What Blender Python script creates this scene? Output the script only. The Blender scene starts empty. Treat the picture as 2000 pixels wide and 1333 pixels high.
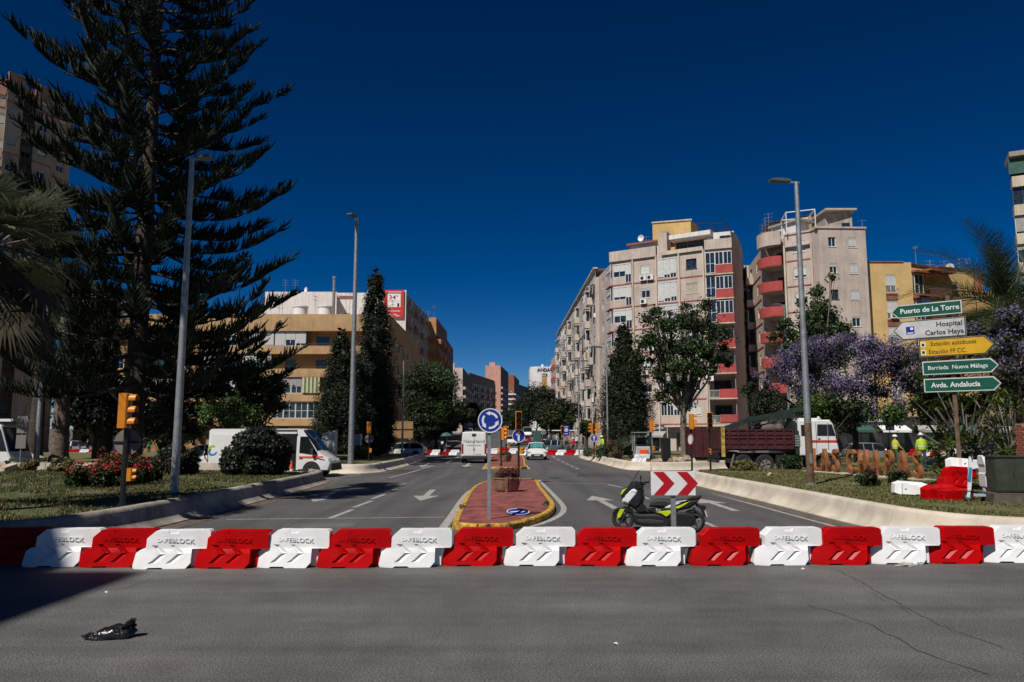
import bpy, bmesh, math, random
import numpy as np
from mathutils import Vector, Matrix
R = math.radians
rng = random.Random(7)
nrs = np.random.RandomState(11)
scene = bpy.context.scene
COL = scene.collection

# ------------------------------------------------------------------ camera, sky, sun
FOC = 1500.0; PITCH = R(7.18); CAMH = 2.0
cd = bpy.data.cameras.new('camera'); cam = bpy.data.objects.new('camera', cd); COL.objects.link(cam)
cd.sensor_width = 36; cd.lens = FOC / 2000 * 36; cd.clip_end = 9000; cd.clip_start = .05
cam.location = (0, 0, CAMH); cam.rotation_euler = (R(90) + PITCH, 0, 0)
scene.camera = cam
SUN_AZ = R(33); SUN_EL = R(52)          # light travels towards +Y, 33 deg to the right
W = bpy.data.worlds.new('World'); scene.world = W; W.use_nodes = True
nt = W.node_tree; nt.nodes.clear()
sky = nt.nodes.new('ShaderNodeTexSky'); sky.sky_type = 'NISHITA'; sky.sun_disc = False
sky.sun_elevation = SUN_EL; sky.sun_rotation = R(180) + SUN_AZ
sky.altitude = 3000; sky.air_density = 1.0; sky.dust_density = 0; sky.ozone_density = 4.0
hs = nt.nodes.new('ShaderNodeHueSaturation'); hs.inputs['Saturation'].default_value = 1.2; hs.inputs['Value'].default_value = .36
gm = nt.nodes.new('ShaderNodeGamma'); gm.inputs['Gamma'].default_value = 1.5
bg = nt.nodes.new('ShaderNodeBackground'); bg.inputs['Strength'].default_value = .055
wo = nt.nodes.new('ShaderNodeOutputWorld')
nt.links.new(sky.outputs[0], gm.inputs[0]); nt.links.new(gm.outputs[0], hs.inputs['Color'])
nt.links.new(hs.outputs[0], bg.inputs[0]); nt.links.new(bg.outputs[0], wo.inputs[0])
sl = bpy.data.lights.new('sun', 'SUN'); sl.energy = 4.7; sl.angle = R(.53); sl.color = (1, .95, .87)
so = bpy.data.objects.new('sun', sl); COL.objects.link(so)
SD = Vector((math.sin(SUN_AZ) * math.cos(SUN_EL), math.cos(SUN_AZ) * math.cos(SUN_EL), -math.sin(SUN_EL)))
so.rotation_euler = SD.to_track_quat('-Z', 'Y').to_euler()
so.location = (-40, -60, 80)
scene.view_settings.view_transform = 'Standard'; scene.view_settings.look = 'None'
scene.view_settings.exposure = 0.0; scene.view_settings.gamma = 1
scene.view_settings.use_curve_mapping = False
scene.render.engine = 'CYCLES'
scene.cycles.max_bounces = 5; scene.cycles.diffuse_bounces = 2; scene.cycles.transparent_max_bounces = 8

# ------------------------------------------------------------------ survey helpers (picture ray -> place on the ground / at a distance)
def ray(px, py):
    u = (px - 1000) / FOC; v = (666.5 - py) / FOC
    return Vector((u, math.cos(PITCH) - v * math.sin(PITCH), math.sin(PITCH) + v * math.cos(PITCH)))
def G(px, py, z=0.0):
    d = ray(px, py); t = (z - CAMH) / d.z
    return Vector((d.x * t, d.y * t, z))
def A(px, py, Y):
    d = ray(px, py); t = Y / d.y
    return Vector((d.x * t, Y, CAMH + d.z * t))
ROW = 855      # picture row at which the following px readings were taken (the camera looks slightly up)
def X(px, Y): return A(px, ROW, Y).x
def Z(py, Y): return A(1000, py, Y).z
def gz(y): return max(0.0, y - 75) * .02 if y < 400 else 6.5

# ------------------------------------------------------------------ materials
MATS = {}
def M(name, col=(.5, .5, .5), rough=.6, metal=0, var=.12, scale=3., bump=0., bscale=40., spec=.5, streak=0., coat=0,
      rnd=0., emit=None, trans=0., col2=None, wave=None, alpha=None, world=False):
    if name in MATS: return MATS[name]
    m = bpy.data.materials.new(name); m.use_nodes = True
    n = m.node_tree.nodes; l = m.node_tree.links
    b = n['Principled BSDF']
    b.inputs['Roughness'].default_value = rough; b.inputs['Metallic'].default_value = metal
    b.inputs['Specular IOR Level'].default_value = spec; b.inputs['Coat Weight'].default_value = coat
    if trans: b.inputs['Transmission Weight'].default_value = trans
    if alpha is not None: b.inputs['Alpha'].default_value = alpha
    if world:
        tc = n.new('ShaderNodeNewGeometry'); src = tc.outputs['Position']
    else:
        tc = n.new('ShaderNodeTexCoord'); src = tc.outputs['Object']
    nz = n.new('ShaderNodeTexNoise'); nz.inputs['Scale'].default_value = scale; nz.inputs['Detail'].default_value = 6
    nz.inputs['Roughness'].default_value = .65
    l.new(src, nz.inputs['Vector'])
    mx = n.new('ShaderNodeMix'); mx.data_type = 'RGBA'
    c = list(col) + [1]
    c2 = list(col2) + [1] if col2 else [max(0, x * (1 - 2 * var)) for x in col] + [1]
    mx.inputs['A'].default_value = c2; mx.inputs['B'].default_value = [min(1, x * (1 + var)) for x in col] + [1] if not col2 else c
    mr = n.new('ShaderNodeMapRange'); mr.inputs['From Min'].default_value = .3; mr.inputs['From Max'].default_value = .62
    l.new(nz.outputs['Fac'], mr.inputs['Value']); l.new(mr.outputs[0], mx.inputs['Factor'])
    out = mx.outputs['Result']
    if streak:
        mp = n.new('ShaderNodeMapping'); mp.inputs['Scale'].default_value = (1.6, 1.6, .12)
        l.new(src, mp.inputs['Vector'])
        n2 = n.new('ShaderNodeTexNoise'); n2.inputs['Scale'].default_value = 2.2; n2.inputs['Detail'].default_value = 5
        l.new(mp.outputs[0], n2.inputs['Vector'])
        r2 = n.new('ShaderNodeMapRange'); r2.inputs['From Min'].default_value = .45; r2.inputs['From Max'].default_value = .75
        r2.inputs['To Min'].default_value = 0; r2.inputs['To Max'].default_value = streak
        l.new(n2.outputs['Fac'], r2.inputs['Value'])
        m2 = n.new('ShaderNodeMix'); m2.data_type = 'RGBA'
        m2.inputs['B'].default_value = [x * .35 for x in col] + [1]
        l.new(r2.outputs[0], m2.inputs['Factor']); l.new(out, m2.inputs['A']); out = m2.outputs['Result']
    if rnd:
        oi = n.new('ShaderNodeObjectInfo'); hv = n.new('ShaderNodeHueSaturation')
        r3 = n.new('ShaderNodeMapRange'); r3.inputs['To Min'].default_value = 1 - rnd; r3.inputs['To Max'].default_value = 1 + rnd
        l.new(oi.outputs['Random'], r3.inputs['Value']); l.new(r3.outputs[0], hv.inputs['Value'])
        l.new(out, hv.inputs['Color']); out = hv.outputs['Color']
    l.new(out, b.inputs['Base Color'])
    if emit: b.inputs['Emission Color'].default_value = list(col) + [1]; b.inputs['Emission Strength'].default_value = emit
    if bump or wave:
        bp = n.new('ShaderNodeBump'); bp.inputs['Strength'].default_value = bump or .6; bp.inputs['Distance'].default_value = .02
        if wave:
            wv = n.new('ShaderNodeTexWave'); wv.bands_direction = 'Z'; wv.inputs['Scale'].default_value = wave
            l.new(src, wv.inputs['Vector']); l.new(wv.outputs['Fac'], bp.inputs['Height'])
        else:
            n4 = n.new('ShaderNodeTexNoise'); n4.inputs['Scale'].default_value = bscale; n4.inputs['Detail'].default_value = 5
            l.new(src, n4.inputs['Vector']); l.new(n4.outputs['Fac'], bp.inputs['Height'])
        l.new(bp.outputs[0], b.inputs['Normal'])
    MATS[name] = m
    return m

def leafmat(name, c1, c2, rough=.55, tr=.25):
    if name in MATS: return MATS[name]
    m = bpy.data.materials.new(name); m.use_nodes = True
    n = m.node_tree.nodes; l = m.node_tree.links; b = n['Principled BSDF']
    g = n.new('ShaderNodeNewGeometry'); nz = n.new('ShaderNodeTexNoise'); nz.inputs['Scale'].default_value = .9; nz.inputs['Detail'].default_value = 3
    l.new(g.outputs['Position'], nz.inputs['Vector'])
    ad = n.new('ShaderNodeMath'); ad.operation = 'ADD'; l.new(nz.outputs['Fac'], ad.inputs[0])
    ml = n.new('ShaderNodeMath'); ml.operation = 'MULTIPLY'; ml.inputs[1].default_value = .5
    l.new(g.outputs['Random Per Island'], ml.inputs[0]); l.new(ml.outputs[0], ad.inputs[1])
    mr = n.new('ShaderNodeMapRange'); mr.inputs['From Min'].default_value = .4; mr.inputs['From Max'].default_value = 1.0
    l.new(ad.outputs[0], mr.inputs['Value'])
    mx = n.new('ShaderNodeMix'); mx.data_type = 'RGBA'; mx.inputs['A'].default_value = list(c1) + [1]; mx.inputs['B'].default_value = list(c2) + [1]
    l.new(mr.outputs[0], mx.inputs['Factor']); l.new(mx.outputs['Result'], b.inputs['Base Color'])
    b.inputs['Roughness'].default_value = rough; b.inputs['Specular IOR Level'].default_value = .35
    if tr:
        t = n.new('ShaderNodeBsdfTranslucent'); l.new(mx.outputs['Result'], t.inputs['Color'])
        ms = n.new('ShaderNodeMixShader'); ms.inputs['Fac'].default_value = tr
        l.new(b.outputs[0], ms.inputs[1]); l.new(t.outputs[0], ms.inputs[2])
        l.new(ms.outputs[0], n['Material Output'].inputs['Surface'])
    MATS[name] = m
    return m

# ------------------------------------------------------------------ mesh builder
class MB:
    def __init__(s): s.v = []; s.f = []; s.m = []
    def add(s, vs, fs, mi=0):
        o = len(s.v); s.v += [tuple(p) for p in vs]
        for f in fs: s.f.append([i + o for i in f]); s.m.append(mi)
    def quad(s, a, b, c, d, mi=0): s.add([a, b, c, d], [(0, 1, 2, 3)], mi)
    def box(s, c, sz, rz=0, mi=0, tx=1, ty=1, rot=None):
        x, y, z = [k / 2 for k in sz]; vs = []
        for k, (dx, dy, dz) in enumerate([(-1, -1, -1), (1, -1, -1), (1, 1, -1), (-1, 1, -1), (-1, -1, 1), (1, -1, 1), (1, 1, 1), (-1, 1, 1)]):
            t = (tx, ty) if dz > 0 else (1, 1)
            p = Vector((dx * x * t[0], dy * y * t[1], dz * z))
            if rot is not None: p = rot @ p
            elif rz: p = Matrix.Rotation(rz, 3, 'Z') @ p
            vs.append(p + Vector(c))
        s.add(vs, [(0, 3, 2, 1), (4, 5, 6, 7), (0, 1, 5, 4), (1, 2, 6, 5), (2, 3, 7, 6), (3, 0, 4, 7)], mi)
    def b2(s, x0, x1, y0, y1, z0, z1, mi=0): s.box(((x0 + x1) / 2, (y0 + y1) / 2, (z0 + z1) / 2), (x1 - x0, y1 - y0, z1 - z0), 0, mi)
    def bar(s, p, q, w, h=None, mi=0, up=(0, 0, 1)):
        p = Vector(p); q = Vector(q); h = h or w; d = (q - p)
        L = d.length
        if L < 1e-6: return
        d /= L; up = Vector(up)
        if abs(d.dot(up)) > .99: up = Vector((0, 1, 0))
        r = d.cross(up).normalized(); u = r.cross(d)
        vs = [p + r * (a * w / 2) + u * (b * h / 2) for a, b in ((-1, -1), (1, -1), (1, 1), (-1, 1))] + \
             [q + r * (a * w / 2) + u * (b * h / 2) for a, b in ((-1, -1), (1, -1), (1, 1), (-1, 1))]
        s.add(vs, [(0, 1, 2, 3), (7, 6, 5, 4), (0, 4, 5, 1), (1, 5, 6, 2), (2, 6, 7, 3), (3, 7, 4, 0)], mi)
    def tube(s, pts, r, n=8, mi=0, cap=True, sq=1.0):
        pts = [Vector(p) for p in pts]
        if not isinstance(r, (list, tuple)): r = [r] * len(pts)
        o = len(s.v); prev = None
        for i, p in enumerate(pts):
            d = (pts[min(i + 1, len(pts) - 1)] - pts[max(i - 1, 0)]).normalized()
            if prev is None:
                a = Vector((0, 0, 1)) if abs(d.z) < .9 else Vector((1, 0, 0)); a = a.cross(d).normalized()
            else:
                a = (prev - d * prev.dot(d)); a = a.normalized() if a.length > 1e-5 else prev
            prev = a; b = d.cross(a)
            for k in range(n):
                t = 2 * math.pi * k / n
                s.v.append(tuple(p + a * math.cos(t) * r[i] + b * math.sin(t) * r[i] * sq))
        for i in range(len(pts) - 1):
            for k in range(n):
                k2 = (k + 1) % n
                s.f.append([o + i * n + k, o + i * n + k2, o + (i + 1) * n + k2, o + (i + 1) * n + k]); s.m.append(mi)
        if cap:
            s.f.append([o + k for k in range(n)][::-1]); s.m.append(mi)
            s.f.append([o + (len(pts) - 1) * n + k for k in range(n)]); s.m.append(mi)
    def lathe(s, prof, n=16, c=(0, 0, 0), mi=0, ax='Z', a0=0, a1=2 * math.pi):
        o = len(s.v); full = abs(a1 - a0 - 2 * math.pi) < 1e-6; m = n if full else n + 1
        for r, h in prof:
            for k in range(m):
                t = a0 + (a1 - a0) * k / n
                p = (r * math.cos(t), r * math.sin(t), h)
                if ax == 'Y': p = (p[0], p[2], p[1])
                elif ax == 'X': p = (p[2], p[0], p[1])
                s.v.append((p[0] + c[0], p[1] + c[1], p[2] + c[2]))
        for i in range(len(prof) - 1):
            for k in range(n):
                k2 = (k + 1) % m
                f = [o + i * m + k, o + i * m + k2, o + (i + 1) * m + k2, o + (i + 1) * m + k]
                if ax == 'Y': f = f[::-1]
                s.f.append(f); s.m.append(mi)
    def ball(s, c, r, n=12, mi=0, sc=(1, 1, 1), z0=-1, z1=1):
        k = max(4, n // 2); a = math.asin(max(-1, z0)); b = math.asin(min(1, z1)); o = len(s.v)
        s.lathe([(max(1e-4, math.cos(a + (b - a) * i / k)) * r, math.sin(a + (b - a) * i / k) * r) for i in range(k + 1)], n, (0, 0, 0), mi)
        for i in range(o, len(s.v)):
            v = s.v[i]; s.v[i] = (v[0] * sc[0] + c[0], v[1] * sc[1] + c[1], v[2] * sc[2] + c[2])
    def ext(s, poly, y0, y1, mi=0, bev=0, pl='XZ', side=None):
        """polygon in a plane extruded across it, with a chamfer ring; poly counter-clockwise as (a, b)"""
        n = len(poly)
        def ins(d):
            out = []
            for i in range(n):
                p0 = Vector(poly[i - 1]); p = Vector(poly[i]); p1 = Vector(poly[(i + 1) % n])
                e0 = (p - p0).normalized(); e1 = (p1 - p).normalized()
                n0 = Vector((-e0.y, e0.x)); n1 = Vector((-e1.y, e1.x)); nn = (n0 + n1)
                nn = nn.normalized() if nn.length > 1e-4 else n0
                k = max(.5, nn.dot(n0)); out.append(p + nn * d / k)
            return out
        rings = []
        if bev: rings = [(ins(bev), y0), (poly, y0 + bev), (poly, y1 - bev), (ins(bev), y1)]
        else: rings = [(poly, y0), (poly, y1)]
        def P(a, y):
            if pl == 'XZ': return (a[0], y, a[1])
            if pl == 'XY': return (a[0], a[1], y)
            return (y, a[0], a[1])
        vs = []
        for pp, y in rings: vs += [P(a, y) for a in pp]
        fs = []
        for k in range(len(rings) - 1):
            for i in range(n):
                j = (i + 1) % n; fs.append([k * n + i, k * n + j, (k + 1) * n + j, (k + 1) * n + i])
        fl = pl == 'XY' or pl == 'YZ'
        a = list(range(n)); b = [(len(rings) - 1) * n + i for i in range(n)]
        if pl == 'XZ': fs.append(a); fs.append(b[::-1]); fs = fs[:-2] + [a, b[::-1]]
        else: fs.append(a[::-1]); fs.append(b)
        if pl == 'XZ': fs = [f[::-1] for f in fs[:-2]] + fs[-2:]
        s.add(vs, fs, mi)
    def xf(s, mat, start=0):
        for i in range(start, len(s.v)): s.v[i] = tuple(mat @ Vector(s.v[i]))
    def mesh(s, name, mats, smooth=35):
        me = bpy.data.meshes.new(name); me.from_pydata(s.v, [], s.f)
        for m in (mats if isinstance(mats, (list, tuple)) else [mats]): me.materials.append(m)
        if any(s.m): me.polygons.foreach_set('material_index', s.m)
        if smooth:
            me.polygons.foreach_set('use_smooth', [True] * len(me.polygons)); me.set_sharp_from_angle(angle=R(smooth))
        me.update(); return me
    def build(s, name, mats, parent=None, smooth=35, loc=None, rz=0):
        return link(name, s.mesh(name, mats, smooth), parent, loc, rz)
def link(name, me, parent=None, loc=None, rz=0):
    o = bpy.data.objects.new(name, me); COL.objects.link(o)
    if parent: o.parent = parent
    if loc is not None: o.location = loc
    if rz: o.rotation_euler = (0, 0, rz)
    return o
def tag(o, label=None, cat=None, group=None, kind=None):
    if label: o['label'] = label
    if cat: o['category'] = cat
    if group: o['group'] = group
    if kind: o['kind'] = kind
    return o
def thing(name, label, cat, loc=(0, 0, 0), rz=0, group=None, s=1):
    o = bpy.data.objects.new(name, None); COL.objects.link(o); o.location = loc; o.rotation_euler = (0, 0, rz)
    o.empty_display_size = .2
    if s != 1: o.scale = (s, s, s)
    return tag(o, label, cat, group)
def dup(o, loc=None, rz=None, label=None, group=None, parent=None, s=None):
    c = o.copy(); COL.objects.link(c)
    if parent: c.parent = parent; c.matrix_parent_inverse = o.matrix_parent_inverse.copy()
    if loc is not None: c.location = loc
    if rz is not None: c.rotation_euler = (0, 0, rz)
    if s: c.scale = (s, s, s)
    if label: c['label'] = label
    if group: c['group'] = group
    for ch in KIDS(o): dup(ch, parent=c)
    return c
def KIDS(o): return list(o.children)
def npmesh(name, V, F, mats, mi=None, smooth=False):
    me = bpy.data.meshes.new(name); V = np.asarray(V, dtype=np.float32); F = np.asarray(F, dtype=np.int32)
    k = F.shape[1]
    me.vertices.add(len(V)); me.vertices.foreach_set('co', V.ravel())
    me.loops.add(F.size); me.loops.foreach_set('vertex_index', F.ravel())
    me.polygons.add(len(F)); me.polygons.foreach_set('loop_start', np.arange(0, F.size, k, dtype=np.int32))
    me.polygons.foreach_set('loop_total', np.full(len(F), k, dtype=np.int32))
    for m in (mats if isinstance(mats, (list, tuple)) else [mats]): me.materials.append(m)
    if mi is not None: me.polygons.foreach_set('material_index', np.asarray(mi, dtype=np.int32))
    if smooth: me.polygons.foreach_set('use_smooth', np.ones(len(F), dtype=bool))
    me.update(calc_edges=True); me.validate(); return me
TXT = {}
def textmesh(s, size, ex=.004, mat=None, align='CENTER', bold=0, sx=1.0):
    key = (s, size, ex, mat.name if mat else '', align, bold, sx)
    if key in TXT: return TXT[key]
    c = bpy.data.curves.new('lettering', 'FONT'); c.body = s; c.size = size; c.extrude = ex; c.align_x = align; c.align_y = 'CENTER'
    c.offset = bold; c.resolution_u = 3
    o = bpy.data.objects.new('tmp', c); COL.objects.link(o)
    dg = bpy.context.evaluated_depsgraph_get(); me = bpy.data.meshes.new_from_object(o.evaluated_get(dg))
    bpy.data.objects.remove(o); me.name = 'lettering'
    rm = Matrix.Rotation(R(90), 4, 'X') @ Matrix.Diagonal((sx, 1, 1, 1)); me.transform(rm)
    me.materials.clear()
    if mat: me.materials.append(mat)
    TXT[key] = me; return me
def text(s, size, mat, parent, loc, ex=.004, align='CENTER', rz=0, name='lettering', bold=0, sx=1.0):
    return link(name, textmesh(s, size, ex, mat, align, bold, sx), parent, loc, rz)

# shared materials
m_white = M('white_paint', (.8, .8, .79), .45, var=.04)
m_steel = M('galvanised_steel', (.34, .35, .36), .5, .6, var=.15, scale=6)
m_black = M('black_paint', (.012, .013, .014), .4, var=.2)
m_rubber = M('tyre_rubber', (.018, .018, .019), .85, var=.2)
m_dark = M('dark_metal', (.03, .03, .03), .5, .4)
m_glassd = M('dark_glass', (.012, .014, .017), .12, var=.1, spec=.35)
m_signblue = M('sign_blue', (.008, .03, .27), .4, var=.06)
m_signwhite = M('sign_white', (.72, .72, .72), .4, var=.05)
m_red = M('sign_red', (.42, .006, .012), .4, var=.05)
m_amber = M('signal_amber_housing', (.62, .21, .012), .45, var=.06)
m_chrome = M('chrome', (.6, .6, .6), .2, 1)
m_conc = M('concrete', (.38, .33, .27), .85, var=.2, scale=2, bump=.3, streak=.5, world=True)
# ================================================================== SETTING: ground, road, markings, lawns, walls
def asphalt(name, base, patch=.25, spk=.35, tint=(1, 1, 1)):
    m = bpy.data.materials.new(name); m.use_nodes = True
    n = m.node_tree.nodes; l = m.node_tree.links; b = n['Principled BSDF']
    g = n.new('ShaderNodeNewGeometry')
    def noise(sc, det=4, ro=.6):
        z = n.new('ShaderNodeTexNoise'); z.inputs['Scale'].default_value = sc; z.inputs['Detail'].default_value = det
        z.inputs['Roughness'].default_value = ro; l.new(g.outputs['Position'], z.inputs['Vector']); return z
    big = noise(.3, 7, .7); mid = noise(2.5, 6); fine = noise(55, 2, .7)
    def rg(z, a, b_, lo, hi):
        r = n.new('ShaderNodeMapRange'); r.inputs['From Min'].default_value = a; r.inputs['From Max'].default_value = b_
        r.inputs['To Min'].default_value = lo; r.inputs['To Max'].default_value = hi; l.new(z.outputs['Fac'], r.inputs['Value']); return r
    r1 = rg(big, .3, .7, 1 - patch, 1 + patch); r2 = rg(mid, .3, .7, .9, 1.1); r3 = rg(fine, .38, .66, 1 - spk, 1 + spk * 1.1)
    # polished wheel tracks and long dark rubber marks running the way the traffic turns
    mp = n.new('ShaderNodeMapping'); mp.inputs['Scale'].default_value = (.10, 1.3, 1) if patch > .2 else (1.1, .05, 1); l.new(g.outputs['Position'], mp.inputs['Vector'])
    tr_ = n.new('ShaderNodeTexNoise'); tr_.inputs['Scale'].default_value = 1.0; tr_.inputs['Detail'].default_value = 4; tr_.inputs['Distortion'].default_value = .6; l.new(mp.outputs[0], tr_.inputs['Vector'])
    r4 = rg(tr_, .35, .65, .80, 1.12)
    m0 = n.new('ShaderNodeMath'); m0.operation = 'MULTIPLY'; l.new(r1.outputs[0], m0.inputs[0]); l.new(r4.outputs[0], m0.inputs[1]); r1 = m0
    m1 = n.new('ShaderNodeMath'); m1.operation = 'MULTIPLY'; l.new(r1.outputs[0], m1.inputs[0]); l.new(r2.outputs[0], m1.inputs[1])
    m2 = n.new('ShaderNodeMath'); m2.operation = 'MULTIPLY'; l.new(m1.outputs[0], m2.inputs[0]); l.new(r3.outputs[0], m2.inputs[1])
    # reddish dust in broad patches
    dust = noise(.5, 3); rd = rg(dust, .5, .8, 0, .5)
    mx = n.new('ShaderNodeMix'); mx.data_type = 'RGBA'
    mx.inputs['A'].default_value = [base * t for t in tint] + [1]; mx.inputs['B'].default_value = [base * 1.35, base * 1.15, base * 1.05, 1]
    l.new(rd.outputs[0], mx.inputs['Factor'])
    vm = n.new('ShaderNodeVectorMath'); vm.operation = 'SCALE'; l.new(mx.outputs['Result'], vm.inputs[0]); l.new(m2.outputs[0], vm.inputs['Scale'])
    l.new(vm.outputs[0], b.inputs['Base Color']); b.inputs['Roughness'].default_value = .82; b.inputs['Specular IOR Level'].default_value = .3
    bp = n.new('ShaderNodeBump'); bp.inputs['Strength'].default_value = .5; bp.inputs['Distance'].default_value = .008
    l.new(fine.outputs['Fac'], bp.inputs['Height']); l.new(bp.outputs[0], b.inputs['Normal'])
    return m
m_asph = asphalt('roundabout_asphalt', .110, .33, .6, tint=(1, .985, .96)); m_asph2 = asphalt('avenue_asphalt', .092, .15, .25, (1, 1, 1))
m_mark = M('road_marking_paint', (.36, .34, .32), .7, var=.3, scale=9, world=True)
m_pave = M('pavement_tiles', (.17, .14, .12), .85, var=.2, scale=1.5, world=True)
m_gutter = M('gutter_concrete', (.105, .085, .07), .9, var=.3, scale=4, world=True)

def grid(name, x0, x1, ys, dz, mat, nx=1):
    mb = MB()
    for a, b in zip(ys[:-1], ys[1:]):
        fx0 = x0(a) if callable(x0) else x0; fx1 = x1(a) if callable(x1) else x1
        gx0 = x0(b) if callable(x0) else x0; gx1 = x1(b) if callable(x1) else x1
        mb.quad((fx0, a, gz(a) + dz), (fx1, a, gz(a) + dz), (gx1, b, gz(b) + dz), (gx0, b, gz(b) + dz))
    return tag(mb.build(name, mat, smooth=0), kind='structure')
YS = [-60, 0, 20, 40, 60, 75, 110, 150, 200, 260, 320, 399.9]
g = grid('ground', -900, 900, YS + [400.1, 5000], 0, m_asph)
stx = lambda y: -.012 * (y - 75)
grid('road', lambda y: -8.3 + (stx(y) if y > 75 else 0), lambda y: 8.1 + (stx(y) if y > 75 else 0), [14.2, 40, 60, 75, 110, 150, 200, 260, 320, 399.9], .004, m_asph2)
def pavement(name, xa, xb, y0, y1):
    mb = MB(); ys = [y for y in YS if y0 < y < y1]; ys = [y0] + ys + [y1]
    for a, b in zip(ys[:-1], ys[1:]):
        za = gz(a) + .14; zb = gz(b) + .14; x0, x1, x2, x3 = xa + stx(a), xb + stx(a), xb + stx(b), xa + stx(b)
        mb.quad((x0, a, za), (x1, a, za), (x2, b, zb), (x3, b, zb))
        mb.quad((x0, a, za - .3), (x0, a, za), (x3, b, zb), (x3, b, zb - .3)); mb.quad((x1, a, za), (x1, a, za - .3), (x2, b, zb - .3), (x2, b, zb))
    mb.quad((xa + stx(y0), y0, -.2), (xb + stx(y0), y0, -.2), (xb + stx(y0), y0, gz(y0) + .14), (xa + stx(y0), y0, gz(y0) + .14))
    return tag(mb.build(name, m_pave, smooth=0), kind='structure')
pavement('pavement_left', -14.8, -8.9, 97, 399); pavement('pavement_right', 8.7, 12.0, 97, 399)
tag(MB(), None) if False else None
mb = MB(); mb.b2(-75, -15, 86, 94.0, -.2, .34); tag(mb.build('pavement_beige_block', m_pave, smooth=0), kind='structure')
mb = MB(); mb.b2(11, 75, 80, 103.0, -.2, .16); tag(mb.build('pavement_pink_blocks', m_pave, smooth=0), kind='structure')

def ribbon(pts, w, z=.008, name='road_marking', mat=None):
    mb = MB(); pts = [Vector((p[0], p[1], 0)) for p in pts]; L = []
    for i, p in enumerate(pts):
        d = (pts[min(i + 1, len(pts) - 1)] - pts[max(i - 1, 0)]).normalized(); nn = Vector((-d.y, d.x, 0))
        ww = w[i] if isinstance(w, list) else w
        L.append((p + nn * ww / 2, p - nn * ww / 2))
    for (a, b), (c, d) in zip(L[:-1], L[1:]):
        za = z + gz(a.y); zc = z + gz(c.y)
        mb.quad((a.x, a.y, za), (b.x, b.y, za), (d.x, d.y, zc), (c.x, c.y, zc))
    return tag(mb.build(name, mat or m_mark, smooth=0), kind='structure')
def rib_px(pp, w, **k): return ribbon([G(*p) for p in pp], w, **k)
def smoothpts(pp, n=6):
    out = []
    for i in range(len(pp) - 1):
        p0 = Vector(pp[max(i - 1, 0)]); p1 = Vector(pp[i]); p2 = Vector(pp[i + 1]); p3 = Vector(pp[min(i + 2, len(pp) - 1)])
        for k in range(n):
            t = k / n
            out.append(.5 * ((2 * p1) + (-p0 + p2) * t + (2 * p0 - 5 * p1 + 4 * p2 - p3) * t * t + (-p0 + 3 * p1 - 3 * p2 + p3) * t ** 3))
    out.append(Vector(pp[-1])); return out
rib_px([(330, 1036), (500, 987), (575, 967), (635, 951)], .14)
for a, b in [((644, 1013), (689, 996)), ((691, 992), (726, 979)), ((727, 975), (752, 966)), ((754, 962), (775, 955)), ((777, 949.5), (792, 945))]: rib_px([a, b], .14)
rib_px([(442, 1015.5), (868, 1011)], .1)
ribbon(smoothpts([G(864, 1034), G(885, 1004), G(903, 976), G(917, 961), G(935, 952)]), .2)
ribbon(smoothpts([G(1052, 938), G(1076, 962), G(1096, 984), G(1101, 996), G(1092, 1008), G(1060, 1023), G(1020, 1032)]), .16)
rib_px([(1065, 944), (1190, 946)], .1)
for a, b in [((1188, 947), (1215, 953)), ((1251, 968), (1268, 976)), ((1376, 1021), (1402, 1032)), ((1310, 996), (1340, 1008))]: rib_px([a, b], .13)
rib_px([(1357, 954), (1450, 980), (1560, 1010), (1650, 1034)], .15)
rib_px([(872, 905), (893, 895), (905, 889)], .15); rib_px([(848, 909), (800, 924), (760, 934)], .13)
rib_px([(842, 913), (940, 913)], .12); rib_px([(943, 917), (952, 905), (958, 896)], .16); rib_px([(1023, 905), (1034, 917)], .16)
for k in range(6): rib_px([(1079 + 9 * k, 893 + 4.3 * k), (1084 + 9 * k, 895.4 + 4.3 * k)], .13)
rib_px([(1128, 896), (1180, 909), (1230, 921)], .13)
rib_px([(640, 935), (700, 928), (760, 919), (815, 905)], .13)
def arrow(tip, tail):
    t = Vector((*G(*tip).xy, 0)); q = Vector((*G(*tail).xy, 0)); d = (q - t).normalized(); L = (q - t).length; n_ = Vector((-d.y, d.x, 0))
    P = [t, t + d * L * .4 + n_ * .45, t + d * L * .4 + n_ * .11, q + n_ * .11, q - n_ * .11, t + d * L * .4 - n_ * .11, t + d * L * .4 - n_ * .45]
    mb = MB(); mb.add([(p.x, p.y, .009) for p in P], [(0, 1, 6), (2, 3, 4, 5)]); mb.f = [f[::-1] if False else f for f in mb.f]
    return tag(mb.build('road_arrow_marking', m_mark, smooth=0), kind='structure')
arrow((821, 979), (846, 957)); arrow((1156, 969), (1204, 995)); arrow((1366, 975), (1438, 999)); arrow((612, 981), (655, 962))
arrow((823, 913), (838, 905)); arrow((908, 913), (917, 905))
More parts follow.
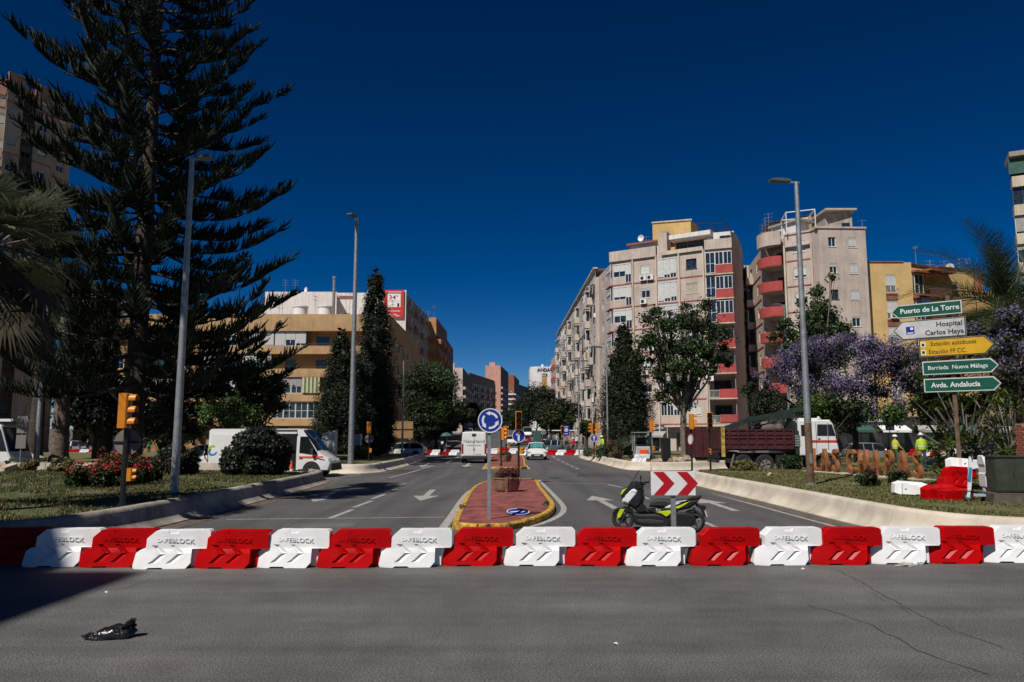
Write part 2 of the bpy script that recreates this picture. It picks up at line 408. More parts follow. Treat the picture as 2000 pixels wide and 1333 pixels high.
# cracks in the near asphalt, and patches
m_crack = M('crack_dark', (.012, .011, .01), .9)
def crack(pp, seed, w=.012):
    w *= .7
    r = random.Random(seed); pts = [G(*p) for p in pp]; out = []
    for a, b in zip(pts[:-1], pts[1:]):
        n_ = max(2, int((b - a).length / .12))
        for k in range(n_):
            p = a.lerp(b, k / n_); out.append(Vector((p.x + r.uniform(-.03, .03), p.y + r.uniform(-.035, .035), 0)))
    out.append(pts[-1])
    ribbon(out, [r.uniform(.3, 1.2) * w for _ in out], z=.005, name='asphalt_crack', mat=m_crack)
crack([(1628, 1111), (1690, 1142), (1780, 1195), (1860, 1232), (1950, 1262), (2010, 1284)], 1, .015)
crack([(1575, 1182), (1640, 1200), (1700, 1222), (1760, 1250), (1790, 1270), (1860, 1298), (1935, 1320)], 2, .014)
crack([(300, 1130), (270, 1142), (230, 1152), (195, 1158)], 3, .01)
crack([(1675, 1145), (1720, 1170), (1775, 1197)], 5, .008); crack([(1295, 1122), (1340, 1160), (1395, 1180)], 6, .006)

# lawns
m_soil = M('bare_soil', (.12, .085, .06), .95, var=.3, scale=1.2, bump=.5, bscale=12, world=True)
def lawnmat(name, g1, g2, soil, thr):
    m = bpy.data.materials.new(name); m.use_nodes = True; n = m.node_tree.nodes; l = m.node_tree.links; b = n['Principled BSDF']
    g_ = n.new('ShaderNodeNewGeometry')
    a = n.new('ShaderNodeTexNoise'); a.inputs['Scale'].default_value = 6; a.inputs['Detail'].default_value = 8; l.new(g_.outputs['Position'], a.inputs['Vector'])
    c = n.new('ShaderNodeTexNoise'); c.inputs['Scale'].default_value = .35; c.inputs['Detail'].default_value = 4; l.new(g_.outputs['Position'], c.inputs['Vector'])
    x1 = n.new('ShaderNodeMix'); x1.data_type = 'RGBA'; x1.inputs['A'].default_value = (*g1, 1); x1.inputs['B'].default_value = (*g2, 1)
    r0 = n.new('ShaderNodeMapRange'); r0.inputs['From Min'].default_value = .35; r0.inputs['From Max'].default_value = .65; l.new(a.outputs['Fac'], r0.inputs['Value']); l.new(r0.outputs[0], x1.inputs['Factor'])
    x2 = n.new('ShaderNodeMix'); x2.data_type = 'RGBA'; x2.inputs['B'].default_value = (*soil, 1); l.new(x1.outputs['Result'], x2.inputs['A'])
    r1 = n.new('ShaderNodeMapRange'); r1.inputs['From Min'].default_value = thr; r1.inputs['From Max'].default_value = thr + .08; l.new(c.outputs['Fac'], r1.inputs['Value']); l.new(r1.outputs[0], x2.inputs['Factor'])
    l.new(x2.outputs['Result'], b.inputs['Base Color']); b.inputs['Roughness'].default_value = .95
    bp = n.new('ShaderNodeBump'); bp.inputs['Strength'].default_value = .8; bp.inputs['Distance'].default_value = .04; l.new(a.outputs['Fac'], bp.inputs['Height']); l.new(bp.outputs[0], b.inputs['Normal'])
    return m
m_lawnL = lawnmat('lawn_ground_left', (.045, .06, .012), (.09, .095, .03), (.13, .085, .05), .55)
m_lawnR = lawnmat('lawn_ground_right', (.075, .08, .02), (.14, .13, .05), (.17, .125, .075), .6)
def lawn(name, poly, z, mat):
    bm = bmesh.new(); top = [bm.verts.new((x, y, z + gz(y))) for x, y in poly]; f = bm.faces.new(top)
    if f.normal.z < 0: f.normal_flip()
    bm.normal_update()
    if f.normal.z < 0: f.normal_flip()
    n_ = len(poly); lo = [bm.verts.new((x, y, -.1)) for x, y in poly]
    for i in range(n_): bm.faces.new((top[i], top[(i + 1) % n_], lo[(i + 1) % n_], lo[i]))
    me = bpy.data.meshes.new(name); bm.to_mesh(me); bm.free(); me.materials.append(mat)
    return tag(link(name, me), kind='structure')
LZ = .40
polyL = [(-8.45, 15.8), (-8.4, 24), (-8.55, 34), (-8.9, 35.8), (-12, 38), (-20, 38.8), (-45, 39.5), (-70, 40), (-70, 12.9), (-14, 12.9), (-10.3, 13.3), (-9, 14.3)]
polyR = [(8.45, 16), (8.35, 24), (8.2, 34), (8.6, 36), (10, 38.5), (13, 40.6), (20, 43), (20.6, 49.5), (24, 52.5), (30, 54), (40, 58), (70, 57), (70, 13.8), (15, 13.8), (11, 14.3), (9.3, 15)]
polyL2 = [(-8.05, 49.6), (-8.2, 46), (-8.5, 44.2), (-9.8, 43.9), (-12, 45), (-25, 50), (-70, 54), (-70, 80), (-9.2, 80), (-8.6, 70)]
polyR2 = [(7.45, 79), (7.4, 66), (7.6, 52), (8.2, 48.3), (10, 48.2), (13, 50), (19, 58), (30, 63), (44, 68), (70, 70), (70, 78), (9, 79.5)]
lawn('lawn_left', polyL, LZ, m_lawnL); lawn('lawn_right', polyR, LZ, m_lawnR)
lawn('lawn_left_far', polyL2, .42, m_lawnR); lawn('lawn_right_far', polyR2, .42, m_lawnR)
lawn('lawn_left_back', [(-75, 62), (-24, 62), (-24, 78), (-75, 78)], .44, m_lawnR)

# low flared concrete walls
PROF = [(.34, -.02), (.34, .05), (.22, .10), (.12, .20), (.06, .32), (.03, .45), (.0, .50), (-.05, .53), (-.22, .53), (-.26, .50), (-.27, .2)]
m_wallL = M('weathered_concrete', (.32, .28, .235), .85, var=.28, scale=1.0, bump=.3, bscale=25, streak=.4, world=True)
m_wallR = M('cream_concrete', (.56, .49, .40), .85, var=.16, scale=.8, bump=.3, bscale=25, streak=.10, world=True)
def loft(path, prof, side, z0=0):
    mb = MB(); P = [Vector((x, y, 0)) for x, y in path]; k = len(prof)
    for i, p in enumerate(P):
        d = (P[min(i + 1, len(P) - 1)] - P[max(i - 1, 0)]).normalized(); nn = Vector((d.y, -d.x, 0)) * side
        for a, h in prof: mb.v.append((p.x + nn.x * a, p.y + nn.y * a, h + z0))
    for i in range(len(P) - 1):
        for j in range(k - 1):
            f = [i * k + j, i * k + j + 1, (i + 1) * k + j + 1, (i + 1) * k + j]
            if side > 0: f = f[::-1]
            mb.f.append(f); mb.m.append(0)
    for i in (0, len(P) - 1):
        mb.f.append([i * k + j for j in range(k)]); mb.m.append(0)
    return mb
def lowwall(label, path, side, mat):
    o = thing('low_concrete_wall', label, 'low wall')
    path = smoothpts(path, 8)
    # cast lengths of about three metres with an open joint between them
    segs = []; cur = [path[0]]; L = 0
    for a, b in zip(path[:-1], path[1:]):
        L += (b - a).length; cur.append(b)
        if L > 3.2: segs.append(cur); cur = [b]; L = 0
    if len(cur) > 1: segs.append(cur)
    for sg in segs:
        sg = [Vector(p) for p in sg]; d = (sg[-1] - sg[-2]).normalized(); sg[-1] = sg[-1] - d * .022
        loft([(p.x, p.y) for p in sg], PROF, side).build('wall_block', mat, o, 50)
    gm_ = loft([(p.x, p.y) for p in path], [(.78, .0), (.78, .012), (.3, .03)], side); gm_.build('gutter_strip', m_gutter, o, 0)
    return o
V2 = lambda *a: [Vector((x, y)) for x, y in a]
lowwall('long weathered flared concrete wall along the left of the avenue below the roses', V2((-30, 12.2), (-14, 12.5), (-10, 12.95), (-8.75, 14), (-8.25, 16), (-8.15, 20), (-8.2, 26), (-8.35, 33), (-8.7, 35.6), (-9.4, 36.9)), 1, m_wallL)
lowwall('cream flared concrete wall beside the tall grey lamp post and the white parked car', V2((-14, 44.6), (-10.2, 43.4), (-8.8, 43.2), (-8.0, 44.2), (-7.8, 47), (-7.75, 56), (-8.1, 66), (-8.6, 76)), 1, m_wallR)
lowwall('long cream flared concrete wall curving round the right lawn before the rusty letters', V2((30, 13.3), (15, 13.4), (11, 13.9), (9.2, 14.6), (8.4, 15.7), (8.15, 18), (8.1, 24), (7.95, 32), (8.1, 35), (8.8, 37.2)), -1, m_wallR)
lowwall('cream flared concrete wall across the side road in front of the rubble', V2((14, 50.6), (10.5, 47.8), (8.6, 47.2), (7.6, 48), (7.25, 51), (7.15, 60), (7.0, 70), (7.1, 80)), -1, m_wallR)
def backwall(label, x0, y0, x1, y1, mat, h=.5):
    o = thing('low_garden_wall', label, 'low wall'); a = Vector((x0, y0, 0)); b = Vector((x1, y1, 0)); n_ = max(1, int((b - a).length / 2.4))
    for k in range(n_):
        p = a.lerp(b, k / n_); q = a.lerp(b, (k + .99) / n_); mb = MB(); mb.bar(p + Vector((0, 0, .45)), q + Vector((0, 0, .45)), .3, h * 1.2 + rng.uniform(-.01, .01)); mb.build('wall_block', mat, o, 0)
backwall('low cream wall at the back of the left lawn behind the red roses', -34, 39.8, -13, 38.9, m_wallR)
backwall('low cream wall behind the plumeria bushes and the workers on the right', 24, 46, 60, 61, m_wallR)

# ------------------------------------------------------------------ traffic islands
m_islred = M('red_island_paving', (.22, .062, .052), .85, var=.35, scale=2.5, bump=.25, bscale=30, world=True)
m_yel = M('yellow_kerb_paint', (.50, .29, .035), .8, var=.5, scale=7, col2=None, world=True)
def island(name, pts, closed_smooth=5):
    pts = smoothpts(pts + [pts[0]], closed_smooth)[:-1]
    # surface
    bm = bmesh.new(); vs = [bm.verts.new((p.x, p.y, .145)) for p in pts]; f = bm.faces.new(vs); bm.normal_update()
    if f.normal.z < 0: f.normal_flip()
    me = bpy.data.meshes.new(name); bm.to_mesh(me); bm.free(); me.materials.append(m_islred)
    o = tag(link(name, me), kind='structure'); n_ = len(pts)
    # kerb stones, each of its own
    per = [0]; 
    for i in range(n_): per.append(per[-1] + (pts[(i + 1) % n_] - pts[i]).length)
    tot = per[-1]; cnt = int(tot / .62)
    def at(s):
        s = s % tot
        for i in range(n_):
            if per[i + 1] >= s: return pts[i].lerp(pts[(i + 1) % n_], (s - per[i]) / max(1e-6, per[i + 1] - per[i]))
        return pts[0]
    area = sum(pts[i].x * pts[(i + 1) % n_].y - pts[(i + 1) % n_].x * pts[i].y for i in range(n_)); sg = 1 if area > 0 else -1
    for k in range(cnt):
        a = at(k * tot / cnt + .006); b = at((k + 1) * tot / cnt - .006); d = (b - a).normalized(); nn = Vector((d.y, -d.x)) * sg
        mb = MB(); w = .075; h = .155 + rng.uniform(-.004, .006)
        cc = [a + nn * w, b + nn * w, b - nn * w, a - nn * w]; c2 = [a + nn * (w - .025), b + nn * (w - .025), b - nn * (w - .01), a - nn * (w - .01)]
        mb.add([(p.x, p.y, -.02) for p in cc] + [(p.x, p.y, h - .03) for p in cc] + [(p.x, p.y, h) for p in c2],
               [(0, 1, 5, 4), (1, 2, 6, 5), (2, 3, 7, 6), (3, 0, 4, 7), (4, 5, 9, 8), (5, 6, 10, 9), (6, 7, 11, 10), (7, 4, 8, 11), (8, 9, 10, 11)])
        kb = mb.build('kerb_stone', m_yel, o, 0)
    return o
island('traffic_island_near', V2((-1.24, 17.3), (-.85, 17.0), (-.3, 17.0), (.1, 17.4), (.5, 18.4), (.92, 20), (1.14, 22.2), (1.12, 25.6), (1.05, 30), (1.0, 35), (.3, 35.9), (-.5, 35.6), (-1.1, 33.3), (-1.42, 29.5), (-1.4, 24), (-1.3, 19)))
island('traffic_island_far', V2((-1.75, 50.3), (-.5, 49.8), (.7, 50.3), (.9, 55), (.85, 82), (-1.9, 82), (-1.8, 60)))

# patches of newer and older surfacing, cover in the right lane
m_ptch = asphalt('dark_patch_asphalt', .070, .15, .4); m_ptch2 = asphalt('pale_patch_asphalt', .125, .15, .4)
def patch(pp, mat, z=.0065):
    P_ = [G(*p) for p in pp]; mb = MB(); mb.add([(p.x, p.y, z) for p in P_], [tuple(range(len(P_)))]); return tag(mb.build('asphalt_patch', mat, smooth=0), kind='structure')
patch([(1130, 925), (1225, 925), (1235, 933), (1125, 933)], m_ptch); patch([(700, 921), (850, 919), (838, 926), (690, 928)], m_ptch); patch([(560, 1024), (700, 1022), (690, 1030), (545, 1033)], m_ptch2)
p_ = G(1084, 934.5); o = tag(link('manhole_cover', (lambda m_: (m_.lathe([(.001, .012), (.30, .012), (.34, .006), (.36, .004)], 24), m_.mesh('manhole_cover', m_black, 0))[1])(MB()), None, (p_.x, p_.y, .004)), 'dark round manhole cover in the lane right of the plant pot', 'manhole cover')
ROW = 720
# ================================================================== BUILDINGS
m_glassw = M('window_glass', (.02, .03, .04), .08, var=.4, spec=.8, world=True)
m_shut = M('roller_shutter_white', (.60, .60, .58), .55, var=.06, wave=14, bump=.5)
m_shutg = M('roller_shutter_grey', (.36, .35, .33), .6, var=.1, wave=14, bump=.5)
m_shutb = M('roller_shutter_cream', (.45, .38, .27), .6, var=.1, wave=14, bump=.5)
m_fr = M('window_frame_white', (.68, .68, .66), .5, var=.04)
m_frd = M('window_frame_bronze', (.07, .055, .045), .5, var=.1)
m_awg = M('green_awning', (.03, .09, .07), .8, var=.15)
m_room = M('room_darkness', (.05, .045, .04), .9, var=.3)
WT = {}
def wtempl(w, h, style):
    key = (round(w, 2), round(h, 2), style)
    if key in WT: return WT[key]
    fm = m_frd if style[0] == 'd' else m_fr
    mb = MB(); t = .06; y0, y1 = -.05, .03
    mb.b2(-w / 2, -w / 2 + t, y0, y1, 0, h); mb.b2(w / 2 - t, w / 2, y0, y1, 0, h)
    mb.b2(-w / 2 + t, w / 2 - t, y0, y1, 0, t); mb.b2(-w / 2 + t, w / 2 - t, y0, y1, h - t, h)
    nm = 2 if w > .8 else 1
    if w > 2: nm = int(w / .75)
    for k in range(1, nm): x = -w / 2 + w * k / nm; mb.b2(x - .03, x + .03, y0 + .005, y1, t, h - t)
    if style[1:2] == 'r': mb.b2(-w / 2 + t, w / 2 - t, y0 + .005, y1, h * .45, h * .45 + .05)
    fr = mb.mesh('window', fm, 0)
    mb = MB(); mb.b2(-w / 2 + .03, w / 2 - .03, 0, .015, .03, h - .03); pn = mb.mesh('pane', m_glassw, 0)
    mb = MB(); mb.b2(-w / 2 - .08, w / 2 + .08, -.2, .0, -.07, -.005); si = mb.mesh('sill', fm, 0)
    WT[key] = (fr, pn, si); return WT[key]
ST = {}
def stempl(w, sh, mat):
    key = (round(w, 2), round(sh, 2), mat.name)
    if key not in ST:
        mb = MB(); mb.b2(-w / 2 + .04, w / 2 - .04, -.085, -.055, -sh, 0); mb.b2(-w / 2 - .0, w / 2 + .0, -.12, -.05, -.14, 0.0)
        ST[key] = mb.mesh('roller_shutter', mat, 0)
    return ST[key]
def mk_ac():
    mb = MB(); mb.b2(-.42, .42, -.34, -.04, 0, .6); mb.lathe([(.24, -.35), (.24, -.345), (0.02, -.345)], 14, (-.1, 0, .3), 1, 'Y'); mb.b2(-.36, -.32, -.3, 0, -.08, 0, 1); mb.b2(.32, .36, -.3, 0, -.08, 0, 1)
    return mb.mesh('air_conditioner', [m_white, m_dark])
AC = mk_ac()
class Bldg:
    def __init__(s, name, label, mats, cat='building'):
        s.o = thing(name, label, cat); s.mb = MB(); s.mats = mats; s.r = random.Random(len(label) * 7 + 3)
    def fr(s, A_, B_): a = Vector(A_); b = Vector(B_); d = (b - a); L = d.length; d /= L; return a, d, Vector((d.y, -d.x)), L
    def seg(s, A_, B_, z0, z1, holes=(), depth=.22, mi=0, back=True):
        a, d, nrm, L = s.fr(A_, B_); P = lambda u, z, q=0: (a.x + d.x * u - nrm.x * q, a.y + d.y * u - nrm.y * q, z)
        us = sorted({0, L} | {min(L, max(0, h[0])) for h in holes} | {min(L, max(0, h[1])) for h in holes})
        zs = sorted({z0, z1} | {h[2] for h in holes} | {h[3] for h in holes})
        for i in range(len(us) - 1):
            uc = (us[i] + us[i + 1]) / 2; run = None
            for j in range(len(zs) - 1):
                zc = (zs[j] + zs[j + 1]) / 2
                ins = any(h[0] < uc < h[1] and h[2] < zc < h[3] for h in holes)
                if not ins and run is None: run = zs[j]
                if (ins or j == len(zs) - 2) and run is not None:
                    e = zs[j] if ins else zs[j + 1]
                    s.mb.quad(P(us[i], run), P(us[i + 1], run), P(us[i + 1], e), P(us[i], e), mi); run = None
        for h in holes:
            q = h[4] if len(h) > 4 else depth; u0, u1, a0, a1 = h[:4]
            s.mb.quad(P(u0, a0), P(u0, a0, q), P(u0, a1, q), P(u0, a1), mi); s.mb.quad(P(u1, a0, q), P(u1, a0), P(u1, a1), P(u1, a1, q), mi)
            s.mb.quad(P(u0, a0), P(u1, a0), P(u1, a0, q), P(u0, a0, q), mi); s.mb.quad(P(u0, a1, q), P(u1, a1, q), P(u1, a1), P(u0, a1), mi)
            if q > .5: s.mb.quad(P(u0, a0, q), P(u1, a0, q), P(u1, a1, q), P(u0, a1, q), mi)
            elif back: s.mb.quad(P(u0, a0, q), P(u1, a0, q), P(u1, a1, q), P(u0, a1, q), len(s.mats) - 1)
    def put(s, me, A_, B_, u, z, out=0.0, name=None, label=None):
        a, d, nrm, L = s.fr(A_, B_)
        o = link(name or me.name.split('.')[0], me, s.o, (a.x + d.x * u + nrm.x * out, a.y + d.y * u + nrm.y * out, z), math.atan2(d.y, d.x))
        if label: o['label'] = label
        return o
    def win(s, A_, B_, u, z, w, h, style='w', shut=None, smat=None, q=.15, sill=True):
        f, p, si = wtempl(w, h, style); o = s.put(f, A_, B_, u, z, -q, 'window')
        link('pane', p, o)
        if sill: link('sill', si, o, (0, .0, 0))
        if shut is None: shut = s.r.choice([0, .3, .5, .75, 1, 1])
        if shut: link('roller_shutter', stempl(w, h * shut * .97, smat or m_shut), o, (0, 0, h - .005))
        return o
    def box(s, A_, B_, u0, u1, z0, z1, out0, out1, mats, name, mi=0, bev=0):
        mb = MB(); mb.b2(u0, u1, -out1, -out0, z0, z1); me = mb.mesh(name, mats, 0); return s.put(me, A_, B_, 0, 0, 0, name)
    def ac(s, A_, B_, u, z): s.put(AC, A_, B_, u, z, .0, 'air_conditioner')
    def railing(s, A_, B_, u0, u1, z, out, h=.95, mat=None):
        mb = MB(); mb.b2(u0, u1, -out - .02, -out + .02, z + h - .04, z + h); mb.b2(u0, u1, -out - .02, -out + .02, z + .06, z + .1)
        n_ = int((u1 - u0) / .13)
        for k in range(n_ + 1): x = u0 + (u1 - u0) * k / n_; mb.b2(x - .01, x + .01, -out - .01, -out + .01, z + .1, z + h - .04)
        for x in (u0, u1): mb.b2(x - .015, x + .015, -out, 0, z + h - .04, z + h)
        return s.put(mb.mesh('railing', mat or m_fr, 0), A_, B_, 0, 0, 0, 'railing')
    def cap(s, pts, z, mi=0): s.mb.add([(p[0], p[1], z) for p in pts], [tuple(range(len(pts)))], mi)
    def vol(s, pts, z0, z1, mi=0):
        n_ = len(pts)
        for i in range(n_): s.seg(pts[i], pts[(i + 1) % n_], z0, z1, mi=mi)
        s.cap(pts, z1, mi)
    def antenna(s, x, y, z, h=3.0, k=3):
        mb = MB(); mb.tube([(0, 0, 0), (0, 0, h)], .025, 5)
        for i in range(k):
            zz = h - .15 - i * .45; mb.tube([(-.55, 0, zz), (.55, 0, zz)], .014, 4)
            for j in range(5): mb.tube([(-.5 + j * .25, -.28, zz), (-.5 + j * .25, .28, zz)], .009, 3)
        o = mb.build('antenna', m_steel, s.o, loc=(x, y, z), rz=s.r.uniform(0, 3)); return o
    def dish(s, x, y, z, r=.5):
        mb = MB(); mb.lathe([(.02, 0), (r * .6, .08), (r, .2), (r * .98, .22), (.02, .03)], 14, (0, 0, .7), 0, 'Y'); mb.tube([(0, .05, 0), (0, .05, .7)], .03, 6); mb.tube([(0, 0, .7), (0, .4, .75)], .015, 4)
        mb.build('satellite_dish', m_white, s.o, loc=(x, y, z), rz=R(150 + s.r.uniform(-20, 20)))
    def done(s, sm=0): return s.mb.build('wall', s.mats, s.o, smooth=sm)
def wallmat(name, col, **k): return M(name, col, .9, var=k.pop('var', .1), scale=k.pop('scale', .5), bump=.2, bscale=18, streak=k.pop('streak', .45), world=True, **k)
def PX(px, Y): return (X(px, Y), Y)

# ---- beige block on the left with long balcony bands
m_beige = wallmat('beige_render', (.44, .27, .125)); m_beige2 = wallmat('ochre_render', (.42, .24, .095)); m_band = wallmat('beige_band_render', (.48, .30, .15), streak=.3)
b = Bldg('apartment_block', 'low beige block with long balcony bands and a striped awning behind the cypresses', [m_beige2, m_beige, m_room])
XL = -54.0; XR = -15.2; YF = 94.0; FL, FR_ = (XL, YF), (XR, YF); WA, WB = (XL, YF + 1.1), (XR, YF + 1.1); uof = lambda px: X(px, YF) - XL
lv = [.3, 3.5, 6.45, 9.4, 12.3, 15.15]
holes = [(uof(p0), uof(p1), z, z + h) for p0, p1, z, h in [(612, 638, 12.45, 2.1), (552, 572, 9.5, 2.1), (612, 633, 9.5, 2.1), (560, 580, 12.45, 2.1)]]
b.seg(WA, WB, -.5, 15.2, holes)
for h in holes: b.win(WA, WB, (h[0] + h[1]) / 2, h[2], h[1] - h[0], h[3] - h[2], 'dr', b.r.choice([0, .3]), m_shutg, sill=False)
mb = MB(); mb.b2(XL, XR, YF - .05, YF + 1.2, 15.1, 17.2); mb.build('roof_parapet', m_band, b.o, 0)
for k, (za, zb) in enumerate([(3.45, 4.35), (6.4, 7.4), (9.4, 10.4), (12.25, 13.25)]):
    mb = MB(); mb.b2(XL, XL + uof(745) - .4 * k % 1, YF - .0, YF + 1.25, za, zb); mb.build('balcony_band', m_band, b.o, 0)
m_strip = M('striped_awning', (.55, .52, .34), .8, var=.05)
def gallery(px0, px1, z, h, style='wr', shut=0, smat=None, n=1):
    u0, u1 = uof(px0), uof(px1)
    for k in range(n):
        w = (u1 - u0) / n; b.win(FL, FR_, u0 + w * (k + .5), z, w - .02, h, style, shut[k] if isinstance(shut, list) else shut, smat, q=.25, sill=False)
gallery(484, 532, 13.25, 1.85, 'w', [.95], m_shut, 1); gallery(534, 595, 13.25, 1.85, 'w', [.97, .6, .85], m_shut, 3)
gallery(472, 528, 10.4, 1.85, 'wr', [.45, .5], m_shut, 2); gallery(505, 590, 7.4, 2.0, 'wr', [.4, .4, .65, .6], m_shutg, 4)
gallery(532, 626, 4.35, 2.0, 'wr', [0, 0, 0, 0], None, 4)
mb = MB(); u0, u1 = uof(592), uof(626)
for k in range(9): a0 = u0 + (u1 - u0) * k / 9; mb.b2(a0, a0 + (u1 - u0) / 9, -.08 - .015 * (k % 2), -.02, 7.45, 9.35, k % 2)
b.put(mb.mesh('striped_awning', [m_strip, M('awning_stripe_green', (.13, .17, .06), .8)], 0), FL, FR_, 0, 0, .1, 'awning')
for px0, px1, z in [(596, 690, 13.25), (532, 690, 10.4)]: b.railing(FL, FR_, uof(px0), uof(px1), z - .02, -.1, .35, m_frd)
# left half seen through the big tree
for k, z in enumerate([4.35, 7.4, 10.4, 13.25]):
    for px0, px1 in [(150, 190), (205, 240), (280, 318), (326, 360), (392, 418), (436, 460)]:
        if b.r.random() < .9: gallery(px0, px1, z, 1.75, b.r.choice(['w', 'wr', 'd']), b.r.choice([0, .3, .6, .9]), b.r.choice([m_shut, m_shutg]), 1)
    for px in (196, 268, 376): b.box(FL, FR_, uof(px), uof(px + 12), z - .95, z + 2.05, -.9, .35, m_beige2, 'bay_wall')
m_shop = M('blue_shop_fascia', (.03, .08, .16), .5, var=.1)
b.box(WA, WB, uof(500), uof(562), 2.6, 3.3, 0, .15, m_shop, 'shop_fascia')
for px0, px1 in [(505, 558), (575, 600), (612, 640), (215, 232), (270, 284), (160, 175)]:
    b.win(WA, WB, (uof(px0) + uof(px1)) / 2, .4 if px1 - px0 > 20 else 1.2, uof(px1) - uof(px0), 2.1 if px1 - px0 > 20 else 1.1, 'dr', 0, q=-.06)
# street side of it
SA, SB = (XR, YF), (-15.35, 126)
hs_ = []; ws = []
for i, u in enumerate([3.0, 7.5, 12.0, 16.5, 21, 26]):
    for z in lv[1:5]:
        hs_.append((u, u + 1.9, z + .9, z + 2.4)); ws.append((u + .95, z + .9, 1.9, 1.5))
b.seg(SA, SB, -.5, 17.2, hs_, mi=1)
m_bshut = M('blue_blinds', (.05, .11, .16), .6)
for u, z, w, h in ws: b.win(SA, SB, u, z, w, h, 'w', b.r.choice([0, 0, .4, .9]), b.r.choice([m_shut, m_shutg, m_bshut]))
b.cap([(XL, YF), (XR, YF), (-15.35, 126), (XL, 126)], 17.15, 1)
for px, Y in ((583, 97), (632, 97)):
    mb = MB(); mb.lathe([(.02, 0), (.9, 0), (.9, 1.35), (1.0, 1.38), (1.0, 1.5), (.02, 1.55)], 18); mb.build('water_tank', m_white, b.o, loc=(X(px, Y), Y, 17.15))
for px, h in ((509, 2.6), (547, 3.2), (576, 1.6), (612, 3.0), (680, 3.4), (764, 2.4), (541, 2.0)): b.antenna(X(px, 97), 97, 17.1, h, 2)
mb = MB(); mb.tube([(0, 0, 0), (0, 0, 5.6)], .2, 8); mb.tube([(0, 0, 5.6), (0, 0, 5.9)], .26, 8); mb.build('flue_pipe', m_steel, b.o, loc=(X(648, 99), 99, 17.1))
b.done()

ROW = 600
# ---- white block with the red billboard
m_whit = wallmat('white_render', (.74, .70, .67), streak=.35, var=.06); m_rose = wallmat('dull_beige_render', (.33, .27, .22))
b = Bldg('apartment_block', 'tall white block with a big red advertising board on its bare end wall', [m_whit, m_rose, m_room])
P0, P1, P2, P3, P4 = PX(517, 131), PX(657, 131), PX(658, 134), PX(716, 134), PX(716.5, 130)
P5 = PX(793, 130); P6 = (-17.1, 156)
b.seg(P0, P1, 0, 27.1); b.seg(P1, P2, 0, 27.1)
ww = [(1.2, 2.3, 22.8, 23.8)]; b.seg(P2, P3, 0, 27.5, ww); b.win(P2, P3, 1.75, 22.8, 1.1, 1.0, 'd', 0)
b.seg(P3, P4, 0, 27.2); b.seg(P4, P5, 0, 27.2)
hs_ = []
for u in (2, 5.5, 9, 12.5, 16, 19.5, 23): 
    for k in range(8): hs_.append((u, u + 1.6, 3.9 + k * 2.95, 5.6 + k * 2.95))
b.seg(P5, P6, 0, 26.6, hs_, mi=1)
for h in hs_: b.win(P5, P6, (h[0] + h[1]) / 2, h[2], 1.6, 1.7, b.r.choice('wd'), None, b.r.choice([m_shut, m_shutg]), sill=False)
for k in range(8):
    for u in (1.2, 8.4, 15.4): b.box(P5, P6, u, u + 3, 3.2 + k * 2.95, 4.1 + k * 2.95, 0, .7, m_rose, 'balcony')
b.cap([P0, P1, P2, P3, P4, P5, P6, (P0[0], 156)], 26.6)
b.box(P2, P3, .3, 3.4, 26.4, 26.95, 0, .06, M('faded_red_paint', (.25, .1, .09), .8), 'painted_strip')
mb = MB(); mb.b2(P0[0], P5[0] + .1, 129.7, 130.0, 27.2, 27.35); mb.build('roof_coping', m_rose, b.o, 0) if False else None
for px in (556, 575): b.antenna(X(px, 133), 133, 27.1, 2.6)
b.dish(X(598, 133), 133, 27.1)
b.done()
bb = thing('advertising_board', 'red advertising board with a large 34 price, high on the white end wall', 'billboard', (X(769, 129.8), 129.8, A(769, 621, 129.8).z))
wbd = X(789, 129.8) - X(749.5, 129.8); hbd = Z(567, 129.8) - Z(621, 129.8)
mb = MB(); mb.b2(-wbd / 2, wbd / 2, -.12, .1, 0, hbd); mb.build('board', M('billboard_red', (.55, .03, .03), .5, var=.05), bb, 0)
for k, (z0, z1) in enumerate(((.60, .86), (.38, .59))):
    mb = MB(); mb.b2(-wbd * .3, wbd * .34, -.145, -.122, hbd * z0, hbd * z1); mb.build('white_panel', m_white, bb, 0)
text('34', 1.05, m_red, bb, (-.25, -.15, hbd * .72), bold=.02, sx=1.2); text('90', .42, m_red, bb, (.6, -.15, hbd * .77))
for k, (s_, z, sz) in enumerate([('INTERNET + TV', .925, .24), ('precio final', .16, .26)]): text(s_, sz, m_signwhite, bb, (0, -.125, hbd * z)) if False else None
mb = MB()
for z, x0, x1 in ((.93, -.38, .38), (.24, -.3, .32), (.12, -.36, -.12), (.12, 0, .16), (.06, -.2, -.04), (.07, .1, .3)): mb.b2(wbd * x0, wbd * x1, -.128, -.121, hbd * z - .07, hbd * z + .05)
mb.build('small_print', m_signwhite, bb, 0)
mb = MB(); mb.b2(wbd * .18, wbd * .28, -.15, -.146, hbd * .39, hbd * .52); mb.build('phone_picture', m_black, bb, 0)

ROW = 690
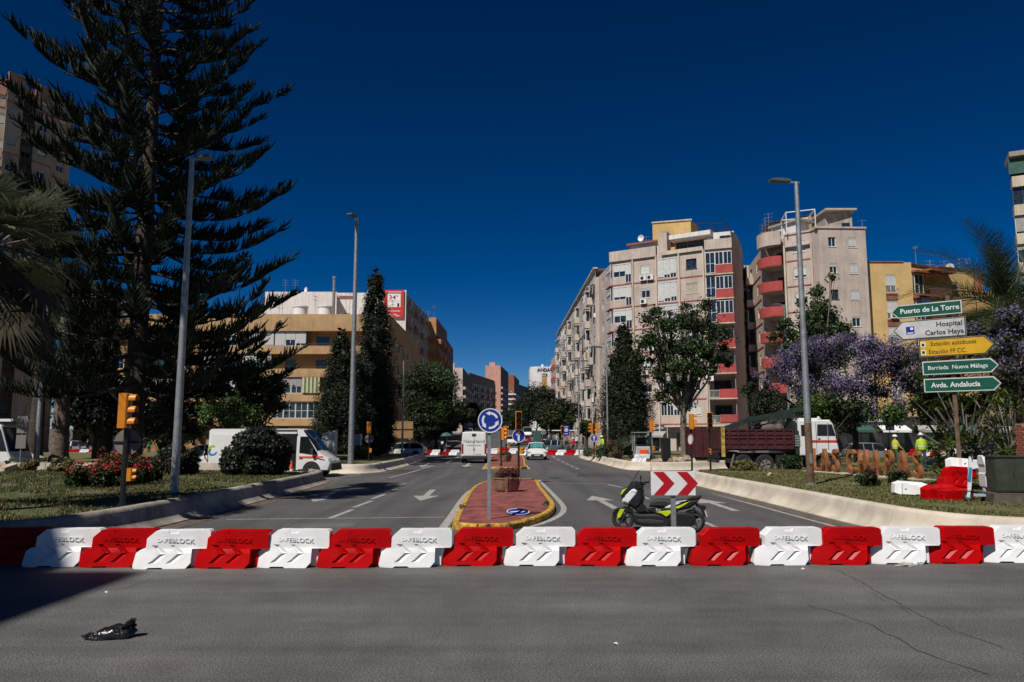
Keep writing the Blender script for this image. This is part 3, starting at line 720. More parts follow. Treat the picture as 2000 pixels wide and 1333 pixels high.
# ---- orange block behind it and the far blocks on the left of the avenue
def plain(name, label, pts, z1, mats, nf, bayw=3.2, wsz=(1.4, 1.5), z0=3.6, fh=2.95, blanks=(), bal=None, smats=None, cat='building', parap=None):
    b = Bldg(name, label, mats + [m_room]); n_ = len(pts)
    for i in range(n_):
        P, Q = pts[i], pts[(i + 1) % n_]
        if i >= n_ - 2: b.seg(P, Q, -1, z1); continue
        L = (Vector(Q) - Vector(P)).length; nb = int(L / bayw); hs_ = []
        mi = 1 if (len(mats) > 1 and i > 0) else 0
        if i not in blanks and nb:
            bw = L / nb
            for k in range(nb):
                for f in range(nf):
                    u = bw * (k + .5); hs_.append((u - wsz[0] / 2, u + wsz[0] / 2, z0 + f * fh + .8, z0 + f * fh + .8 + wsz[1]))
        b.seg(P, Q, -1, z1, hs_, mi=mi)
        for j, h in enumerate(hs_): b.win(P, Q, (h[0] + h[1]) / 2, h[2], wsz[0], wsz[1], b.r.choice('wwd'), None, b.r.choice(smats or [m_shut, m_shutg]), sill=False)
        if bal and i in bal[0] and nb:
            for k in range(nb):
                if k % bal[2] == 0:
                    for f in range(nf): b.box(P, Q, bw * k + .2, bw * (k + 1) - .2, z0 + f * fh - .1, z0 + f * fh + .85, 0, 1.0, bal[1], 'balcony')
    b.cap(pts, z1)
    if parap: b.vol([(pts[0][0] + 2, pts[0][1] + 3), (pts[1][0] - 3, pts[1][1] + 3), (pts[1][0] - 3, pts[1][1] + 8), (pts[0][0] + 2, pts[0][1] + 8)], z1, z1 + parap)
    for k in range(3):
        t = b.r.random(); b.antenna(pts[0][0] * (1 - t) + pts[1][0] * t, pts[0][1] + 2, z1, b.r.uniform(1.5, 3), 2)
    b.done(); return b
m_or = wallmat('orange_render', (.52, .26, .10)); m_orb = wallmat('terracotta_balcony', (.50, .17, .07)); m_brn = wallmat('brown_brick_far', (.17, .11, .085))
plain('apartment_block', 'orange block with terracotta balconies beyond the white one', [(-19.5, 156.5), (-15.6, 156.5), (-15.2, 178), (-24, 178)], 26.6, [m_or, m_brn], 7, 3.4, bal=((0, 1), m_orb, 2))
plain('apartment_block', 'narrow brown block at the end of the left row above the round tree', [(-17.5, 178.5), (-15.3, 178.5), (-15.4, 200), (-24, 200)], 25.0, [m_brn, m_brn], 7, 3.4)
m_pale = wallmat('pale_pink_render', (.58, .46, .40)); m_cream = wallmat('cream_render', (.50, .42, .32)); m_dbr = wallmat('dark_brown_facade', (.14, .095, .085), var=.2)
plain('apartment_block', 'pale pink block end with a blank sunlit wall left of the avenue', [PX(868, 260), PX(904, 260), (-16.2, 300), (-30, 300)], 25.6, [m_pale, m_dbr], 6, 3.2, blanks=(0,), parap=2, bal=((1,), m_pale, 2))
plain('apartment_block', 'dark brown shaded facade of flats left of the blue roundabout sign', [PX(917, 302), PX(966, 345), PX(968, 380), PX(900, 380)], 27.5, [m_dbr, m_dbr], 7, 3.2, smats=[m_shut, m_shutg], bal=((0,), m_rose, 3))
m_pink = wallmat('salmon_render', (.62, .33, .25)); m_brick = wallmat('red_brick_far', (.30, .12, .07))
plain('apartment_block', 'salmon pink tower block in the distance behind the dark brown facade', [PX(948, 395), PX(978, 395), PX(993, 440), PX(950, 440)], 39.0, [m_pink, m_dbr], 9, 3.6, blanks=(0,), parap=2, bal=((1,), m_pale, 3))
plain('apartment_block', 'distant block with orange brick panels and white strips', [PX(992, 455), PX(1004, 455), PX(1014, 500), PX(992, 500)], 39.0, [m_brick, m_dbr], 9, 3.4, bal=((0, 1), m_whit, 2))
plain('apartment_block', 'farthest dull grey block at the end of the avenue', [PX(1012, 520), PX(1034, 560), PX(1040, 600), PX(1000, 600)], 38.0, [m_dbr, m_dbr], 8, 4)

ROW = 740
# ---- white rounded building far away
b = Bldg('office_building', 'distant white building with a rounded corner and lettering above the dark trees', [m_whit, M('shaded_opening', (.16, .16, .17), .8), m_room])
Yd = 330; x0, x1 = X(1035, Yd), X(1094, Yd); arc = []
for k in range(7): t = R(180 + 15 * k); arc.append((x0 + 4 + 4 * math.cos(t), Yd + 4 + 4 * math.sin(t)))
pts = arc + [(x1, Yd), (x1, Yd + 20), (x0, Yd + 20)]
for i in range(len(pts)):
    P, Q = pts[i], pts[(i + 1) % len(pts)]
    if i == 6:
        L = Q[0] - P[0]; ho = [(1.2, 3.4, 21.5, 28.5), (5.2, 6.4, 21.5, 28.5), (L * .80 - .6, L - .4, 22, 29.5, 2.0), (L * .80 - .6, L - .4, 11, 17, 2.0)]
        b.seg(P, Q, -1, 32.5, ho); Pf, Qf = P, Q
        for h in ho[:2]:
            b.win(P, Q, (h[0] + h[1]) / 2, h[2], h[1] - h[0], 7, 'w', .9, M('amber_blinds', (.45, .25, .08), .7), sill=False)
    else: b.seg(P, Q, -1, 32.5)
b.cap(pts, 32.5)
o = b.put(textmesh('ANDAU', 1.9, .1, m_dark, bold=.04), Pf, Qf, 2.6, 31.0, .12, 'lettering'); b.put(textmesh('YTE', 1.4, .1, m_dark), Pf, Qf, 2.3, 28.9, .12, 'lettering')
b.antenna(X(1070, 333), 333, 32.5, 12, 1)
for px in (1060, 1078, 1085): b.dish(X(px, 333), 333, 32.5, .6)
b.done(60)

ROW = 855
# ---- right: long street facade and pink corner block
m_pk = wallmat('pink_beige_render', (.52, .425, .365), streak=.3); m_cr = wallmat('cream_pilaster', (.58, .50, .38)); m_bred = M('red_balcony_render', (.40, .06, .055), .85, var=.12, scale=1.5, world=True)
m_sred = M('red_string_course_paint', (.34, .09, .08), .85, var=.2, world=True)
m_long = wallmat('dusty_white_render', (.56, .49, .43), streak=.5)
b = Bldg('apartment_block', 'long pale block with laundry, awnings and dozens of windows right of the avenue', [m_long, m_pk, m_room])
A0, B0 = (10.85, 181), (12.1, 109.0); L = (Vector(B0) - Vector(A0)).length; nb = 19; bw = L / nb; hs_ = []; kinds = []
for k in range(nb):
    for f in range(7):
        u = bw * (k + .5); z = 3.9 + f * 3.0
        kd = b.r.choice('wwwwttbe') if k % 4 else 'e'
        if kd == 'w': hs_.append((u - .65, u + .65, z + .85, z + 2.2))
        elif kd == 't': hs_.append((u - .5, u + .5, z + .1, z + 2.2))
        elif kd == 'b': hs_.append((u - 1.3, u + 1.3, z + .05, z + 2.5, 1.1))
        kinds.append((u, z, kd))
b.seg(A0, B0, -1, 26.3, hs_)
m_laundry = [M('laundry_white', (.6, .6, .6), .9), M('laundry_blue', (.1, .15, .3), .9), M('laundry_green', (.05, .13, .1), .9), M('laundry_orange', (.75, .33, .03), .9)]
for u, z, kd in kinds:
    if kd == 'w':
        b.win(A0, B0, u, z + .85, 1.3, 1.35, b.r.choice('wwd'), None, b.r.choice([m_shut, m_shutg, m_shutb]))
        if b.r.random() < .3: b.ac(A0, B0, u + 1.3, z + .3)
    elif kd == 't': b.win(A0, B0, u, z + .1, 1.0, 2.1, b.r.choice('wd'), b.r.choice([0, .3, .6]), m_shutg); b.railing(A0, B0, u - .6, u + .6, z + .05, .3, .95, m_frd)
    elif kd == 'b':
        b.box(A0, B0, u - 1.4, u + 1.4, z - .15, z + .9, 0, .12, m_long, 'balcony'); b.win(A0, B0, u, z + .1, 1.6, 2.1, 'd', .3, m_shutg, q=1.0, sill=False)
    else:
        b.box(A0, B0, u - 1.3, u + 1.3, z - .12, z + .95, 0, .75, m_long, 'bay_parapet'); b.box(A0, B0, u - 1.3, u + 1.3, z + 2.55, z + 2.7, 0, .75, m_long, 'bay_roof')
        if b.r.random() < .7: b.win(A0, B0, u, z + .95, 2.55, 1.6, 'w', b.r.choice([0, .4, .8]), b.r.choice([m_shut, m_shutg]), q=-.62, sill=False)
        else: b.win(A0, B0, u, z + .1, 1.5, 2.2, 'd', .2, m_shutg, q=-.05, sill=False)
    if b.r.random() < .2:
        mb = MB(); w = b.r.uniform(.7, 1.3); mb.quad((-w, -.7, .1), (w, -.7, .1), (w, -.68, -.75), (-w, -.68, -.75)); mb.quad((-w, -.02, .3), (w, -.02, .3), (w, -.7, .1), (-w, -.7, .1)); mb.bar((-w, 0, .3), (-w, -.7, .1), .03); mb.bar((w, 0, .3), (w, -.7, .1), .03)
        b.put(mb.mesh('awning', b.r.choice([m_awg, m_shutg, m_laundry[0]]), 0), A0, B0, u, z + 2.1, .02, 'awning')
for (px, py) in ((1157, 692), (1113, 760)):
    Yc = 12.0 / ((px - 1000) / 1512); mb = MB(); mb.box((0, 0, 0), (1.2, .05, 1.2), 0); mb.bar((0, 0, .6), (0, .8, .6), .04); b.put(mb.mesh('orange_flag', m_laundry[3], 0), A0, B0, 181 - Yc, Z(py, Yc), .8, 'hanging_cloth')
b.box(A0, B0, 0, L, 26.3, 26.5, -.3, .35, m_cr, 'cornice')
b.cap([A0, B0, (30, 109), (30, 181)], 26.3)
P, Q = (10.1, 198), (10.8, 182); b.seg(P, Q, -1, 22, mi=1); b.seg((10.8, 182), A0, -1, 26); 
for u in (2, 7, 12):
    for f in range(6): b.box(P, Q, u, u + 2.5, 4 + f * 3, 5 + f * 3, 0, .25, m_bred, 'balcony')
for yy in (172, 150, 128): b.antenna(14, yy, 26.3, 2, 2)
b.done()

ROW = 600
b = Bldg('apartment_block', 'pink beige corner block with glazed red balconies and a yellow roof tower', [m_pk, m_cr, m_room])
Pa, Pb, Pc, Pd = PX(1170, 108.5), PX(1197, 99.4), PX(1378, 92.8), PX(1432, 91.6)
ztop = 25.0; fl = [3.7 + 3.03 * k for k in range(7)]
arcp = [Pd, PX(1441, 93.2), PX(1447, 95.3), PX(1451, 98), PX(1454, 102), PX(1455, 112)]
# left face towards the avenue
hs_ = [(2.2, 3.4, z + .8, z + 2.2) for z in fl] + [(5.4, 6.4, z + .1, z + 2.2) for z in fl]
b.seg(Pa, Pb, -1, ztop, hs_); b.seg((12.0, 109.2), Pa, -1, ztop)
for h in hs_: b.win(Pa, Pb, (h[0] + h[1]) / 2, h[2], h[1] - h[0], h[3] - h[2], 'w', None, sill=False)
for z in fl:
    b.box(Pa, Pb, 6.6, 9.2, z, z + 1.0, 0, .35, m_pk, 'bay_parapet')
    b.win(Pa, Pb, 7.9, z + 1.0, 2.5, 1.6, 'w', .5, m_shut, q=-.25, sill=False)
L = (Vector(Pc) - Vector(Pb)).length; uu = lambda px: (px - 1197) / (1378 - 1197) * L
hs_ = []; W_ = []
for i, z in enumerate(fl):
    hs_.append((.15, 2.75, z + 1.0, z + 2.75)); 
    hs_.append((4.0, 5.2, z + .95, z + 2.2)); hs_.append((uu(1344), uu(1364), z + .95, z + 2.25))
    hs_.append((6.3, 8.8, z + (.15 if i > 1 else 1.0), z + 2.75))
b.seg(Pb, Pc, -1, ztop, hs_ + [(4.2, 6.0, .1, 2.6), (8.2, 9.6, .1, 2.6, .8)])
for i, z in enumerate(fl):
    top = i > 3
    b.win(Pb, Pc, .15 + .87, z + 1.0, 1.72, 1.75, 'w', [.35, .4, .5, .45, .5, .8, .6][i], m_shut, q=.05, sill=False)
    b.win(Pb, Pc, 2.3, z + .15 if i > 3 else z + 1.0, .85, 2.6 if i > 3 else 1.75, 'wr', .6, m_shut, q=-.02 if i > 3 else .05, sill=False)
    b.win(Pb, Pc, 4.6, z + .95, 1.2, 1.25, 'w', [1, .2, .8, .2, .4, .25, .95][i], m_shutb if i < 2 else m_shut)
    if i in (1, 2, 5, 6): b.ac(Pb, Pc, 4.4, z + .15)
    if i in (6, 3): b.ac(Pb, Pc, 5.35, z + .15)
    hh = 2.6 if i > 1 else 1.75
    for kk in range(3): b.win(Pb, Pc, 6.3 + .417 + .833 * kk, z + 2.75 - hh, .82, hh, 'w', [.95, .85, .8][kk] if i > 2 else .3 * kk, m_shut, q=.03, sill=False)
    b.win(Pb, Pc, uu(1354), z + .95, uu(1364) - uu(1344), 1.3, 'w' if i != 6 else 'd', [.9, .0, .3, .5, .6, 1, 0][i], m_shutb if i == 5 else m_shut)
    b.box(Pb, Pc, 0, L, z - .1, z + .04, -.02, .05, m_sred, 'string_course')
    b.box(Pa, Pb, 6.6, 9.25, z - .12, z - .01, 0, .4, m_sred, 'string_course')
for px in (1240, 1287, 1331, 1377): b.box(Pb, Pc, uu(px) - .09, uu(px) + .09, -1, ztop + .2, 0, .22, m_cr, 'pilaster')
L2 = (Vector(Pd) - Vector(Pc)).length
b.seg(Pc, Pd, -1, ztop, [(.15, L2 - .05, z, z + 2.75, 1.3) for z in fl])
cB = [Pc, PX(1400, 91.6), PX(1425, 90.9), PX(1437, 91.9)]
for i, z in enumerate(fl):
    if i > 3:
        b.win(Pc, Pd, .75, z + .1, 1.15, 2.6, 'wr', 0, q=-.25, sill=False)
        for kk in range(2): b.win(Pc, Pd, 1.35 + .48 + 1.0 * kk, z + 1.1, .98, 1.6, 'w', 0, q=-.3, sill=False)
    else: b.win(Pc, Pd, 1.6, z + .1, 2.0, 2.1, 'dr', 0, q=1.15, sill=False); b.railing(Pc, Pd, .2, 1.3, z, .2)
    b.box(Pc, Pd, 1.35, L2 + .15, z - .02, z + 1.05, .05, .42, m_bred, 'balcony_parapet')
    b.box(Pc, Pd, .1, L2 + .2, z - .16, z - .02, 0, .48, m_cr, 'balcony_slab')
    if i in (0, 2): b.ac(Pc, Pd, .3, z - .95)
for P, Q in zip(arcp[:-1], arcp[1:]): b.seg(P, Q, -1, ztop + 2.2, mi=0)
for z in fl[1:]:
    mb = MB(); mb.box((0, 0, 0), (.35, .08, .5)); b.put(mb.mesh('vent', m_dark, 0), arcp[3], arcp[4], 1.5, z + 1, .02, 'vent')
b.cap([Pa, Pb, Pc] + arcp + [(Pa[0], 112)], ztop)
# shop front and awning
b.box(Pb, Pc, 3.0, 7.0, 2.9, 3.6, .0, .2, M('dark_fascia', (.04, .045, .05), .5), 'shop_fascia')
b.put(textmesh('Peluqueria', .5, .03, m_signwhite), Pb, Pc, 5.6, 3.25, .23, 'lettering')
def awning(b, P, Q, u0, u1, z, dep=1.3, drop=.55, mat=None):
    mb = MB(); mb.quad((u0, 0, z), (u0, -dep, z - drop), (u1, -dep, z - drop), (u1, 0, z)); mb.quad((u0, -dep, z - drop), (u0, -dep, z - drop - .25), (u1, -dep, z - drop - .25), (u1, -dep, z - drop))
    mb.bar((u0, 0, z - drop), (u0, -dep, z - drop), .04); mb.bar((u1, 0, z - drop), (u1, -dep, z - drop), .04)
    b.put(mb.mesh('awning', mat or m_shutg, 0), P, Q, 0, 0, .02, 'awning')
awning(b, Pb, Pc, 3.0, 7.0, 2.85)
awning(b, Pa, Pb, 1, 6.5, 3.4, 1.6)
b.box(Pb, Pc, 7.1, L + 3.3, 3.3, 3.5, 0, 1.1, m_cr, 'canopy_slab')
b.railing(Pc, Pd, 0, L2, fl[0] - .1, 1.0, 1.0, m_awg)
b.win(Pb, Pc, 5.1, .1, 1.8, 2.5, 'dr', 0, sill=False)
# roof storey
b.box(Pb, Pc, -.3, 6.2, ztop, ztop + 1.35, -.3, .25, m_pk, 'roof_parapet')
b.box(Pb, Pc, 1.5, 6.4, ztop, ztop + 2.5, -3.0, -2.4, m_whit, 'penthouse_wall')
b.box(Pb, Pc, 1.2, 6.8, ztop + 2.5, ztop + 2.75, -6, -2.0, m_brick, 'penthouse_roof')
b.win(Pb, Pc, 3.7, ztop + 1.3, 1.5, .8, 'd', 0, q=2.35, sill=False)
b.box(Pb, Pc, 6.4, 7.6, ztop, ztop + 3.1, -1.5, -.1, m_pk, 'penthouse_pier')
b.box(Pb, Pc, 7.6, 12.6, ztop, ztop + 2.6, -3.5, -3.0, m_pk, 'penthouse_back_wall'); b.box(Pb, Pc, 7.6, 13.0, ztop + 2.2, ztop + 2.75, -3.3, -.9, m_whit, 'penthouse_roof')
for k in range(3): b.win(Pb, Pc, 8.6 + 1.5 * k, ztop + .2, 1.4, 1.9, 'dr', 0, q=2.9, sill=False)
b.box(Pb, Pc, 6.9, 12.3, ztop, ztop + .5, -.15, .25, m_cr, 'roof_parapet')
b.box(Pc, Pd, .2, L2 + .2, ztop + 1.0, ztop + 2.6, -2.6, -1.9, m_whit, 'penthouse_wall'); b.win(Pc, Pd, 2.4, ztop + 1.3, 1.3, .8, 'd', 0, q=1.85, sill=False)
b.box(Pc, Pd, .1, L2 + .1, ztop, ztop + 1.25, -.15, .2, m_pk, 'roof_parapet')
ROW = 470
mb = MB(); x0, x1 = X(1275, 103), X(1345, 103)
mb2 = [(x0, 103), (x1, 101.5), (x1 + 1.8, 104.5), (x0 + 1, 107)]
m_yt = wallmat('yellow_render', (.62, .42, .16), streak=.2)
tw = MB()
for i in range(4):
    p, q = mb2[i], mb2[(i + 1) % 4]; tw.quad((*p, ztop), (*q, ztop), (*q, 31.3), (*p, 31.3))
tw.add([(*p, 31.3) for p in mb2], [(0, 1, 2, 3)]); tw.build('roof_tower', m_yt, b.o, 0)
b.box(mb2[0], mb2[1], -.1, (Vector(mb2[1]) - Vector(mb2[0])).length + .15, 31.3, 31.5, -3, .12, m_cr, 'tower_coping')
b.win(mb2[0], mb2[1], 1.6, 28.9, .8, 1.1, 'd', 0, q=-.05)
mb = MB(); xa = [X(1366, 95), X(1392, 95), X(1420, 95)]
for x in xa: mb.bar((x, 95, ztop + 2.2), (x - .3, 95, ztop + 4.1), .08); mb.bar((x + 1.6, 98, ztop + 2.2), (x + 1.4, 98, ztop + 4.1), .08); mb.bar((x - .3, 95, ztop + 4.1), (x + 1.4, 98, ztop + 4.1), .08)
mb.bar((xa[0] - .3, 95, ztop + 4.1), (xa[2] - .3, 95, ztop + 4.1), .1); mb.bar((xa[0] + 1.4, 98, ztop + 4.1), (xa[2] + 1.4, 98, ztop + 4.1), .1); mb.build('roof_pergola', m_dark, b.o, 0)
b.dish(X(1253, 100), 100, ztop + 2.7, .45); b.antenna(X(1215, 104), 104, ztop, 2.4); b.antenna(X(1262, 104), 104, ztop + 2.6, 2.2)
b.done(30)

ROW = 600
# ---- block set back between the two pink ones
b = Bldg('apartment_block', 'recessed pale block squeezed between the two pink corner blocks', [m_cr, m_pk, m_room])
P, Q = PX(1440, 110), PX(1476, 110); b.seg(P, Q, -1, 27, [(1, 2.1, z + .9, z + 2.1) for z in fl])
for z in fl: b.win(P, Q, 1.55, z + .9, 1.1, 1.2, 'w', .8)
b.cap([P, Q, (Q[0], 120), (P[0], 120)], 27); b.done()

ROW = 570
# ---- second pink block with curved red balconies
b = Bldg('apartment_block', 'pink beige block with rounded red balconies and a flat side of small shuttered windows', [m_pk, m_cr, m_room])
Q0, Q1, Q2, Q3, Q4, Q5, Q6, Q7 = PX(1464, 104), PX(1487, 95), PX(1490, 91.5), PX(1535, 88.6), PX(1537, 87.4), PX(1589, 85.6), PX(1604, 84.2), PX(1697, 84.4)
Q8 = (Q7[0] + .6, 100); f4 = [4.3 + 3.0 * k for k in range(7)]; zt = 25.4
hs_ = [(1, 2.6, z + .9, z + 2.3) for z in f4] + [(6, 7.2, z + .9, z + 2.2) for z in f4]
b.seg(Q0, Q1, -1, zt, hs_)
for h in hs_: b.win(Q0, Q1, (h[0] + h[1]) / 2, h[2], h[1] - h[0], h[3] - h[2], 'w', None, sill=False)
for z in f4:
    b.box(Q0, Q1, 0, 9.2, z - .1, z + .05, 0, .06, m_sred, 'string_course')
    b.box(Q0, Q1, .3, 3.4, z + .0, z + .9, 0, .9, m_pk, 'balcony'); b.win(Q0, Q1, 1.85, z + .9, 3.0, 1.6, b.r.choice('wd'), b.r.choice([0, .3, .6]), m_shutg, q=-.8, sill=False)
b.seg(Q1, Q2, -1, zt)
L3 = (Vector(Q3) - Vector(Q2)).length
b.seg(Q2, Q3, -1, zt, [(.5, L3 - .1, z, z + 2.7, 1.4) for z in f4])
m_cur = []
for z in f4 + [zt - .6]:
    mb = MB(); n_ = 10; top = z > 24
    for ring in range(n_):
        t0, t1 = ring / n_, (ring + 1) / n_
        def pt(t): return (t * L3 - .1, -1.25 * math.sin(math.pi * min(1, .12 + t * .8)) ** .7 - .0)
        a_, c_ = pt(t0), pt(t1); h = 1.0 if not top else 1.5
        mb.quad((a_[0], a_[1], z - .15), (c_[0], c_[1], z - .15), (c_[0], c_[1], z + h), (a_[0], a_[1], z + h), 0)
        mb.quad((a_[0], .0, z - .15), (c_[0], .0, z - .15), (c_[0], c_[1], z - .15), (a_[0], a_[1], z - .15), 1)
        mb.quad((a_[0], .0, z + .0), (a_[0], a_[1], z + .0), (c_[0], c_[1], z + .0), (c_[0], .0, z + .0), 1)
        mb.quad((c_[0], c_[1] + .1, z), (a_[0], a_[1] + .1, z), (a_[0], a_[1] + .1, z + h), (c_[0], c_[1] + .1, z + h), 0)
        mb.quad((a_[0], a_[1], z + h), (c_[0], c_[1], z + h), (c_[0], c_[1] + .1, z + h), (a_[0], a_[1] + .1, z + h), 0)
    b.put(mb.mesh('rounded_balcony', [m_pk if top else m_bred, m_pk], 40), Q2, Q3, 0, 0, 0, 'rounded_balcony' if not top else 'roof_parapet')
    if not top: b.win(Q2, Q3, 1.9, z + .05, 1.3, 2.2, 'd', .2, m_shutg, q=1.3, sill=False)
b.seg(Q3, Q4, -1, zt)
L4 = (Vector(Q5) - Vector(Q4)).length; hw = [(.9, 2.3, z + .9, z + 2.2) for z in f4]
b.seg(Q4, Q5, -1, zt, hw)
for i, z in enumerate(f4): b.win(Q4, Q5, 1.6, z + .9, 1.4, 1.3, 'w', [.5, .8, .3, .9, .5, .8, 1][i]); b.box(Q4, Q5, 0, L4, z - .1, z + .04, -.02, .05, m_sred, 'string_course')
b.box(Q4, Q5, 0, L4 + .1, zt - 1.5, zt - 1.3, 0, .35, m_pk, 'ledge'); b.box(Q4, Q5, -.12, .08, -1, zt - 1.3, 0, .35, m_cr, 'pilaster'); b.box(Q4, Q5, L4 - .05, L4 + .15, -1, zt - 1.3, 0, .35, m_pk, 'pilaster')
b.seg(Q5, Q6, -1, zt)
L5 = (Vector(Q7) - Vector(Q6)).length; hw = [(1.1, 1.95, z + 1.0, z + 2.1) for z in f4] + [(3.35, 4.3, z + .95, z + 2.1) for z in f4]
b.seg(Q6, Q7, -1, zt, hw)
for i, z in enumerate(f4):
    b.win(Q6, Q7, 1.525, z + 1.0, .85, 1.1, 'w' if i != 4 else 'd', [.2, .9, .4, .1, .0, .35, 0][i]); b.win(Q6, Q7, 3.825, z + .95, .95, 1.15, 'w', [.5, .3, 1, .2, .95, .93, .9][i])
b.seg(Q7, Q8, -1, zt); b.cap([Q0, Q1, Q2, Q3, Q4, Q5, Q6, Q7, Q8], zt - .02)
b.box(Q6, Q7, -.3, L5 + .1, zt, zt + .2, -.4, .12, m_pk, 'coping'); b.box(Q5, Q6, 0, 1.5, zt, zt + .2, -.3, .12, m_pk, 'coping'); b.box(Q4, Q5, -.1, L4, zt, zt + .2, -.3, .12, m_pk, 'coping')
# roof structures
b.box(Q2, Q3, .8, 4.4, zt, zt + 2.0, -3.2, -1.2, m_whit, 'penthouse_wall'); b.box(Q2, Q3, .4, 5.0, zt + 2.0, zt + 2.25, -3.6, -.9, m_shutg, 'penthouse_roof'); b.win(Q2, Q3, 1.6, zt + .7, 1.3, .7, 'w', 0, q=1.15, sill=False)
mb = MB(); ax, ay = X(1513, 93), 93; pr = [(X(1512, 95), 95), (X(1592, 92), 92), (X(1592, 92) + 1, 98), (X(1512, 95), 99)]
for i in range(4):
    p, q = pr[i], pr[(i + 1) % 4]; h0 = 27.4 if i in (3,) else 28.6; mb.quad((*p, zt), (*q, zt), (*q, 29.3 if i == 0 else 29), (*p, 29.0))
mb.add([(pr[0][0] - .4, pr[0][1] - .4, 29.05), (pr[1][0] + .4, pr[1][1] - .4, 29.35), (pr[2][0], pr[2][1], 29.3), (pr[3][0], pr[3][1], 29.0)], [(0, 1, 2, 3), (3, 2, 1, 0)])
mb.build('penthouse', m_beige, b.o, 0)
pr = [PX(1619, 87), PX(1672, 86.5), (X(1672, 86.5), 91), (X(1619, 87), 91)]; mb = MB()
for i in range(4): p, q = pr[i], pr[(i + 1) % 4]; mb.quad((*p, zt), (*q, zt), (*q, 28.1), (*p, 28.1))
mb.build('roof_room', m_conc, b.o, 0); mb = MB(); mb.b2(pr[0][0] - .3, pr[1][0] + .4, 86, 91.3, 28.1, 28.3); mb.build('roof_slab', m_pk, b.o, 0)
b.win(pr[0], pr[1], 2.2, zt + .6, .9, .7, 'd', 0, q=-.05, sill=False)
mb = MB(); fx = [X(1543, 86.6), X(1600, 85.4)]
for (xx, yy) in ((fx[0], 86.8), (fx[1], 85.5), (fx[0] + .6, 90), (fx[1] + .6, 89)): mb.bar((xx, yy, zt), (xx, yy, zt + 2.6), .1)
mb.bar((fx[0], 86.8, zt + 2.6), (fx[1], 85.5, zt + 2.6), .1); mb.bar((fx[0] + .6, 90, zt + 2.6), (fx[1] + .6, 89, zt + 2.6), .1); mb.bar((fx[0], 86.8, zt + 2.6), (fx[0] + .6, 90, zt + 2.6), .1); mb.bar((fx[1], 85.5, zt + 2.6), (fx[1] + .6, 89, zt + 2.6), .1); mb.build('pergola_frame', m_fr, b.o, 0)
for px, h in ((1494, 3.5), (1500, 4.4), (1507, 5), (1512, 3.6), (1497, 2.4)): b.antenna(X(px, 95), 95, zt, h, 3)
b.antenna(X(1708, 86), 88, 22, 5.5, 1)
b.done(30)

ROW = 570
# ---- yellow block
m_yw = wallmat('yellow_ochre_render', (.60, .41, .175), var=.08, streak=.12); m_rb = M('brown_red_trim', (.25, .09, .06), .85, var=.2, world=True)
b = Bldg('apartment_block', 'yellow block with white shuttered windows and a brown trimmed loggia on the right', [m_yw, m_rb, m_room])
R0, R1, R2, R3, R4 = (Q7[0] - .05, 86), PX(1783, 86), PX(1846, 88.5), PX(1904, 90.5), PX(1906, 104); f5 = [3.2 + 3.0 * k for k in range(6)]; zt = 21.9
u = X(1741, 86) - R0[0]; hw = [(u - .6, u + .6, z + .2, z + 2.3) for z in f5]
b.seg(R0, R1, -1, zt, hw)
for i, z in enumerate(f5):
    b.win(R0, R1, u, z + .2, 1.2, 2.1, 'wr', [.8, .6, .9, .5, .7, .62][i], m_shut, sill=False); b.railing(R0, R1, u - .7, u + .7, z + .1, .25, .9, m_fr)
    b.box(R0, R1, u - .65, u + .65, z - .65, z + .08, -.05, .06, m_rb, 'brown_panel')
    if i == 4: b.ac(R0, R1, u + .1, z + .2)
L6 = (Vector(R2) - Vector(R1)).length
b.seg(R1, R2, -1, zt - .6, [(.1, L6 - .2, z, z + 2.5, 1.6) for z in f5])
for z in f5:
    b.win(R1, R2, .95, z + .1, 1.5, 2.3, 'wr', .3 if z < 18 else .0, m_shut, q=-.1, sill=False); b.box(R1, R2, -.1, L6 * .55, z + 2.5, z + 2.7, 0, .7, m_rb, 'canopy'); b.box(R1, R2, 0, L6 - .1, z - .25, z - .0, 0, .9, m_rb, 'balcony_slab')
    b.win(R1, R2, 2.5, z + .02, .8, 2.1, 'd', 0, q=1.5, sill=False); b.railing(R1, R2, 1.9, L6 - .1, z, .85, .95, m_rb)
b.box(R1, R2, 1.9, L6 + .6, zt - .9, zt - .65, 0, 1.1, m_rb, 'canopy')
mb = MB(); mb.b2(0, 1.45, -.9, -.85, 0, 1.0); b.put(mb.mesh('blue_awning', M('blue_cloth', (.01, .05, .2), .8), 0), R1, R2, .1, f5[4] + 1.35, .1, 'awning')
L7 = (Vector(R3) - Vector(R2)).length; hw = [(1.3, 2.25, z + 1, z + 2.1) for z in f5]
b.seg(R2, R3, -1, zt - .05, hw)
for z in f5: b.win(R2, R3, 1.775, z + 1, .95, 1.1, 'd', .3, m_shutg)
b.seg(R3, R4, -1, zt - .05); b.cap([R0, R1, R2, R3, R4, (R0[0], 104)], zt - .1)
b.box(R0, R1, -.05, 4.9, zt, zt + .12, -.3, .1, m_rb, 'coping'); b.box(R2, R3, -1, L7, zt - .05, zt + .07, -.3, .1, m_rb, 'coping')
b.box(R0, R1, .8, 3.6, zt + .1, zt + .6, -4, -2, m_rb, 'roof_room')
for px in (1820, 1848, 1878, 1893): b.antenna(X(px, 92), 92, zt, b.r.uniform(1.6, 2.8), 2)
b.dish(X(1858, 91.5), 91.5, zt - .1, .5); b.antenna(X(1793, 88), 88, zt, 2.4, 1)
P, Q = PX(1901, 96), PX(1990, 98); b.seg(P, Q, -1, 20.6); b.cap([P, Q, (Q[0], 104), (P[0], 104)], 20.6)
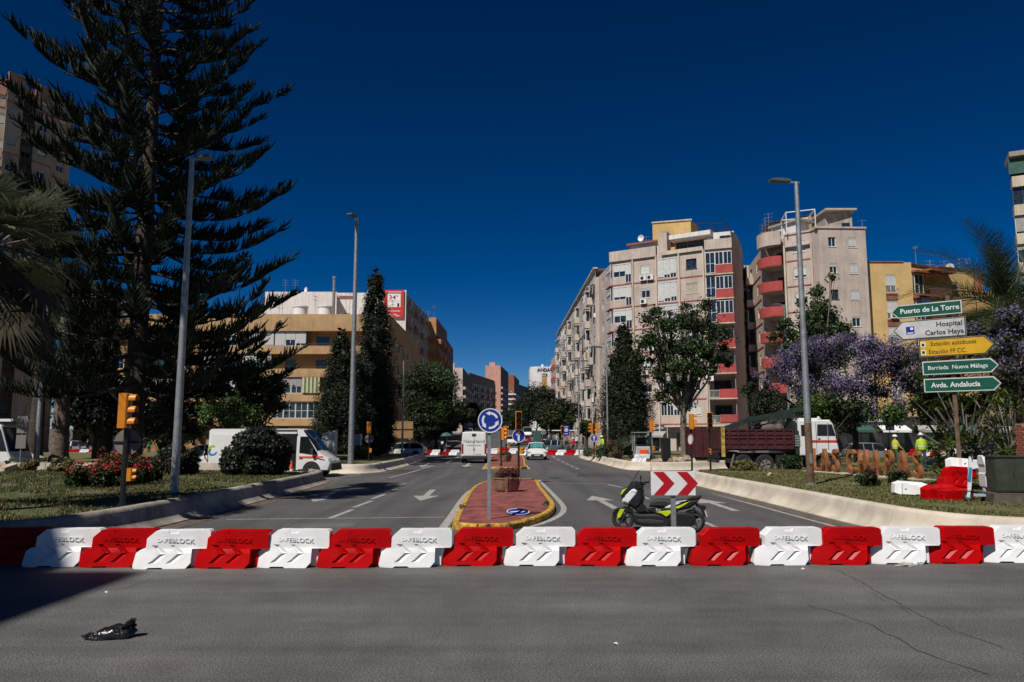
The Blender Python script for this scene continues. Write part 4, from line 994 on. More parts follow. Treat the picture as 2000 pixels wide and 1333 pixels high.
mb = MB(); mb.b2(0, 1.2, 0, 1.2, 0, 2); mb.b2(.1, 1.1, .1, 1.1, 2, 2.2); mb.build('chimney', m_brick, b.o, 0, loc=(X(1904, 97), 97, 20.6))
b.done()

ROW = 400
# ---- tall block at the right edge
b = Bldg('apartment_tower', 'tall beige tower with stacked balcony bands cut off by the right edge', [m_beige, m_beige2, m_room])
T0, T1 = PX(1979, 77), PX(2250, 72)
b.seg(T0, T1, -1, 31); T9 = PX(2000, 95); b.seg(T9, T0, -1, 31)
for k in range(9):
    z = 28.0 - 3.0 * k; b.box(T0, T1, -.1, 8, z - .55, z + .55, 0, 1.2, m_cr, 'balcony_band')
    b.win(T0, T1, 1.2, z + .55, 2.6, 1.85, b.r.choice(['d', 'w']), [.5, 0, .9, .3, .6, 0, .5, .2, 0][k], m_shutg, q=-.9 if k else -.3, sill=False)
    if k == 0:
        mb = MB(); mb.quad((-.3, -1.15, z + .8), (3.5, -1.15, z + .8), (3.5, -1.0, z + 2.5), (-.3, -1.0, z + 2.5)); b.put(mb.mesh('awning', m_awg, 0), T0, T1, 0, 0, .05, 'awning')
b.box(T0, T1, -.2, 9, 30.6, 31.1, -2, 1.5, m_rose, 'roof_slab')
b.cap([T0, T1, (80, 95), T9], 31); b.done()

ROW = 250
# ---- tall block at the left edge
m_lt = wallmat('sand_render', (.34, .27, .20), streak=.3); m_ltp = wallmat('salmon_parapet', (.34, .19, .13))
b = Bldg('apartment_tower', 'tall sand coloured tower with stepped bays behind the big tree on the left', [m_lt, m_ltp, m_room])
pts = [PX(-120, 81), PX(8, 84), PX(9, 82), PX(42, 83.4), PX(43, 86), PX(66, 87), PX(67, 85), PX(104, 87), PX(105, 90), PX(140, 92.5), PX(141, 108)]
for i in range(len(pts) - 1):
    P, Q = pts[i], pts[i + 1]; L = (Vector(Q) - Vector(P)).length; hs_ = []
    if L > 1.2 and i < len(pts) - 2:
        for f in range(13):
            if i == 0: hs_ += [(u, u + 1.2, 3.6 + 3 * f + .9, 3.6 + 3 * f + 2.2) for u in (2.5, 4.8)]
            else: hs_.append((L / 2 - .5, L / 2 + .5, 3.6 + 3 * f + .9, 3.6 + 3 * f + 2.2))
    b.seg(P, Q, -1, 42.6, hs_)
    for h in hs_: b.win(P, Q, (h[0] + h[1]) / 2, h[2], h[1] - h[0], 1.3, 'w', b.r.choice([.2, .5, .9]), b.r.choice([m_shut, m_shutg]), sill=False)
    if L > 1.2:
        b.box(P, Q, -.02, L + .02, 41.0, 42.9, -.3, .12, m_ltp, 'parapet')
        for f in range(0, 13, 2): b.box(P, Q, 0, L, 3.5 + 3 * f, 3.65 + 3 * f, -.1, .05, m_sred, 'string_course')
b.cap(pts + [(pts[0][0], 108)], 42.5); b.done()

ROW = 855
# ---- row of flats behind the right-hand trees (low, seen in the gaps) and fillers behind the left wood
m_shopf = M('dark_shopfronts', (.035, .035, .035), .5, var=.4, scale=1)
b = Bldg('shop_row', 'low dark row of shop fronts with pale awnings behind the jacarandas', [m_shopf, m_cr, m_room])
P, Q = PX(1500, 82.5), PX(1990, 80.5); b.seg(P, Q, -1, 4.2); b.cap([P, Q, (Q[0], 84), (P[0], 84)], 4.2, 1)
L = (Vector(Q) - Vector(P)).length
for k in range(7): awning(b, P, Q, .5 + k * 3.6, 3.4 + k * 3.6, 3.3, 1.5, .5, b.r.choice([m_shutg, m_white, m_awg])); b.win(P, Q, 2 + k * 3.6, .2, 2.6, 2.3, 'dr', 0, q=-.06, sill=False)
b.put(textmesh('RESTAURANTE', .5, .03, m_signwhite), P, Q, 11.5, 3.8, .1, 'lettering')
b.done()
# ---- block standing behind the photographer, whose shade falls on the left barriers
b = Bldg('apartment_block', 'stepped block behind the camera, out of view, shading the leftmost barriers', [m_beige, m_beige2, m_room])
sx, sy = math.sin(SUN_AZ) / math.tan(SUN_EL), math.cos(SUN_AZ) / math.tan(SUN_EL)
def shc(x, y, H): return (x - sx * H, y - sy * H)
H1 = 25; cx_, cy_ = shc(-5.5, 11.9, H1); dx_, dy_ = shc(-6.9, 15.6, H1)
b.vol([(cx_ - 22, cy_ - 20), (cx_, cy_ - 20), (cx_, cy_), (cx_ - 22, cy_)], 0, H1)
b.vol([(dx_ - 20, cy_ + .02), (dx_, cy_ + .02), (dx_, dy_), (dx_ - 20, dy_)], 0, H1, 1)
for z in range(4, 23, 3):
    for k in range(4): b.win((cx_, cy_ - 18), (cx_, cy_), 2 + 4 * k, z, 1.4, 1.5, 'w', None, q=-.06)
b.done()

ROW = 855
# ================================================================== VEGETATION
def leafcloud(name, blobs, n, size, mats, parent=None, seed=1, shell=.55, up=.3, aspect=1.6, tri=False, gap=0.0):
    r = np.random.RandomState(seed); B = np.array(blobs, dtype=float)
    if B.shape[1] == 4: B = np.c_[B, B[:, 3], B[:, 3]]
    vol = (B[:, 3] * B[:, 4] * B[:, 5]) ** .75; idx = r.choice(len(B), n, p=vol / vol.sum())
    d = r.normal(size=(n, 3)); d /= np.linalg.norm(d, axis=1)[:, None]
    # lumpy radius so that the outline stays uneven
    lump = 1 + .16 * np.sin(d[:, 0] * 7 + idx) * np.cos(d[:, 1] * 6 + idx * 2.3) + .12 * np.sin(d[:, 2] * 11 + idx * 1.7)
    rad = (shell + (1 - shell) * r.rand(n) ** .6) * lump
    rad = np.where(r.rand(n) < .25, r.rand(n) ** .5 * .9, rad)
    if shell < 0: rad = np.minimum(np.abs(r.normal(size=n)) * .62 + .12, 1.55) * lump
    c = B[idx, :3] + d * rad[:, None] * B[idx, 3:6]
    nn = d + r.normal(size=(n, 3)) * .7 + np.array([0, 0, up]); nn /= np.linalg.norm(nn, axis=1)[:, None]
    t = np.cross(nn, r.normal(size=(n, 3))); t /= np.linalg.norm(t, axis=1)[:, None]; s = np.cross(nn, t)
    L = size * (0.6 + .8 * r.rand(n))[:, None]; w = L / aspect
    if tri:
        V = np.stack([c - s * w * .5, c + s * w * .5, c + t * L], 1).reshape(-1, 3); F = np.arange(n * 3).reshape(-1, 3)
    else:
        V = np.stack([c - t * L * .5, c + s * w * .5, c + t * L * .5, c - s * w * .5], 1).reshape(-1, 3); F = np.arange(n * 4).reshape(-1, 4)
    mi = (r.rand(n) * len(mats)).astype(int) if isinstance(mats, list) else None
    if isinstance(mats, list):
        bm_ = r.rand(len(B)); mi = np.where(r.rand(n) < .7, (bm_[idx] * len(mats)).astype(int), mi)
    return link(name, npmesh(name, V, F, mats, mi), parent)
m_bark = M('bark_brown', (.05, .038, .028), .95, var=.3, scale=5, bump=.8, bscale=14)
m_barkg = M('bark_grey', (.15, .13, .105), .95, var=.3, scale=5, bump=.8, bscale=12)
lf_dark = leafmat('leaves_dark_green', (.007, .015, .005), (.021, .037, .011)); lf_blk = leafmat('leaves_shade_dark_green', (.005, .010, .004), (.012, .020, .007), tr=.08); lf_mid = leafmat('leaves_mid_green', (.018, .037, .009), (.046, .085, .018))  # lf_blk: darker leaf copy with tree shade put into its colour
lf_bright = leafmat('leaves_bright_green', (.04, .085, .012), (.09, .16, .03)); lf_yel = leafmat('leaves_yellow_green', (.09, .11, .02), (.19, .18, .04))
lf_cyp = leafmat('cypress_green', (.007, .013, .005), (.017, .027, .010), tr=.1); lf_jac = leafmat('jacaranda_blossom', (.08, .058, .14), (.24, .18, .37), tr=.3)
lf_ara = leafmat('araucaria_green', (.009, .017, .008), (.022, .034, .014), .6, tr=.08); lf_palm = leafmat('palm_green', (.018, .032, .010), (.05, .072, .022), .4, tr=.2)
lf_palmd = leafmat('palm_dry', (.10, .08, .045), (.20, .16, .09), .8, tr=.1); lf_rose = leafmat('rose_petals', (.30, .006, .008), (.55, .02, .02), tr=.15)
lf_pur = leafmat('purple_leaves', (.05, .008, .022), (.16, .03, .06), tr=.2); lf_fan = leafmat('fan_palm_green', (.05, .07, .035), (.22, .24, .15), .35, tr=.15)
lf_dry = leafmat('dry_grass_tufts', (.13, .10, .045), (.24, .19, .09)); lf_pam = leafmat('pampas_green', (.05, .08, .05), (.11, .15, .09))

def limb_tree(name, label, cat, x, y, base, trunk_r, fork_z, blobs, nleaf, size, leaves, bark, seed, group=None, nl=None, blossom=None, shell=.5, lean=0, sub=True, extra=None):
    o = thing(name, label, cat, (x, y, base), 0, group); r = random.Random(seed); mb = MB()
    top = Vector((lean, 0, fork_z)); mid = Vector((lean * .4 + r.uniform(-.1, .1), 0, fork_z * .5))
    mb.tube([(0, 0, -.2), (0, 0, .1), mid, top], [trunk_r * 1.5, trunk_r * 1.15, trunk_r * .95, trunk_r * .85], 9); mb.build('trunk', bark, o)
    mb = MB()
    for k, bl in enumerate(blobs[:nl] if nl else blobs):
        c = Vector(bl[:3]); st = top * r.uniform(.8, 1.0); m = st.lerp(c, .5) + Vector((r.uniform(-.3, .3), r.uniform(-.3, .3), -.25 * (c - st).length * r.uniform(.1, .6)))
        mb.tube([st, m, c], [trunk_r * .5, trunk_r * .28, trunk_r * .08], 6)
        if sub:
            for j in range(4):
                d = Vector((r.uniform(-1, 1), r.uniform(-1, 1), r.uniform(-.2, 1))) * bl[3] * .9; mb.tube([m.lerp(c, r.uniform(.2, .9)), c + d], [trunk_r * .14, .012], 4)
    mb.build('limb', bark, o)
    cr = leafcloud('crown', blobs, nleaf, size, leaves, o, seed, shell)
    if blossom: leafcloud('blossom', [(b_[0], b_[1], b_[2] + .2, *[q * 1.1 for q in b_[3:]]) for b_ in blobs], blossom[0], blossom[1], blossom[2], o, seed + 5, .8)
    return o
def blobs_in(r, n, cx, cy, cz, rx, ry, rz, s0, s1, bottom=-1):
    out = []
    for _ in range(n):
        while True:
            p = [r.uniform(-1, 1) for _ in range(3)]
            if sum(q * q for q in p) < 1 and p[2] > bottom: break
        s = r.uniform(s0, s1); out.append((cx + p[0] * rx, cy + p[1] * ry, cz + p[2] * rz, s, s, s * .85))
    return out

# ---- the great araucaria
def araucaria(name, label, x, y, base, H, zlow, Lmax, seed, whorl=1.12, dens=1.0, group=None):
    r = random.Random(seed); o = thing(name, label, 'tree', (x, y, base), 0, group)
    mb = MB(); mb.tube([(0, 0, -.3), (0, 0, .3), (0, 0, H * .5), (0, 0, H)], [.85, .62, .4, .04], 12); mb.build('trunk', m_bark, o)
    br = MB(); V = []; z = zlow
    def cord(p, d, L, w):
        # one foliage cord: three crossing tapered spiky blades
        d = d.normalized(); a = d.cross(Vector((0, 0, 1))); a = a.normalized() if a.length > .1 else Vector((1, 0, 0)); b_ = d.cross(a)
        tip = p + d * L + Vector((0, 0, L * .25)); m = p + d * L * .55 + Vector((0, 0, L * .06))
        for ax in (a, b_):
            V.append((p - ax * w * .5, p + ax * w * .5, m + ax * w, m - ax * w)); V.append((m - ax * w, m + ax * w, tip + ax * w * .25, tip - ax * w * .25))
    while z < H - .6:
        Lz = Lmax * ((H - z) / (H - zlow)) ** .42 * r.uniform(.9, 1.06); nb = 6; a0 = r.uniform(0, 6.28)
        for k in range(nb):
            az = a0 + 6.283 * k / nb + r.uniform(-.22, .22); L = Lz * r.uniform(.82, 1.1); zz = z + r.uniform(-.35, .35)
            h = Vector((math.cos(az), math.sin(az), 0)); sd = Vector((-h.y, h.x, 0)); slope = r.uniform(-.07, .06) + (.10 if z > H * .5 else 0)
            P = lambda s: h * (L * s) + sd * (math.sin(s * 2 + k) * .25) + Vector((0, 0, zz + L * (slope * s - .07 * math.sin(math.pi * s) + .15 * s ** 5)))
            br.tube([P(0), P(.33), P(.66), P(1)], [.11, .07, .045, .015], 5)
            s = .16; 
            while s < 1.0:
                p = P(s); dd = (P(min(1, s + .05)) - p).normalized() if s < .97 else (P(1) - P(.95)).normalized()
                cl = (.45 + .95 * math.sin(math.pi * min(1, s * .95 + .02)) ** .8) * (L / Lmax) ** .3
                if math.sin(s * 23 + k * 2 + z) < -.72: s += .13 / L * 2; continue
                for sg in (-1, 1):
                    if r.random() < .93 * dens:
                        d = dd * r.uniform(.2, .7) + sd * sg * r.uniform(.3, 1.1) + Vector((0, 0, r.uniform(.2, 1.2))); cord(p, d, cl * r.uniform(.5, 1.0), .05); cord(P(min(1, s + .03)), d + Vector((r.uniform(-.5, .5), r.uniform(-.5, .5), r.uniform(-.3, .5))), cl * r.uniform(.4, .9), .045)
                if r.random() < .8: cord(p, dd + Vector((0, 0, r.uniform(.6, 1.6))) + sd * r.uniform(-.3, .3), cl * r.uniform(.35, .75), .055)
                s += .10 / L * 1.25 / dens
            for q in range(5): cord(P(1 - .02 * q), h + Vector((0, 0, r.uniform(.2, 1.1))) + sd * r.uniform(-.4, .4), .7, .05)
        z += whorl * r.uniform(.85, 1.15)
    br.build('limb', m_bark, o)
    V = np.array([[tuple(q) for q in f] for f in V], dtype=np.float32).reshape(-1, 3); F = np.arange(len(V)).reshape(-1, 4)
    link('crown', npmesh('crown', V, F, lf_ara), o); return o
araucaria('araucaria_tree', 'huge dark araucaria with tiers of upswept branches towering over the left lawn', X(258, 46), 46, .4, 43, 4.6, 9.2, 3, whorl=1.08)

# ---- tree outside the frame on the left whose crown shades the road
rr = random.Random(5)
limb_tree('tall_pine_tree', 'tall spreading pine out of view on the left, shading the avenue beside the wall', 'tree', -14.1, 17.3, .4, .3, 16.2, blobs_in(rr, 22, .3, .8, 17.6, .9, 4.6, 1.6, .5, .95), 7000, .22, [lf_dark, lf_ara], m_bark, 9)

# ---- cypresses
def cypress(label, x, y, base, H, W_, seed, n=15000, tips=1, cat='tree', name='cypress_tree', ts=.35, te=.6):
    r = random.Random(seed); o = thing(name, label, cat, (x, y, base), 0)
    mb = MB(); mb.tube([(0, 0, -.2), (0, 0, H * .6)], [.28, .08], 8); mb.build('trunk', m_bark, o)
    bl = []
    for k in range(95):
        t = r.random() ** .8; z = .5 + t * (H - 1.0); R_ = W_ / 2 * (min(1, (t + .12) / .3) ** .6) * (1 - max(0, t - ts) / (1.07 - ts)) ** te; a = r.uniform(0, 6.28)
        s = max(.28, R_ * .48) * r.uniform(.75, 1.2); q = max(0, R_ - s * .75)
        bl.append((math.cos(a) * q, math.sin(a) * q, z, s, s, s * 1.75))
    for k in range(tips): bl.append((r.uniform(-.4, .4) * (tips > 1), 0, H - .3 - .25 * k, .28, .28, .8))
    leafcloud('crown', bl, int(n * 1.6), .15, lf_cyp, o, seed, .72, up=.6, aspect=2.2); 
    # thin inner mass so that the sky does not show through
    leafcloud('inner_foliage', [(b_[0] * .7, b_[1] * .7, b_[2], b_[3] * .8, b_[4] * .8, b_[5] * .8) for b_ in bl], n // 3, .5, lf_cyp, o, seed + 1, .3)
    return o
cypress('broad dark cypress with two pointed tips in front of the beige block', X(662, 73), 73, .4, Z(645, 73) - .4, 5.0, 4, 24000, tips=4, ts=.3, te=.62)
cypress('tallest slender cypress beside the red advertising board', X(727, 70), 70, .4, Z(530, 70) - .4, 4.1, 5, 24000, ts=.5, te=.55)
cypress('small cypress leaning against the tallest one on its right', X(738, 66), 66, .4, Z(700, 66) - .4, 3.1, 6, 11000)
cypress('dark bushy conifer right of the avenue behind the thin lamp post', X(1222, 70), 70, .4, Z(632, 70) - .4, 5.0, 8, 24000, name='conifer_tree')

# ---- broadleaf trees
rr = random.Random(21)
def street_tree(label, px, Y, pyc, rpx, seed, n=11000, mats=None, rz=.85, size=.3, group=None, base=None, dy=1):
    z = Z(pyc, Y); R_ = rpx / 1512 * Y; bs = gz(Y) if base is None else base; r = random.Random(seed)
    bl = blobs_in(r, 34, 0, 0, z - bs, R_ * .82, R_ * .82, R_ * .82 * rz, R_ * .28, R_ * .45)
    return limb_tree('street_tree', label, 'tree', X(px, Y), Y, bs, .22, max(1.5, (z - bs) - R_ * .9), bl, n, size, mats or [lf_dark, lf_mid], m_bark, seed, group, nl=8)
street_tree('round dense dark green tree left of the avenue beyond the tallest cypress', 838, 96, 776, 72, 31, 30000, [lf_dark, lf_mid], size=.26)
street_tree('dark tree added for shade between the parked estate car and the round dense tree', 822, 92, 834, 30, 33, 8000, [lf_blk, lf_dark])  # added to stand in for the dark shade below the round crown
street_tree('dark tree added for shade under the right of the round dense tree', 852, 100, 826, 40, 34, 10000, [lf_blk])  # also added, fills the shade under the round crown with near-black leaves
street_tree('small dark tree at the foot of the round dense tree on its right', 872, 104, 815, 34, 32, 9000, [lf_dark])
G1 = 'dark street trees along the far left pavement'
for k, (px, Y, pyc, rp) in enumerate([(905, 150, 808, 26), (925, 185, 806, 22), (940, 230, 812, 18)]): street_tree(['dark street tree above the rear of the white delivery van', 'second dark street tree past the delivery van, left of the blue roundabout sign', 'farthest small street tree, hidden behind the blue roundabout sign'][k], px, Y, pyc, rp, 40 + k, 6000, [lf_dark], size=.4, group=G1)
G2 = 'dark trees filling the far end of the avenue'
for k, (px, Y, pyc, rp, lb) in enumerate([(1048, 210, 792, 52, 'big dark tree in the middle distance below the white rounded building'), (1008, 240, 812, 34, 'dark tree behind the traffic light with the arrow sign'),
    (1076, 190, 785, 36, 'tall dark tree touching the far end of the long facade'), (1094, 125, 812, 40, 'low rounded olive green tree in front of the long pale facade'), (1068, 140, 815, 24, 'low dark tree between the white car and the round tree')]):
    street_tree(lb, px, Y, pyc, rp, 50 + k, 11000, [lf_blk, lf_dark] if k < 3 else [lf_dark, leafmat('leaves_olive', (.02, .025, .008), (.05, .055, .02))], size=.42, group=G2)
street_tree('low green shrub tree under the corner of the long facade by the awning', 1146, 92, 836, 18, 60, 6000, [lf_dark, lf_mid], size=.2)

def px_tree(name, label, Y, trunk_px, base, fork_py, blobs_px, n, size, mats, bark, tr, seed, cat='tree', **k):
    x0 = X(trunk_px, Y); bl = []
    r = random.Random(seed)
    for (px, py, rp) in blobs_px:
        R_ = rp * 1.12 / 1512 * Y; xq = A(px, py, Y).x - x0; bl.append((xq, r.uniform(-1, 1) * 1.5, Z(py, Y) - base, R_, R_, R_ * .85)); bl.append((xq + r.uniform(-1, 1) * R_, r.uniform(-1, 1) * 1.8, Z(py, Y) - base + r.uniform(-1, .6) * R_, R_ * .6, R_ * .6, R_ * .5))
    return limb_tree(name, label, cat, x0, Y, base, tr, Z(fork_py, Y) - base, bl, n, size, mats, bark, seed, **k)
lf_plane = leafmat('plane_leaves', (.014, .034, .010), (.045, .080, .022))
px_tree('broadleaf_tree', 'leafy tree with a forked grey trunk in front of the pink corner block', 66, 1336, .4, 800,
    [(1265, 625, 17), (1288, 605, 14), (1300, 640, 24), (1330, 625, 22), (1355, 640, 22), (1375, 600, 17), (1385, 630, 22), (1405, 655, 20), (1340, 600, 10), (1265, 665, 22), (1300, 680, 28), (1340, 680, 28), (1380, 690, 24), (1415, 680, 12), (1320, 720, 26), (1285, 725, 20),
     (1255, 700, 16), (1360, 725, 22), (1308, 755, 18), (1290, 775, 13), (1330, 750, 16), (1395, 720, 11), (1415, 700, 8), (1425, 712, 8), (1345, 790, 12), (1300, 785, 8), (1243, 690, 10)], 21000, .24, [lf_plane, lf_dark, lf_mid], m_barkg, .3, 71, shell=-1, nl=24)
px_tree('broadleaf_tree', 'green tree with a pointed top in front of the pink block with rounded balconies', 60, 1585, .4, 760,
    [(1612, 548, 9), (1600, 570, 13), (1605, 600, 20), (1575, 620, 20), (1625, 620, 20), (1590, 650, 24), (1640, 645, 18), (1655, 665, 12), (1555, 650, 16), (1530, 635, 12), (1520, 655, 12), (1560, 690, 22), (1610, 690, 26), (1650, 690, 18), (1525, 680, 12), (1580, 585, 10)], 15000, .24, [lf_plane, lf_mid], m_barkg, .25, 72, shell=-1, nl=20)
lf_jg = leafmat('jacaranda_leaves', (.022, .038, .012), (.06, .085, .025))
px_tree('jacaranda_tree', 'wide purple flowering jacaranda behind the rusty letters', 51, 1672, .4, 842,
    [(1520, 720, 20), (1545, 700, 22), (1530, 745, 18), (1575, 690, 24), (1600, 720, 28), (1620, 680, 24), (1650, 700, 28), (1665, 670, 20), (1700, 680, 26), (1690, 720, 28), (1730, 690, 22), (1745, 720, 26), (1775, 700, 22), (1790, 730, 24), (1760, 750, 24), (1715, 760, 26),
     (1660, 760, 24), (1620, 765, 22), (1580, 760, 22), (1550, 770, 18), (1800, 760, 18), (1500, 750, 10), (1490, 735, 8), (1600, 800, 20), (1645, 810, 20), (1700, 805, 22), (1740, 800, 20)], 20000, .16, [lf_jg, lf_dark, lf_dark], m_bark, .2, 73, nl=12, blossom=(26000, .115, lf_jac), shell=-1)
px_tree('jacaranda_tree', 'purple flowering jacaranda at the right edge under the date palm', 36, 2000, .4, 830,
    [(1930, 650, 22), (1960, 630, 24), (1990, 640, 26), (2030, 650, 30), (1915, 690, 18), (1950, 690, 26), (1985, 700, 28), (2020, 720, 30), (1930, 730, 20), (1965, 750, 22), (2000, 760, 24)], 13000, .14, [lf_jg, lf_dark], m_bark, .2, 74, nl=8, blossom=(5500, .11, lf_jac), shell=-1)
px_tree('garden_tree', 'bright green shrub tree under the jacaranda beside the lamp post', 49.5, 1610, .4, 860, [(1580, 800, 26), (1615, 790, 28), (1650, 810, 28), (1560, 825, 18), (1690, 800, 24), (1720, 810, 22), (1630, 830, 24)], 14000, .18, [lf_dark, lf_mid, lf_bright, lf_dark], m_bark, .14, 75, shell=-1, nl=10)
px_tree('garden_tree', 'dark broadleaf tree behind the direction signs', 44, 1830, .4, 850, [(1790, 790, 22), (1820, 780, 26), (1850, 800, 24), (1870, 770, 24), (1900, 790, 24), (1930, 780, 24), (1960, 800, 22), (1990, 790, 22), (1840, 745, 20)], 10000, .2, [lf_dark, lf_mid], m_bark, .15, 76, shell=-1, nl=10)
px_tree('garden_tree', 'dark tree at the left edge of the jacaranda beside the truck crane', 62, 1470, .4, 830, [(1468, 760, 14), (1480, 785, 16), (1500, 800, 20), (1475, 800, 14), (1520, 790, 16), (1545, 800, 14), (1490, 770, 14)], 7000, .2, [lf_dark, lf_ara], m_bark, .15, 77, shell=-1, nl=10)
# left side
px_tree('magnolia_tree', 'sparse dark magnolia in front of the beige block, above the white van', 48, 492, .4, 840,
    [(470, 740, 24), (500, 725, 22), (525, 755, 22), (540, 740, 14), (540, 785, 16), (510, 790, 26), (470, 790, 26), (440, 760, 22), (495, 690, 10), (480, 820, 22), (430, 720, 18), (548, 765, 9)], 17000, .2, [lf_dark, lf_dark, lf_mid, lf_dark, lf_yel], m_bark, .16, 78, shell=-1, nl=16)
px_tree('garden_tree', 'bright green bushy tree above the dark clipped bush', 44, 440, .4, 840, [(425, 800, 20), (450, 790, 20), (470, 810, 18), (440, 825, 20), (415, 825, 12)], 6000, .16, [lf_bright, lf_mid], m_bark, .1, 79, shell=-1, nl=10)
px_tree('garden_tree', 'black green dense tree left of the araucaria trunk', 58, 190, .4, 850, [(150, 770, 30), (190, 760, 34), (230, 770, 32), (170, 805, 30), (215, 810, 30), (260, 800, 26), (140, 720, 26), (200, 720, 34), (290, 830, 22), (310, 800, 24)], 24000, .3, [lf_blk, lf_ara], m_bark, .3, 80, shell=-1, nl=10)
px_tree('garden_tree', 'dark leafy tree right of the araucaria trunk behind the grey lamp post', 52, 325, .4, 850, [(300, 840, 18), (325, 820, 22), (350, 835, 20), (375, 845, 16), (340, 800, 14), (400, 770, 16), (385, 800, 16)], 11000, .24, [lf_blk, lf_dark], m_bark, .2, 81, shell=-1, nl=10)

# clipped bushes and shrubs
def bush(label, px, Y, wpx, py_top, seed, n=5000, size=.12, mats=None, base=LZ, name='bush', cat='shrub', group=None, flowers=None, shell=.6):
    W_ = wpx / 1512 * Y; H = Z(py_top, Y) - base; r = random.Random(seed)
    o = thing(name, label, cat, (X(px, Y), Y, base), 0, group)
    bl = blobs_in(r, 14, 0, 0, H * .5, W_ * .32, W_ * .3, H * .3, min(W_, H) * .2, min(W_, H) * .33)
    bl += [(W_ * .30 * math.cos(a), W_ * .26 * math.sin(a), H * .2, H * .2, H * .2, H * .2) for a in [r.uniform(0, 6.28) for _ in range(7)]]
    mb = MB()
    for k in range(6): b_ = bl[k]; mb.tube([(r.uniform(-.05, .05), 0, -.05), (b_[0] * .5, b_[1] * .5, b_[2] * .5), b_[:3]], [.03, .02, .01], 5)
    mb.build('stem', m_bark, o); leafcloud('foliage', bl, n, size, mats or [lf_dark], o, seed, shell)
    if flowers: leafcloud('flowers', [(b_[0], b_[1], b_[2] + H * .1, b_[3] * 1.12, b_[4] * 1.12, b_[5] * 1.1) for b_ in bl if b_[2] > H * .45], flowers[0], flowers[1], flowers[2], o, seed + 2, .9, aspect=1.1)['kind'] = 'stuff'
    return o
bush('big round shade dark clipped bush hiding the middle of the white van', 496, 34, 172, 828, 91, 34000, .14, [lf_blk], shell=.5)
bush('round shade dark bush at the left flank of the big clipped bush', 462, 34.6, 56, 866, 93, 8000, .13, [lf_blk])
bush('dark wide shrub behind the tall grey lamp post', 352, 34, 90, 866, 92, 9000, .14, [lf_blk, lf_blk, lf_dark])
GR = 'red flowering rose bushes on the left lawn'
for k, (px, Y, w, pt, lb) in enumerate([(160, 25.5, 60, 905, 'leftmost red rose bush on the left lawn'), (200, 25, 60, 900, 'red rose bush second from the left, beside the bare soil'), (232, 26, 50, 893, 'full red rose bush just left of the black signal pole'),
    (275, 27, 52, 895, 'red rose bush just right of the black signal pole'), (222, 31, 60, 878, 'rose bush behind the front row, below the araucaria'), (305, 28.5, 44, 893, 'small rose bush nearest the tall grey lamp post'), (268, 32, 50, 880, 'back rose bush with sparse blooms')]):
    bush(lb, px, Y, w, pt, 100 + k, 2600, .09, [lf_dark, lf_mid], name='rose_bush', group=GR, flowers=(190 if k not in (5, 6) else 60, .075, lf_rose), shell=.3)
for k, (px, Y, w, pt, lb) in enumerate([(125, 37, 70, 890, 'low olive shrub at the foot of the thick palm trunk'), (60, 38, 40, 895, 'low olive shrub beside the second grey lamp post'), (20, 38.5, 34, 900, 'low scrubby plant by the left edge of the lawn')]):
    bush(lb, px, Y, w, pt, 120 + k, 2600, .1, [lf_mid, lf_dry])
bush('rose shrub with dull red leaves in front of the rusty letter P', 1690, 26, 62, 912, 130, 3500, .07, [lf_mid, lf_dark], name='rose_bush', flowers=(120, .06, lf_pur), shell=.3)
bush('low rose shrub in front of the last rusty letter S', 1748, 26.5, 52, 918, 131, 2200, .07, [lf_mid, lf_dark], name='rose_bush', flowers=(110, .06, lf_pur), shell=.3)
bush('dry weeds beside the truck wheels on the right lawn', 1455, 38.2, 90, 898, 132, 2600, .1, [lf_dry, lf_mid, lf_yel])
bush('low green shrub in front of the truck fuel tank', 1540, 40, 70, 888, 133, 3000, .1, [lf_dark, lf_mid])
bush('reddish brown shrub at the foot of the thin lamp post', 1200, 58, 44, 860, 134, 3500, .13, [lf_pur, lf_dry, lf_dark], base=.42)
bush('grey green spiky bush beside the wall end on the far right lawn', 1176, 62, 34, 868, 135, 2600, .13, [lf_pam, lf_dark], base=.42)
bush('clipped yellow green hedge behind the grey cabinet', 705, 58, 70, 868, 136, 4000, .14, [lf_mid, lf_yel], base=.42)
bush('weedy patch of plants at the end of the cream wall by the green lawn', 1100 + 48, 66, 22, 872, 137, 1500, .12, [lf_pam], base=.42)
bush('tall dark hedge under the beige block left of the grey cabinets', 590, 78, 90, 858, 138, 5000, .2, [lf_dark], base=.4)
# pampas grass clump
def tuft(label, px, Y, n, L, spread, mats, seed, base=LZ, w=.03, name='grass_clump'):
    r = random.Random(seed); V = []
    for k in range(n):
        a = r.uniform(0, 6.28); t = r.uniform(.1, 1) * spread; l = L * r.uniform(.6, 1.05); p = Vector((r.gauss(0, .12), r.gauss(0, .12), 0)); d = Vector((math.cos(a) * t, math.sin(a) * t, 1)).normalized(); s_ = Vector((-math.sin(a), math.cos(a), 0)) * w
        q = p + d * l * .6; e = q + Vector((math.cos(a) * t * 1.3, math.sin(a) * t * 1.3, .1 - t * .5)) * l * .5
        V += [(p - s_, p + s_, q + s_ * .8, q - s_ * .8), (q - s_ * .8, q + s_ * .8, e + s_ * .1, e - s_ * .1)]
    V = np.array([[tuple(a_) for a_ in f] for f in V]).reshape(-1, 3); o = link(name, npmesh(name, V, np.arange(len(V)).reshape(-1, 4), mats), None, (X(px, Y), Y, base))
    return tag(o, label, 'plant')
tuft('arching grey green pampas clump beside the small digger', 1238, 60, 500, 3.0, .9, lf_pam, 3, .42, .05)
tuft('young yucca like clump beside the araucaria shade', 330, 44, 200, 3.4, .7, lf_dark, 4)

